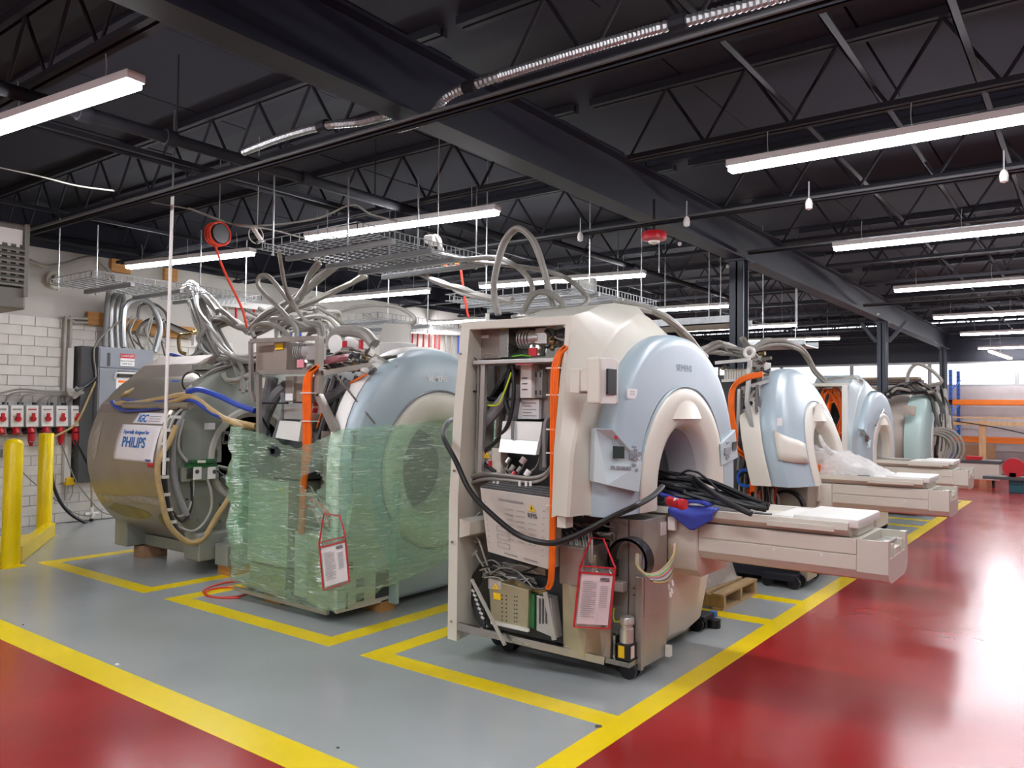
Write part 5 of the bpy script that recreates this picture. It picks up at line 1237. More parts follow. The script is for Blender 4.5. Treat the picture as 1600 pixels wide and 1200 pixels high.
for k in range(34):
    c = P(1462 + random.uniform(-3, 16), 0, x=14.0); u = random.uniform(1458, 1482)
    MB().tube([P(u - random.uniform(0, 18), random.uniform(606, 618), x=14.2), P(u + 3, 645 + random.uniform(-10, 10), x=13.9), P(u + random.uniform(-4, 9), 690 + random.uniform(-10, 10), x=13.9), P(u + random.uniform(-12, 6), random.uniform(715, 740), x=14)], random.uniform(.012, .03), 6).build('hanging_cable', random.choice(['black_rubber', 'cable_dark', 'cable_grey', 'black_rubber', 'cable_light', 'orange_cable'] if k % 5 == 0 else ['black_rubber', 'cable_dark', 'cable_grey', 'cable_light']), m6)
for k in range(4): MB().ring(P(1462 + k * 3, 700, x=13.85), .22 + .03 * k, .02, 'x', 20, 6).build('cable_coil', random.choice(['black_rubber', 'cable_grey']), m6)

# ------------------------------------------------------------------ left wall: breaker cabinet, switches, pipes, heater
cb = thing('breaker_cabinet', 'tall grey electrical cabinet standing against the left wall behind the steel magnet', 'cabinet', (5.45, 11.0, .62))
MB().bb((5.15, 10.85, .62), (5.92, 11.17, 2.38)).build('body', 'grey_enamel', cb, 0, bevel=.006)
MB().bb((5.16, 10.83, .64), (5.9, 10.85, 2.08)).build('door', 'grey_enamel', cb, 0, bevel=.004)
MB().bb((5.16, 10.835, 2.1), (5.9, 10.85, 2.36)).build('upper_panel', 'grey_enamel', cb, 0, bevel=.004)
MB().bb((4.97, 10.95, 0.55), (5.14, 11.17, 2.38)).build('side_gutter', 'dark_enamel', cb, 0, label='darker grey side duct')
MB().bb((5.26, 10.815, 2.12), (5.29, 10.835, 2.3)).build('hinge', 'dark_enamel', cb, 0)
sg = MB().bb((5.43, 10.822, 2.13), (5.63, 10.829, 2.30)).build('danger_sign', 'paper', cb, 0, label='white danger sign with red band')
MB().bb((5.43, 10.818, 2.24), (5.63, 10.822, 2.30)).build('sign_band', 'red_plastic', sg, 0)
text('lettering', 'DANGER', 'paper', sg, (5.53, 10.816, 2.27), (1, 0, 0), (0, 0, 1), .045)
text('lettering', 'HIGH VOLTAGE', 'ink', sg, (5.53, 10.821, 2.2), (1, 0, 0), (0, 0, 1), .027); text('lettering', 'KEEP OUT', 'ink', sg, (5.53, 10.821, 2.16), (1, 0, 0), (0, 0, 1), .03)
MB().tube([(5.36, 10.83, 1.94), (5.36, 10.79, 2.02), (5.4, 10.77, 2.03), (5.6, 10.77, 2.03), (5.65, 10.79, 2.02), (5.65, 10.83, 1.94)], .015, 8, 2).build('handle', 'white_plastic', cb)
MB().bb((5.4, 10.79, 1.98), (5.62, 10.83, 2.06)).build('handle_plate', 'dark_enamel', cb, 0)
lb = MB().bb((5.38, 10.822, 1.72), (5.62, 10.829, 1.97)).build('notice', 'paper', cb, 0)
MB().bb((5.41, 10.818, 1.9), (5.6, 10.822, 1.93)).build('notice_band', 'orange_paint', lb, 0)
for i in range(4): MB().bb((5.42, 10.818, 1.76 + i * .03), (5.56, 10.822, 1.768 + i * .03)).build('print_line', 'grey_ink', lb, 0)
MB().cyl((5.3, 10.83, 1.67), (5.3, 10.80, 1.67), .015, n=8).build('lock', 'dark_enamel', cb)
MB().cyl((5.24, 10.83, 1.37), (5.24, 10.79, 1.37), .02, n=8).build('latch', 'steel', cb)
for i, u in enumerate((-6, 18, 41.5, 65, 88, 111)):
    nm = ['switch box cut by the left edge of the view', 'switch box behind the front yellow post', 'switch box between the two yellow posts', 'switch box behind the rear yellow post', 'switch box just right of the rear yellow post', 'switch box nearest the tall cabinet'][i]
    c = P(u, 658, y=11.1)
    d = thing('switch_box', 'grey power ' + nm, 'switch box', (c.x, 11.1, 1.25), 'power switch boxes on the left wall')
    MB().bb((c.x - .10, 11.0, 1.29), (c.x + .105, 11.17, 1.58)).build('body', 'grey_enamel', d, 0, bevel=.006)
    MB().slab([(c.x - .055, 10.985, 1.57), (c.x + .09, 10.985, 1.57), (c.x + .09, 10.965, 1.30), (c.x - .055, 10.965, 1.30)], (0, .03, 0)).build('face_plate', 'white_plastic', d, 0, bevel=.004)
    MB().bb((c.x - .03, 10.972, 1.515), (c.x + .065, 10.985, 1.53)).build('name_strip', 'red_plastic' if i == 2 else 'grey_ink', d, 0)
    k = MB().cyl((c.x + .02, 10.97, 1.40), (c.x + .02, 10.94, 1.40), .036, n=12); k.bb((c.x + .0, 10.93, 1.40), (c.x + .035, 10.955, 1.475)); k.build('rotary_handle', 'red_plastic', d)
    for dx in (-.07, .07): MB().cyl((c.x + dx, 11.08, 1.58), (c.x + dx, 11.08, 1.61), .02, n=8).build('gland', 'black_plastic', d)
    MB().cyl((c.x + .02, 11.04, 1.30), (c.x + .02, 11.0, 1.21), .045, .05, 14).build('socket', 'red_plastic', d)
    MB().cyl((c.x - .04, 11.06, 1.27), (c.x - .04, 11.02, 1.22), .035, n=10).build('socket_lid', 'black_plastic', d)
    if i in (2, 4, 5): MB().lathe([(.04, 0), (.04, -.09), (.028, -.13), (.018, -.16)], (c.x + .02, 11.0, 1.21), 12).build('plug', 'red_plastic', d)
pth = [[(-8, 617), (10, 612), (35, 608), (70, 611), (110, 612), (128, 613)], [(8, 640), (10, 625), (22, 614), (60, 612), (110, 615)], [(30, 640), (34, 624), (45, 615), (75, 615), (115, 616)], [(55, 640), (60, 628), (70, 620), (90, 616), (118, 617)], [(81, 642), (76, 632), (78, 622), (90, 617), (112, 618)], [(102, 640), (106, 630), (114, 621), (122, 617)]]
for i, q in enumerate(pth):
    cable(wy(11.05, *q), .014, 'cable_grey', 'grey flexible conduit arching on the brick wall to ' + ['the leftmost power switch', 'the second power switch from the left', 'the third power switch from the left', 'the fourth power switch from the left', 'the fifth power switch from the left', 'the power switch nearest the cabinet'][i], 'conduits feeding the switch boxes', 'conduit', 'conduit')
tag(MB().ball(P(120, 613, y=11.0), .09, 8, (1.5, .7, .6)).tube(wy(10.97, (104, 606), (110, 618), (116, 608), (115, 622), (125, 612), (118, 605)), .018, 6).build('cable_knot', 'cable_light'), 'tangled knot of pale cable hanging beside the wall switches', 'cable')
cable(wy(10.9, (118, 610), (135, 603), (148, 592), (160, 582), (175, 572), (188, 558)), .018, 'black_rubber', 'dark cable running from the pale knot across the grey cabinet')
cable(wy(10.9, (122, 612), (140, 600), (150, 588), (147, 560), (149, 540), (165, 520), (195, 496)), .012, 'cable_grey', 'thin grey cable rising from the pale knot to the brown board')
cable(wy(10.92, (85, 682), (105, 672), (118, 662), (128, 645), (138, 622), (150, 596)), .014, 'tan_hose', 'brown cable slung from the switches up to the pale knot')
cable(wy(10.95, (46, 690), (62, 692), (84, 690), (90, 690)), .008, 'cable_grey', 'thin cable looping under the middle power switch')
cable(wy(10.95, (116, 687), (124, 700), (135, 722), (143, 735)), .014, 'black_rubber', 'black lead dropping from the rightmost power switch')
cable(wy(10.98, (96, 693), (104, 715), (118, 750), (140, 780), (160, 800), (190, 808)), .008, 'cable_grey', 'thin grey lead from the fifth switch down to the floor')
cable(wy(10.98, (30, 732), (50, 752), (80, 775), (110, 798), (135, 806), (150, 803)), .008, 'cable_grey', 'thin grey lead sagging behind both yellow posts')
cable(wy(10.9, (80, 732), (84, 760), (98, 790), (120, 810), (150, 822), (180, 823)), .022, 'black_rubber', 'thick black cable curving from the posts down to the steel magnet')
for i, (x, z0, z1) in enumerate(((4.9, .3, 2.7), (4.83, 1.4, 2.75))):
    tag(MB().tube([(x, 11.13, z0), (x, 11.13, z1 - .1), (x + .05, 11.12, z1), (x + .5, 11.12, z1 + .02)], .02, 8, 4).build('conduit', 'cable_light'), ['pale vertical conduit on the brick wall left of the grey cabinet', 'second pale conduit bending over at the brown board'][i], 'conduit')
tag(MB().bb((4.86, 11.1, .55), (4.94, 11.17, 2.35)).build('wall_channel', 'white_plastic', None, 0), 'white vertical wall channel beside the grey cabinet', 'channel')
for i, u in enumerate((6, 116, 125)):
    c = P(u, 708, y=11.15); t = thing('outlet_box', ['small outlet box low on the wall left of the front yellow post', 'left of two small outlet boxes under the right power switch', 'right of two small outlet boxes under the right power switch'][i], 'outlet', c)
    MB().bb(c - Vector((.035, .06, .05)), c + Vector((.035, .02, .05))).build('body', 'steel', t, 0, bevel=.004)
    MB().bb(c - Vector((.028, .065, .04)), c + Vector((.028, .06, .04))).build('cover', 'white_plastic', t, 0)
t = thing('junction_box', 'yellow junction box low on the brick wall', 'box', P(108, 752, y=11.15))
px = P(108, 752, y=11.12); MB().bb(px - Vector((.06, .05, .05)), px + Vector((.06, .05, .05))).build('body', 'yellow_label', t, 0, bevel=.005)
MB().tube(wy(11.1, (113, 758), (113, 770), (108, 782)), .006, 6).build('wire', 'cable_grey', t)
tag(MB().bb((5.0, 11.08, .54), (5.3, 11.17, .66)).build('timber_block', 'wood', None, 0), 'short timber block low on the wall behind the steel magnet', 'timber')
t = thing('valve_manifold', 'small white valve cross near the floor by the brick wall', 'valve', P(143, 803, y=11.0))
c = P(143, 803, y=11.0)
for d in ((.09, 0, 0), (-.09, 0, 0), (0, 0, .09), (0, 0, -.06), (0, -.07, 0)): MB().cyl(c, c + Vector(d), .025, n=10).build('branch', 'white_plastic', t)
MB().cyl(c + Vector((0, 0, .09)), c + Vector((0, .03, .45)), .012, n=8).build('riser', 'tan_hose', t)
MB().lathe([(.028, 0), (.028, .03), (.01, .04)], c + Vector((0, 0, -.1)), 10).build('cap', 'black_plastic', t)
tag(MB().bb((4.9, 11.08, 0), (8, 11.17, .004)).build('floor_seam', 'dark_enamel', None, 0), 'dark seam where the brick wall meets the floor', 'seam')
for i, (x0, x1, z) in enumerate(((5.11, 5.42, 2.78), (5.64, 5.88, 2.74), (6.0, 6.7, 2.70))):
    tag(MB().bb((x0, 11.1, z - .09), (x1, 11.17, z + .09)).build('timber_board', 'wood', None, 0, bevel=.004), ['brown timber board fixed on the wall above the cabinet, leftmost', 'brown timber board behind the thick grey conduits', 'long brown timber board behind the large conduit arch'][i], 'board')
for i, (u0, u1, v) in enumerate(((172, 202, 413), (255, 275, 427))):
    a, b = P(u0, v, y=11.15), P(u1, v, y=11.15)
    tag(MB().bb((a.x, 11.1, a.z - .1), (b.x, 11.17, a.z + .08)).build('timber_board', 'wood', None, 0), ['brown board high on the wall left of the strip light', 'brown board high on the wall behind the strip light'][i], 'board')
a = P(88, 437, y=11.12); t = thing('pipe_collar', 'round cream pipe collar on the plaster at the tray end', 'collar', a)
MB().ring(a, .1, .025, 'y').build('ring', 'beige_plastic', t); MB().cyl((a.x, 11.2, a.z), a + Vector((0, -.08, 0)), .06, n=14).build('cap', 'plaster', t)
# thick conduits rising from the cabinet
for i, (ub, um, ut, c_) in enumerate(((164, 166, 170, 'grey_hose'), (174, 173, 182, 'galvanised'), (185, 183, 188, 'galvanised'), (193, 191, 191, 'grey_hose'))):
    cable([P(ub, 545, y=10.95), P(um, 500, y=10.95), P(um + 2, 470, y=10.9), P(ut, 458, y=10.6), (P(ut, 450, y=10.2))], .035, c_, ['leftmost thick grey conduit rising from the cabinet to the wire tray', 'second thick grey conduit rising from the cabinet', 'third thick grey conduit rising from the cabinet', 'fourth thick grey conduit rising from the cabinet'][i], 'thick conduits above the cabinet', 'conduit', 'conduit', 10)
cable(wy(10.9, (193, 542), (192, 510), (196, 480), (214, 468), (234, 474), (248, 500), (250, 520), (242, 550)), .04, 'galvanised', 'thick grey conduit arching over beside the cabinet', None, 'conduit', 'conduit', 10)
cable(wy(11.0, (215, 500), (218, 480), (232, 474), (250, 480), (262, 500), (262, 560)), .02, 'cable_dark', 'thinner dark conduit arching behind the thick grey arch', None, 'conduit', 'conduit', 8)
cable(wy(10.95, (45, 407), (70, 416), (100, 413), (130, 404), (150, 404), (168, 420), (180, 440)), .03, 'cable_grey', 'grey conduit sagging along the plaster above the wire tray', None, 'conduit', 'conduit', 8)
for k in range(12):
    u = random.uniform(200, 262); cable(wy(11.0, (u, random.uniform(490, 505)), (u + random.uniform(-15, 10), 520), (u + random.uniform(-15, 15), random.uniform(540, 556))), .012, random.choice(['cable_grey', 'cable_dark', 'cable_light']), 'thin grey wire tangled on the wall right of the cabinet', 'thin wires right of the cabinet')
for k in range(5): cable(wy(11.02, (212 + k * 3, 525 - k), (222, 505 + k * 2), (240, 497 + k * 2), (265, 505 + k * 2), (300, 520 + k * 3)), .011, random.choice(['black_rubber', 'cable_dark', 'cable_grey']), 'dark cable draped along the brown board on the wall', 'dark cables draped along the board')
tag(MB().bb((6.9, 11.1, 1.9), (6.98, 11.17, 3.3)).build('wall_channel', 'white_paint', None, 0), 'white vertical strip on the wall behind the hanging grey cables', 'channel')
# heater high on the left
ht = thing('unit_heater', 'grey ceiling heater with louvred front at the left edge of the view', 'heater', (2.95, 8.4, 2.6))
q0, q1 = P(44, 352, y=8.2), P(36, 484, y=8.2)
hx1, hz1, hz0 = q0.x, q0.z, q1.z
MB().bb((hx1 - .8, 8.2, hz0), (hx1, 8.9, hz1)).build('casing', 'heater_enamel', ht, 0, bevel=.02)
MB().bb((hx1 - .72, 8.185, hz1 - .2), (hx1 - .05, 8.2, hz1 - .06)).build('top_plate', 'white_plastic', ht, 0)
MB().bb((hx1 - .72, 8.19, hz0 + .2), (hx1 - .05, 8.2, hz1 - .22)).build('opening', 'black_plastic', ht, 0)
nl = 7
for k in range(nl):
    z = hz0 + .21 + (hz1 - hz0 - .43) * (k + .5) / nl
    MB().slab([(hx1 - .74, 8.15, z - .025), (hx1 - .04, 8.15, z - .025), (hx1 - .04, 8.2, z + .012), (hx1 - .74, 8.2, z + .012)], (0, 0, .018)).build('louvre', 'heater_enamel', ht, 0)
    for j in range(6): MB().bb((hx1 - .1 - j * .075, 8.188, z + .02), (hx1 - .072 - j * .075, 8.19, z + .065)).build('fin', 'white_plastic', ht, 0)
MB().bb((hx1 - .04, 8.15, hz0 + .12), (hx1, 8.2, hz1)).build('frame_strip', 'heater_enamel', ht, 0, bevel=.004)
for y in (8.4, 8.8): MB().cyl((hx1 - .2, y, hz1), (hx1 - .2, y, 4.15), .008, n=6).build('hanger_rod', 'black_steel', ht)
# sloping mains on the far part of the left wall: red and blue risers
mn = thing('pipe_manifold', 'row of red pipes dropping from a white manifold along the left wall', 'pipes', P(400, 480, y=11.1))
MB().bar(P(330, 472, y=11.1), P(425, 482, y=11.1), .12, .1).build('header', 'white_plastic', mn, 0)
for i, u in enumerate((340, 354, 369, 383, 397)): MB().cyl(P(u, 474 + i * 1.3, y=11.08), P(u, 500 + i * 1.5, y=11.08), .02, n=8).build('riser', 'red_plastic' if i % 2 == 0 else 'cable_light', mn)
mn = thing('pipe_manifold', 'second row of thin red pipes on the left wall behind the wrapped scanner', 'pipes', P(680, 520, y=11.1))
MB().bar(P(620, 517, y=11.1), P(735, 522, y=11.1), .12, .08).build('header', 'white_plastic', mn, 0)
for i, u in enumerate((636, 645, 653, 662, 671, 680, 687)): MB().cyl(P(u, 519, y=11.08), P(u - 1, 549, y=11.08), .018, n=6).build('riser', 'red_plastic', mn)
for i, u in enumerate((697, 706, 716)): MB().cyl(P(u, 522, y=11.08), P(u, 553, y=11.08), .018, n=6).build('riser', 'blue_hose' if i == 2 else 'cable_grey', mn)
for i, (u, v) in enumerate(((455, 515), (470, 513))): tag(MB().cyl(P(u, 497, y=11.18), P(u, 530, y=11.18), .02, n=6).build('water_pipe', 'blue_hose'), ['left of two short blue pipes on the wall behind the grey cable mass', 'right of two short blue pipes on the wall behind the grey cable mass'][i], 'pipe')
t = thing('pipe_fitting', 'brass bent pipe with valve rising over the steel magnet', 'valve', P(282, 555, y=8.6))
MB().tube(wy(8.6, (290, 553), (281, 548), (280, 526), (290, 523), (305, 521)), .022, 8, 4).build('bent_pipe', 'brass', t)
for k in range(6): c = P(300 + k * 4, 520 - k % 3 * 3, y=8.6); MB().cyl(c, c + Vector((.05, 0, .02)), .03, n=8).build('fitting', 'brass', t)
MB().bb(P(299, 540, y=8.55), P(308, 523, y=8.5)).build('tag', 'paper', t, 0)
# duct-like dark pipes under the ceiling along the left wall
for i, (y, z, r) in enumerate(((11.02, 3.78, .05), (10.9, 3.72, .035))): tag(MB().cyl((3.2, y, z), (18, y, z), r, n=10).build('wall_pipe', 'black_steel'), ['thick black pipe along the top of the left wall', 'thinner black pipe in front of the thick one along the left wall'][i], 'pipe')

# ------------------------------------------------------------------ yellow bollards and their curb rail
for i, (x, y, h, dm) in enumerate(((3.27, 8.56, 1.25, True), (4.25, 10.2, 1.24, False))):
    t = thing('bollard', ['front yellow safety post with domed top', 'rear yellow safety post with flat top near the brick wall'][i], 'bollard', (x, y, 0), 'yellow safety posts')
    prof = [(.001, 0), (.083, 0), (.083, h - (.05 if dm else .01))] + ([(.07, h - .02), (.04, h - .004), (.001, h)] if dm else [(.075, h), (.001, h)])
    MB().lathe(prof, (x, y, 0), 28).build('post', 'yellow_paint', t, 40)
    MB().bb((x - .11, y - .11, 0), (x + .11, y + .11, .006)).build('base_plate', 'yellow_paint', t, 0)
t = thing('curb_rail', 'low yellow steel rail joining the two posts on the floor', 'rail', (3.8, 9.4, 0))
MB().bar((3.36, 8.68, .085), (4.3, 10.15, .085), .11, .16).build('rail', 'yellow_paint', t, 0, bevel=.006)
MB().bar((4.0, 9.72, .17), (4.1, 9.86, .17), .03, .012).build('lug', 'yellow_paint', t, 0)
t = thing('curb_rail', 'second low yellow rail leaving the view behind the front post', 'rail', (3.0, 9.5, 0))
MB().bar((3.16, 8.64, .085), (2.2, 9.6, .085), .11, .16).build('rail', 'yellow_paint', t, 0, bevel=.006)
MB().slab([(3.3, 8.75, .0), (4.2, 10.15, .0), (3.0, 10.4, .0), (2.4, 9.6, .0)], (0, 0, .05)).build('deck_plate', 'yellow_paint', t, 0)

# ------------------------------------------------------------------ cable trays and hanging rods
def tray(label, x0, x1, y0, y1, z, rails, rods, dx=.05, dy=.1, tilt=0., top=3.6):
    t = thing('cable_tray', label, 'cable tray', ((x0 + x1) / 2, (y0 + y1) / 2, z), 'wire mesh cable trays')
    m = MB(); r = .003
    ny = int((y1 - y0) / dy); nx = int((x1 - x0) / dx)
    for i in range(ny + 1):
        y = y0 + (y1 - y0) * i / ny; m.bar((x0, y, z), (x1, y, z), r * 2)
    for i in range(nx + 1):
        x = x0 + (x1 - x0) * i / nx; m.bar((x, y0, z - .006), (x, y1, z - .006), r * 2)
    for i in range(nx + 1):
        x = x0 + (x1 - x0) * i / nx
        for y, s in ((y0, -1), (y1, 1)): m.bar((x, y, z), (x, y, z + .06), r * 2)
    for i in range(ny + 1):
        y = y0 + (y1 - y0) * i / ny
        for x in (x0, x1): m.bar((x, y, z), (x, y, z + .06), r * 2)
    for x in (x0, x1): m.bar((x, y0, z + .06), (x, y1, z + .06), r * 2)
    for y in (y0, y1): m.bar((x0, y, z + .06), (x1, y, z + .06), r * 2)
    m.build('wire_mesh', 'tray_wire', t, 0)['kind'] = 'stuff'
    for x in rails: MB().bb((x - .022, y0 - .04, z - .05), (x + .022, y1 + .04, z - .008)).build('support_rail', 'tray_wire', t, 0, bevel=.003)
    for (x, y) in rods: MB().cyl((x, y, z - .06), (x, y, top), .007, n=6).build('hanger_rod', 'galvanised', t); 
    for (x, y) in rods: MB().cyl((x, y, z - .065), (x, y, z - .05), .014, n=6).build('nut', 'galvanised', t)
    return t
tray('wire mesh cable tray hanging over the green wrapped scanner', 3.96, 5.52, 4.42, 5.66, 2.92, (4.3, 4.75, 5.15, 5.45), ((4.02, 5.52), (4.55, 5.2), (4.9, 4.7), (5.45, 4.5)), .055, .11)
tray('wire mesh cable tray along the left wall over the steel magnet', 3.75, 5.75, 8.1, 9.05, 2.88, (4.15, 4.7, 5.2), ((3.8, 8.95), (4.2, 8.95), (5.0, 8.2), (5.6, 8.2)), .06, .1)
tray('wire mesh cable tray behind the wrapped scanner, lower one', 6.2, 7.6, 6.55, 8.3, 2.62, (6.4, 7.0), ((6.5, 8.0), (6.6, 6.8), (7.4, 6.9)), .07, .12, 0, 4.1)
tray('wire mesh cable tray behind the top of the tall open scanner', 6.0, 7.6, 3.75, 5.35, 2.70, (6.3, 6.75), ((6.1, 4.9), (6.6, 4.0), (7.4, 3.85)), .06, .12, 0, 4.1)
for i, (x, y0, y1, z, lb) in enumerate(((9.6, 3.6, 5.4, 2.68, 'flat grey metal cable trough left of the near column'), (12.6, 3.6, 4.9, 2.62, 'flat grey metal cable trough right of the near column'))):
    t = thing('cable_trough', lb, 'cable tray', (x, (y0 + y1) / 2, z))
    MB().bb((x - .3, y0, z), (x + .4, y1, z + .015)).bb((x - .3, y0, z), (x - .285, y1, z + .1)).bb((x + .385, y0, z), (x + .4, y1, z + .1)).build('trough', 'galvanised', t, 0)
    for y in (y0 + .15, (y0 + y1) / 2, y1 - .2): MB().cyl((x - .29, y, z), (x - .29, y, 4.16), .007, n=6).build('hanger_rod', 'galvanised', t)
ROD = ['first', 'second', 'third', 'fourth', 'fifth', 'sixth']
for i, (u, v, x) in enumerate(((1030, 378, 8.0), (1192, 468, 10.6), (1245, 475, 11.6), (1108, 455, 9.2))):
    a = P(u, v, x=x); tag(MB().cyl((a.x, a.y, a.z - .35), (a.x, a.y, 4.15), .008, n=6).build('hanger_rod', 'galvanised'), ['thin steel rod hanging left of the near column', 'thin steel rod hanging just right of the near column', 'thin steel rod hanging farther right of the near column', 'thin steel rod hanging close to the left of the near column'][i], 'rod')
# white strap hanging in front of the steel magnet
t = thing('hanging_strap', 'long white strap hanging from the ceiling before the steel magnet', 'strap', (3.62, 6.4, .6))
a, b = P(270, 292, y=6.4), P(256, 742, y=6.4)
MB().bar((a.x, 6.4, a.z), (b.x, 6.4, b.z), .035, .012).build('webbing', 'white_plastic', t, 0)
MB().bar((a.x, 6.4, a.z), (a.x, 6.4, 4.16), .012).build('hook', 'galvanised', t, 0)

# ------------------------------------------------------------------ grey cable masses
rnd = random.Random(11)
def bundle(n, r, m, pts, jit, label, group, name='cable', jz=None):
    for k in range(n):
        out = []
        for (p, s) in pts:
            out.append(Vector(p) + Vector((rnd.uniform(-1, 1) * jit * s, rnd.uniform(-1, 1) * jit * s, rnd.uniform(-1, 1) * (jz or jit) * s)))
        mm = m if isinstance(m, str) else rnd.choice(m)
        cable(out, r * .8 * rnd.uniform(.8, 1.15), mm, label, group, name)
G = ['cable_grey', 'cable_grey', 'cable_light']
def wp(*pts): return [(P(p[0], p[1], x=p[2]), p[3]) for p in pts]
g1 = 'grey cables pouring from the wall tray to the wrapped scanner'
l1 = 'grey cable pouring from the wall tray down behind the wrapped scanner'
bundle(4, .027, G, wp((288, 450, 5.3, .5), (302, 444, 5.2, .5), (325, 470, 5.1, 1), (352, 497, 5.0, 1), (378, 511, 4.9, .6), (388, 512, 4.9, .4)), .05, l1, g1)
bundle(5, .027, G, wp((290, 452, 5.3, .5), (305, 450, 5.2, .5), (318, 490, 5.0, 1), (340, 530, 4.8, 1), (375, 565, 4.6, 1), (405, 560, 4.5, .6)), .07, l1, g1)
bundle(5, .026, G, wp((300, 470, 5.2, .4), (310, 500, 5.1, 1), (322, 535, 4.9, 1), (348, 556, 4.7, 1), (400, 566, 4.6, 1)), .09, l1, g1)
bundle(6, .027, G, wp((388, 520, 4.9, .3), (350, 497, 5.0, 1), (325, 510, 5.0, 1), (318, 540, 4.9, 1), (345, 560, 4.8, 1), (405, 570, 4.6, 1)), .09, l1, g1)
bundle(4, .026, G, wp((300, 452, 5.2, .4), (312, 480, 5.1, .7), (330, 525, 4.9, .8), (345, 570, 4.6, .6), (353, 592, 4.4, .4), (372, 592, 4.4, .5), (394, 586, 4.4, .4)), .05, 'grey cable dipping down onto the polished shroud of the steel magnet', 'grey cables dipping onto the shroud')
bundle(4, .026, G, wp((340, 520, 4.9, .5), (355, 550, 4.7, 1), (375, 578, 4.5, 1), (383, 590, 4.4, .6), (381, 612, 4.35, .4)), .06, 'grey cable dipping down onto the polished shroud of the steel magnet', 'grey cables dipping onto the shroud')
bundle(7, .025, G, wp((285, 575, 4.8, .6), (300, 568, 4.8, 1), (330, 562, 4.8, 1), (370, 568, 4.7, 1), (400, 572, 4.6, .8)), .07, 'grey cable lying over the top of the steel magnet', 'grey cables over the magnet top')
bundle(3, .025, G, wp((275, 600, 4.7, .6), (290, 580, 4.75, 1), (310, 560, 4.8, 1), (330, 548, 4.9, .6)), .08, 'grey cable lying over the top of the steel magnet', 'grey cables over the magnet top')
g2 = 'grey cables crossing between the wrapped scanner and the tray above it'; l2 = 'grey cable crossing up from the wrapped scanner to the wire tray'
bundle(3, .026, G, wp((500, 410, 4.6, .3), (485, 430, 4.6, .5), (468, 465, 4.7, .6), (440, 500, 4.8, .8), (430, 530, 4.6, .6)), .05, l2, g2)
bundle(4, .026, G, wp((530, 414, 4.9, .3), (500, 435, 4.9, .5), (470, 460, 4.9, .6), (420, 490, 4.9, .8), (390, 512, 4.9, .5)), .05, l2, g2)
bundle(4, .026, G, wp((572, 430, 5.4, .3), (530, 452, 5.3, .5), (480, 475, 5.2, .7), (440, 488, 5.1, .8), (395, 512, 5.0, .5)), .05, l2, g2)
bundle(2, .022, G, wp((436, 392, 4.0, .2), (445, 445, 4.3, .3), (455, 470, 4.5, .5), (478, 500, 4.6, .6), (500, 508, 4.6, .5), (505, 530, 4.5, .5)), .03, 'grey cable hanging straight from the left corner of the wire tray', 'cables hanging from the tray corner')
cable([P(*p[:2], x=p[2]) for p in ((463, 532, 4.4), (462, 512, 4.45), (440, 485, 4.5), (412, 458, 4.6), (403, 444, 4.6), (406, 432, 4.6), (418, 431, 4.6), (432, 445, 4.6), (452, 472, 4.7), (462, 485, 4.8))], .022, 'cable_grey', 'grey cable making a tall teardrop loop left of the wrapped scanner top', None, 'cable', 'cable', 8)
cable([P(*p[:2], x=p[2]) for p in ((398, 528, 4.5), (394, 518, 4.5), (400, 508, 4.5), (420, 506, 4.5), (440, 514, 4.5), (455, 530, 4.4))], .021, 'cable_grey', 'grey cable making a low arch over the wrapped scanner frame', None, 'cable', 'cable', 8)
bundle(5, .025, G, wp((395, 525, 4.8, .5), (410, 512, 4.8, 1), (440, 506, 4.8, 1), (480, 512, 4.8, 1), (502, 520, 4.7, .8), (508, 535, 4.6, .5)), .07, 'grey cable lying in loops over the wrapped scanner top', 'grey cables looped over the wrapped scanner')
bundle(6, .024, G, wp((420, 540, 4.9, .5), (450, 520, 5.0, 1), (490, 505, 5.1, 1), (520, 512, 5.1, 1), (512, 530, 4.9, 1)), .12, 'grey cable lying in loops over the wrapped scanner top', 'grey cables looped over the wrapped scanner')
bundle(8, .024, G, wp((390, 500, 5.4, 1), (430, 495, 5.5, 1), (470, 500, 5.6, 1), (500, 495, 5.8, 1), (520, 505, 6.0, 1)), .14, 'grey cable lying in loops over the wrapped scanner top', 'grey cables looped over the wrapped scanner')
cable([P(*p[:2], x=6.6) for p in ((505, 505), (520, 495), (535, 485), (570, 478), (615, 479), (640, 490), (648, 502), (630, 508), (590, 500), (570, 490))], .025, 'cable_grey', 'grey cable looped on the lower tray behind the wrapped scanner')
bundle(2, .025, G, wp((605, 510, 6.4, .3), (615, 530, 6.2, .5), (628, 545, 5.9, .5), (640, 552, 5.6, .3)), .05, 'grey cable dropping from the lower tray behind the pale blue dome', 'cables dropping from the lower tray')
g3 = 'cables slung from the wire tray to the tall open scanner'; l3 = 'grey cable slung from the wire tray over to the tall open scanner'
bundle(5, .021, ['cable_light', 'cable_grey'], wp((655, 428, 5.5, .4), (690, 442, 5.4, .7), (720, 453, 5.3, .8), (760, 462, 5.2, .8), (800, 470, 5.1, .5)), .035, l3, g3)
cable([P(*p[:2], x=4.5) for p in ((778, 492), (772, 465), (772, 435), (784, 385), (800, 360), (815, 358), (835, 378), (850, 420), (862, 465), (870, 487))], .021, 'cable_grey', 'thick grey hose making the tall loop over the open scanner', None, 'hose', 'cable', 10)
cable([P(*p[:2], x=4.55) for p in ((781, 492), (775, 465), (775, 435), (788, 386), (803, 363), (816, 361), (832, 380), (847, 420), (858, 465), (866, 487))], .014, 'cable_light', 'slimmer pale hose running along inside the tall loop', None, 'hose', 'cable', 8)
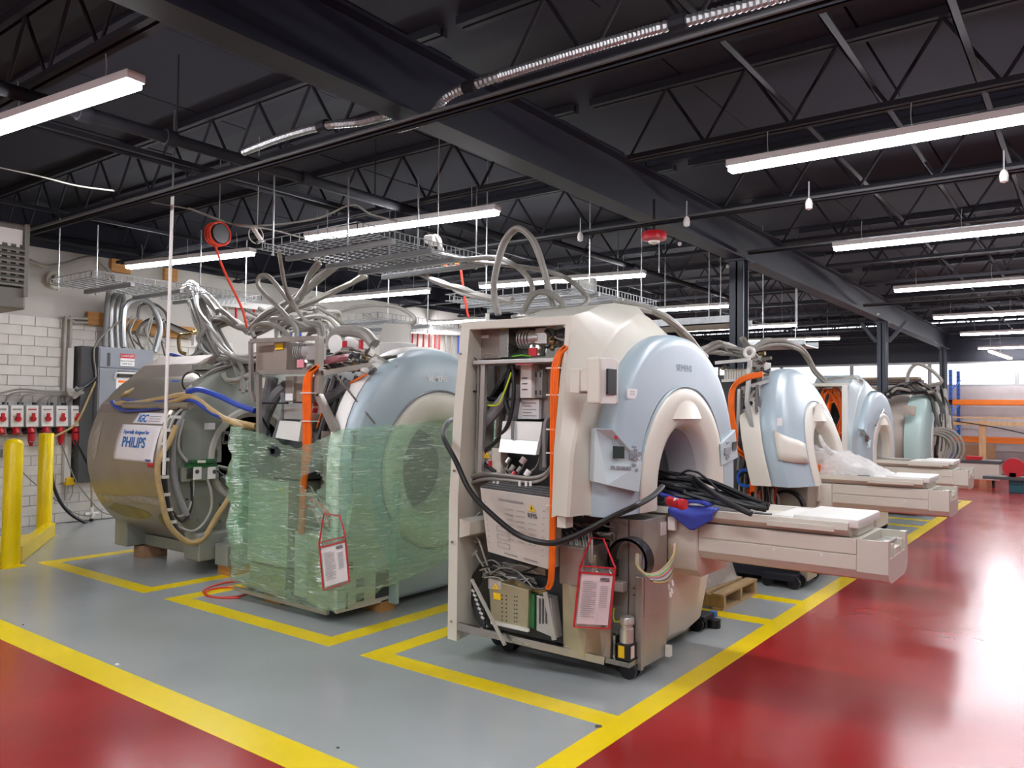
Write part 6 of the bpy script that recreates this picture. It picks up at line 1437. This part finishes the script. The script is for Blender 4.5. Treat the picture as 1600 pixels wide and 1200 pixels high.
cable([P(*p[:2], x=p[2]) for p in ((680, 395, 5.3), (720, 405, 5.1), (770, 402, 4.9), (800, 412, 4.7), (822, 430, 4.6), (832, 450, 4.5), (826, 470, 4.5), (815, 492, 4.5))], .02, 'cable_grey', 'grey hose from the tray bending down inside the tall loop', None, 'hose', 'cable', 8)
cable([P(*p[:2], x=p[2]) for p in ((690, 397, 5.5), (740, 408, 5.4), (800, 415, 5.2), (860, 425, 5.1), (890, 438, 5.0), (910, 455, 5.0), (918, 470, 5.0), (905, 484, 4.9))], .02, 'cable_grey', 'grey hose from the tray running past the loop to the hump', None, 'hose', 'cable', 8)
cable([P(*p[:2], x=4.4) for p in ((815, 495), (822, 478), (835, 460), (852, 456), (868, 464), (880, 477), (870, 484), (845, 486), (820, 493))], .02, 'cable_grey', 'grey hose making a small low loop on the open scanner top', None, 'hose', 'cable', 8)
g4 = 'cables trailing from the hump down to the second blue scanner'; l4 = 'grey cable trailing behind the open scanner dome to the next scanner'
bundle(3, .03, G, wp((960, 474, 5.6, .3), (1005, 483, 5.8, .4), (1040, 497, 6.0, .5), (1070, 525, 6.3, .5), (1100, 555, 6.8, .5)), .04, l4, g4)
bundle(9, .026, G, wp((1095, 552, 7.0, .6), (1115, 542, 7.2, 1), (1140, 545, 7.4, 1), (1165, 555, 7.5, 1), (1185, 562, 7.6, .8)), .07, 'grey cable heaped on the second blue scanner frame', 'cables heaped on the second blue scanner')
bundle(6, .03, G, wp((1160, 530, 8.6, .5), (1175, 545, 8.8, .6), (1200, 535, 9.2, .8), (1230, 537, 9.6, .8), (1255, 552, 10, .6), (1272, 578, 10.2, .5), (1290, 598, 10.3, .4)), .05, 'grey cable sagging over the second blue scanner toward the orange coil', 'cables sagging toward the orange coil')
tag(MB().ring(P(1171, 551, x=7.3), .045, .018, 'x', 18, 8).build('cable_eye', 'white_plastic'), 'white ring clamp holding cables right of the near column', 'clamp')
bundle(10, .03, G, wp((1275, 605, 10.4, .5), (1300, 597, 10.5, 1), (1325, 592, 10.6, 1), (1345, 598, 10.7, .6)), .05, 'grey cable piled on the smaller blue scanner top', 'cables piled on the smaller blue scanner')
bundle(14, .03, ['cable_grey', 'cable_dark', 'black_rubber'], wp((1388, 618, 13.5, .6), (1405, 608, 13.6, 1), (1430, 606, 13.8, 1), (1455, 612, 13.9, .8)), .09, 'cable piled over the farthest grey scanner', 'cables piled on the farthest scanner')
cable([P(*p[:2], x=14) for p in ((1424, 612), (1418, 600), (1420, 582), (1432, 569), (1450, 575), (1466, 588), (1470, 598), (1450, 602), (1430, 612))], .03, 'cable_grey', 'grey cable standing in a loop over the farthest scanner')
# ceiling wires, reel and sensors
cable([P(*p[:2], x=4.3) for p in ((200, 310), (260, 320), (300, 328), (345, 345), (390, 352), (440, 350), (500, 340), (550, 320), (580, 335), (620, 345))], .008, 'cable_grey', 'thin grey wire strung under the joists above the reel')
cable([P(*p[:2], x=4.3) for p in ((295, 325), (330, 338), (370, 352), (420, 358), (475, 372))], .007, 'cable_light', 'thin pale wire strung beneath the longer ceiling wire')
cable([P(*p[:2], x=2.6) for p in ((0, 262), (60, 275), (120, 290), (178, 298))], .006, 'cable_light', 'thin pale wire crossing the upper left ceiling')
rl = thing('hanging_reel', 'black hanging reel wound with orange line by the left strip light', 'reel', P(342, 366, y=7))
c = P(342, 366, y=7.0)
MB().cyl(c + Vector((0, -.05, 0)), c + Vector((0, .05, 0)), .095, n=20).build('drum', 'black_plastic', rl, 40)
for k in range(3): MB().ring(c + Vector((-.02, -.05 + .04 * k, -.005)), .115, .01, 'y').build('line_turn', 'red_line', rl)
MB().cyl(c + Vector((0, 0, .09)), (c.x, c.y, 4.15), .006, n=5).build('hanger_wire', 'galvanised', rl)
cable(wy(7.0, (336, 382), (345, 410), (358, 440), (378, 482), (386, 512)), .012, 'red_line', 'orange line stretched from the reel down to the grey cables')
for i, (u, v, y, lb) in enumerate(((402, 367, 6.4, 'small white wireless sensor dangling right of the orange reel'), (684, 380, 4.8, 'small white wireless sensor dangling above the tray end'))):
    c = P(u, v, y=y); t = thing('hanging_sensor', lb, 'sensor', c)
    MB().bar(c + Vector((-.05, 0, .06)), c + Vector((.06, 0, -.06)), .05, .02).build('body', 'white_plastic', t, 0, bevel=.004)
    MB().ring(c + Vector((0, .02, 0)), .08, .005, 'y').build('lead_loop', 'cable_light', t)
    MB().cyl(c, (c.x, c.y, 4.17), .004, n=5).build('wire', 'cable_light', t)
c = P(676, 376, y=4.85); tag(MB().box(c, (.2, .1, .07), .3).build('ceiling_box', 'white_plastic', None, 0, .02), 'rounded white box held above the right end of the tray', 'box')
cable([P(*p[:2], x=5.6) for p in ((700, 405), (696, 415), (705, 420), (716, 412))], .02, 'orange_cable', 'short orange cord looped at the right end of the tray')
cable([P(*p[:2], x=5.7) for p in ((720, 420), (724, 450), (728, 475), (732, 496))], .012, 'red_line', 'orange line dropping from the tray behind the open scanner')
c = P(905, 455, x=7.5); tag(MB().bb((7.5, c.y - .2, c.z - .12), (7.56, c.y + .12, c.z + .14)).build('antenna_panel', 'cable_light', None, 0, .02), 'pale square panel standing behind the hump of the open scanner', 'panel')

# ------------------------------------------------------------------ things on and around the scanners
bk = thing('blanket', 'folded blue moving blanket under the black cables on the front table', 'blanket', (4.9, 2.2, .96))
rows = []
for i in range(15):
    t = i / 14; rows.append([Vector((4.63 + .55 * j / 10, 1.95 + .62 * t, .965 + .02 * noise.noise(Vector((i * .4, j * .5, 0))) + .05 + .09 * t)) for j in range(11)])
MB().loft(rows).build('upper_fold', 'blue_cloth', bk, 60, solid=.02)
rows = []
for i in range(11):
    t = i / 10
    rows.append([Vector((4.66 - .10 * min(1, t * 3) - .01, 2.17 - .29 * j / 10, 1.0 - .14 * t * (1 - abs(j / 10 - .55) * 1.3) - .0)) for j in range(11)])
MB().loft(rows).build('hanging_corner', 'blue_cloth', bk, 60, solid=.012)
gk = 'black cables heaped on the front table'
for k in range(24):
    x = rnd.uniform(4.68, 5.12); z0 = 1.02 + rnd.uniform(0, .13) * (1 - abs(x - 4.9) / .4)
    ys = 2.55 - rnd.uniform(0, .15); ye = 1.72 + rnd.uniform(-.06, .12)
    pts = [(x, ys, z0 + .05), (x + rnd.uniform(-.12, .12), ys - .25, z0 + rnd.uniform(.0, .05)), (x + rnd.uniform(-.1, .1), (ys + ye) / 2, z0 - .0), (x * .6 + 4.93 * .4 + rnd.uniform(-.08, .08), ye + .12, .99 + rnd.uniform(0, .05)), (x * .5 + 4.95 * .5 + rnd.uniform(-.06, .06), ye, .985 + rnd.uniform(0, .02))]
    cable(pts, rnd.uniform(.011, .017), 'black_rubber', 'black cable heaped on the blue blanket of the front table', gk)
cable([P(*p[:2], y=p[2]) for p in ((1085, 748, 2.15), (1100, 760, 2.0), (1125, 778, 1.85), (1150, 792, 1.72), (1174, 803, 1.62))], .018, 'black_rubber', 'straight stiff black cable end reaching down onto the front table tray', None, 'cable', 'cable', 8)
cable([P(*p[:2], y=p[2]) for p in ((1062, 742, 2.2), (1075, 735, 2.15), (1090, 738, 2.1), (1108, 752, 2.0), (1124, 768, 1.9))], .009, 'black_rubber', 'thin black wire arching over the cable heap')
cable([P(1035, 760, y=2.15), P(1020, 775, y=2.1), P(990, 792, y=2.1), P(960, 806, x=3.95), P(920, 827, x=3.85), P(880, 845, x=3.74), P(850, 848, x=3.7), P(810, 836, x=3.7), P(770, 805, x=3.7), P(735, 768, x=3.7), P(712, 720, x=3.7), P(696, 690, x=3.75), P(693, 675, x=3.85), P(700, 660, x=4.0), P(708, 655, x=4.2)], .017, 'black_rubber', 'long black cable swagged across the open side of the tall scanner', None, 'cable', 'cable', 8)
c = P(1058, 785, y=2.0)
t = thing('red_plug', 'red power plug with white label lying on the blue blanket', 'plug', (c.x, c.y, c.z - .03))
MB().cyl(P(1046, 783, y=2.05), P(1064, 788, y=1.95), .03, n=12).build('body', 'red_plastic', t); MB().cyl(P(1064, 788, y=1.95), P(1071, 788, y=1.92), .034, .03, n=12).build('collar', 'red_plastic', t)
MB().bar(P(1053, 780.5, y=1.995), P(1064, 783, y=1.955), .012, .02).build('label', 'paper', t, 0)
bg_ = thing('plastic_bag', 'crumpled clear white plastic bag on the second blue scanner table', 'bag', (8.0, 2.0, 1.02))
rows = []
for i in range(33):
    t = i / 32; row = []
    for j in range(25):
        a = 2 * PI * j / 24; ry = .42 * math.sin(PI * min(1, t * 1.02)) ** .6 + .02
        yy = 2.55 - 1.05 * t; h = (.27 * (1 - t) ** 1.0 + .09) * (math.sin(PI * (t * .93 + .04)) ** .5)
        wob = 1 + .32 * noise.noise(Vector((t * 6, math.cos(a) * 1.8, math.sin(a) * 1.8))) + .15 * noise.noise(Vector((t * 16, math.cos(a) * 4, math.sin(a) * 4)))
        z = max(0, math.sin(a)) * h * wob; row.append(Vector((8.0 + math.cos(a) * .24 * math.sin(PI * (t * .94 + .03)) ** .5 * wob, yy, 1.0 + z)))
    rows.append(row)
MB().loft(rows).build('film', 'white_film', bg_, 70)
MB().tube([(7.85, 2.05, 1.2), (7.8, 2.12, 1.3), (7.84, 2.16, 1.38)], lambda q: .03 * (1 - q * .6), 8).build('twisted_neck', 'white_film', bg_, 70)
t = thing('orange_pad', 'flat stack of orange cable lying in the second scanner bore', 'cable', (7.9, 2.2, .99))
for k in range(4): MB().tube([(7.74, 2.3 - .02 * k, 1.02 + .022 * k), (7.8, 2.15, 1.02 + .022 * k), (7.95, 2.1, 1.02 + .022 * k), (8.1, 2.15, 1.02 + .022 * k), (8.15, 2.35, 1.02 + .022 * k)], .014, 7).build('loop', 'orange_cable', t)
# pallet with a leaning panel
pa = thing('pallet', 'wooden pallet between the front scanner and the second one', 'pallet', (6.45, 2.65, 0))
for x in (6.12, 6.48, 6.82): MB().bb((x - .02, 2.42, .018), (x + .02, 3.2, .115)).build('stringer', 'pallet_wood', pa, 0)
for k in range(6): MB().bb((6.08, 2.42 + k * .135, .115), (6.86, 2.42 + k * .135 + .1, .133)).build('deck_board', 'pallet_wood', pa, 0, bevel=.002)
for k in range(3): MB().bb((6.08, 2.42 + k * .34, 0), (6.86, 2.42 + k * .34 + .09, .018)).build('bottom_board', 'pallet_wood', pa, 0)
pn = thing('leaning_panel', 'brownish sheet metal panel leaning on the wooden pallet', 'panel', (6.4, 2.7, .133))
MB().slab([(6.16, 2.6, .135), (6.74, 2.55, .135), (6.9, 2.8, .62), (6.3, 2.85, .75)], (0, .02, 0)).build('sheet', 'brushed_steel', pn, 0, bevel=.003)
MB().slab([(6.16, 2.6, .135), (6.04, 2.72, .135), (6.2, 2.95, .75), (6.3, 2.85, .75)], (0, .02, 0)).build('flange', 'zinc_plate', pn, 0)
for k in range(6): MB().cyl((6.22 + k * .03, 2.6 + k * .045, .2 + k * .1), (6.22 + k * .03, 2.59 + k * .045, .2 + k * .1), .006, n=6).build('rivet', 'white_plastic', pn)
dl = thing('machine_dolly', 'black wheeled dolly under the second blue scanner', 'dolly', (7.7, 2.3, 0))
MB().bb((7.2, 2.2, .07), (7.9, 2.5, .13)).build('frame', 'black_steel', dl, 0, bevel=.008)
for x, y in ((7.25, 2.22), (7.25, 2.46), (7.85, 2.22), (7.85, 2.46)): MB().cyl((x - .02, y, .055), (x + .02, y, .055), .055, n=14).build('wheel', 'black_rubber', dl)
cp_ = thing('rolling_clamp', 'small blue lever clamp on the floor right of the front scanner', 'clamp', (5.62, 2.3, 0))
MB().bar(P(1098, 968, z=.05), P(1116, 958, z=.05), .05, .04).build('lever', 'blue_paint', cp_, 0); MB().cyl((5.6, 2.3, 0), (5.6, 2.3, .06), .05, n=12).build('foot', 'black_rubber', cp_)
# red hose on the floor
cable([P(u, v, z=.012) for u, v in ((410, 888), (395, 898), (392, 907), (400, 915), (414, 918))], .007, 'red_line', 'thin red hose curling at the wrapped scanner foot')
cable([P(u, v, z=.01) for u, v in ((415, 905), (390, 908), (355, 910), (325, 918), (318, 926), (335, 933), (370, 932), (388, 926), (380, 919), (350, 918), (326, 922), (322, 930), (345, 934), (375, 934))], .008, 'red_line', 'thin red hose coiled on the floor left of the wrapped scanner')
tag(MB().tube([P(374, 920, z=.02), P(382, 922, z=.02), P(400, 928, z=.02), P(412, 925, z=.02)], .012, 6).build('hose_fitting', 'steel'), 'metal hose end lying on the yellow line by the wrapped scanner', 'fitting')
for i, (u, v) in enumerate(((36, 976), (183, 1038), (528, 1168))): tag(MB().ball(P(u, v, z=.004), .007 if i != 1 else .012, 6, (1, 1.3, .5)).build('floor_chip', 'ink' if i != 1 else 'paper'), ['dark chip on the floor beside the left yellow border', 'white scrap on the floor beside the left yellow border', 'dark speck on the floor near the bottom edge'][i], 'debris')
tag(MB().cyl(P(935, 1136, z=0), P(935, 1136, z=0) + Vector((0, 0, .004)), .018, n=12).build('floor_anchor', 'steel'), 'small steel floor anchor at the yellow line junction', 'anchor')

# ------------------------------------------------------------------ far end: racks, timber, cylinder, clutter
rk = thing('pallet_rack', 'blue and orange pallet rack against the far wall', 'rack', (23.6, 0, 0))
for x in (23.3, 24.2):
    y = P(1485, 600, x=x).y if x < 24 else P(1497, 600, x=x).y
    u_ = MB().bb((x, y - .04, 0), (x + .08, y + .04, 2.75)).build('upright', 'blue_paint', rk, 0)
    for k in range(20): MB().bb((x - .004, y - .015, .3 + k * .12), (x, y + .015, .34 + k * .12)).build('slot', 'ink', u_, 0)
for z in (.4, 1.0, 1.6, 2.2): MB().bar((23.34, 3.1, z), (24.24, 3.0, z + .3), .03).build('lattice', 'blue_paint', rk, 0)
for z, h in ((1.83, .14), (.86, .14)):
    MB().bb((23.3, -1.5, z), (23.36, 3.2, z + h)).build('beam', 'orange_paint', rk, 0, bevel=.01)
    MB().bb((24.2, -1.5, z), (24.26, 3.2, z + h)).build('beam', 'orange_paint', rk, 0, bevel=.01)
MB().bb((23.36, -1.5, .96), (24.2, 3.0, .98)).build('shelf_board', 'cardboard', rk, 0)
tf = thing('timber_trestle', 'pale timber trestle standing in front of the far rack', 'frame', (22.6, 1.5, 0))
for z in (1.32, 1.49): MB().bb((22.5, -1.0, z), (22.54, 3.05, z + (.09 if z < 1.4 else .04))).build('rail', 'pale_wood', tf, 0)
MB().bb((22.55, 2.25, 0), (22.64, 2.4, 1.45)).build('post', 'pale_wood', tf, 0); MB().bb((22.55, -.9, 0), (22.64, -.8, 1.45)).build('post', 'pale_wood', tf, 0)
cable([(22.3, 2.9, 1.42), (22.2, 2.0, 1.28), (22.1, 1.2, 1.1), (22, .3, .95)], .015, 'black_rubber', 'black strap sloping across the pale timber trestle')
gc = thing('gas_cylinder', 'tall shiny gas cylinder with teal cap on the red floor', 'cylinder', (18.4, 3.33, 0))
MB().lathe([(.01, .01), (.11, .01), (.118, .03), (.118, 1.06), (.1, 1.12), (.05, 1.15), (.01, 1.15)], (18.4, 3.33, 0), 26).build('body', 'chrome', gc, 40)
MB().lathe([(.06, 1.13), (.065, 1.15), (.03, 1.17)], (18.4, 3.33, 0), 16).build('collar', 'ink', gc, 40)
MB().lathe([(.045, 1.16), (.055, 1.2), (.055, 1.3), (.03, 1.36), (.005, 1.37)], (18.4, 3.33, 0), 16).build('cap', 'teal_cap', gc, 40)
c1 = thing('crate', 'cream cabinet with dark lid beside the gas cylinder', 'crate', (20.2, 2.2, 0))
MB().bb((20, 1.75, .16), (20.6, 2.65, .52)).build('body', 'cream_plastic', c1, 0, bevel=.01); MB().bb((19.97, 1.72, .52), (20.63, 2.68, .58)).build('lid', 'dark_enamel', c1, 0)
for y in (1.85, 2.55): MB().bb((20.1, y, 0), (20.15, y + .05, .16)).build('leg', 'black_steel', c1, 0)
tag(MB().bb((20.1, 2.1, .58), (20.4, 2.4, .66)).build('tool_box', 'red_plastic', None, 0, .01), 'flat red box on the dark lid of the cream cabinet', 'box')
c2 = thing('crate', 'pale beige cabinet behind the farthest scanner table', 'crate', (19.6, 3.9, 0))
MB().bb((19.4, 3.4, .05), (19.9, 4.4, .55)).build('body', 'beige_plastic', c2, 0, bevel=.01); MB().bb((19.42, 3.45, .55), (19.88, 4.35, .58)).build('top', 'white_plastic', c2, 0)
st = thing('grinder_stand', 'teal machine stand with a red round guard at the right edge', 'machine', (19.2, 1.45, 0))
MB().bb((19.0, 1.25, 0), (19.3, 1.5, .26)).build('pedestal', 'teal_cap', st, 0, bevel=.01); MB().bb((18.9, .9, .26), (19.4, 1.95, .32)).build('table_top', 'dark_enamel', st, 0)
MB().cyl((19.1, 1.42, .5), (19.2, 1.42, .5), .2, n=24).build('guard', 'red_plastic', st, 40); MB().bb((19.1, 1.38, .32), (19.2, 1.5, .4)).build('bracket', 'dark_enamel', st, 0)
for i, (y, z, lb) in enumerate(((2.6, .5, 'brown cardboard sheet leaning under the rack, wider one'), (1.2, .45, 'brown cardboard sheet leaning under the rack, right one'))):
    tag(MB().bb((23.15, y - .5, 0), (23.2, y + .3, .82)).build('cardboard_sheet', 'cardboard', None, 0), lb, 'cardboard')
g5 = 'old planks stacked on the high shelf'
sh = thing('plank_shelf', 'high steel shelf carrying old planks before the far window', 'shelf', (21, 4.4, 0))
for y in (3.5, 5.3):
    for x in (20.8, 21.5): MB().bb((x, y, 0), (x + .06, y + .06, 2.45)).build('upright', 'black_steel', sh, 0)
for z in (2.0, 2.3): MB().bb((20.78, 3.4, z), (21.6, 5.5, z + .05)).build('deck', 'dark_plank', sh, 0)
kk = 0
for lv, (zb_, nr) in enumerate(((2.05, 3), (2.35, 2))):
    for r in range(nr):
        y0 = 3.3 + rnd.uniform(0, .25); y1 = 5.5 - rnd.uniform(0, .4) - .3 * r
        tag(MB().bb((20.75 + .02 * r, y0, zb_ + r * .065), (21.2, y1, zb_ + r * .065 + .055)).build('plank', ['old_plank', 'dark_plank'][lv] if r % 2 == 0 else 'old_plank', None, 0),
            ['lowest old plank on the lower level of the high shelf', 'middle old plank on the lower level of the high shelf', 'top old plank on the lower level of the high shelf', 'lower dark plank on the top level of the high shelf', 'upper dark plank on the top level of the high shelf'][kk], 'plank', g5); kk += 1
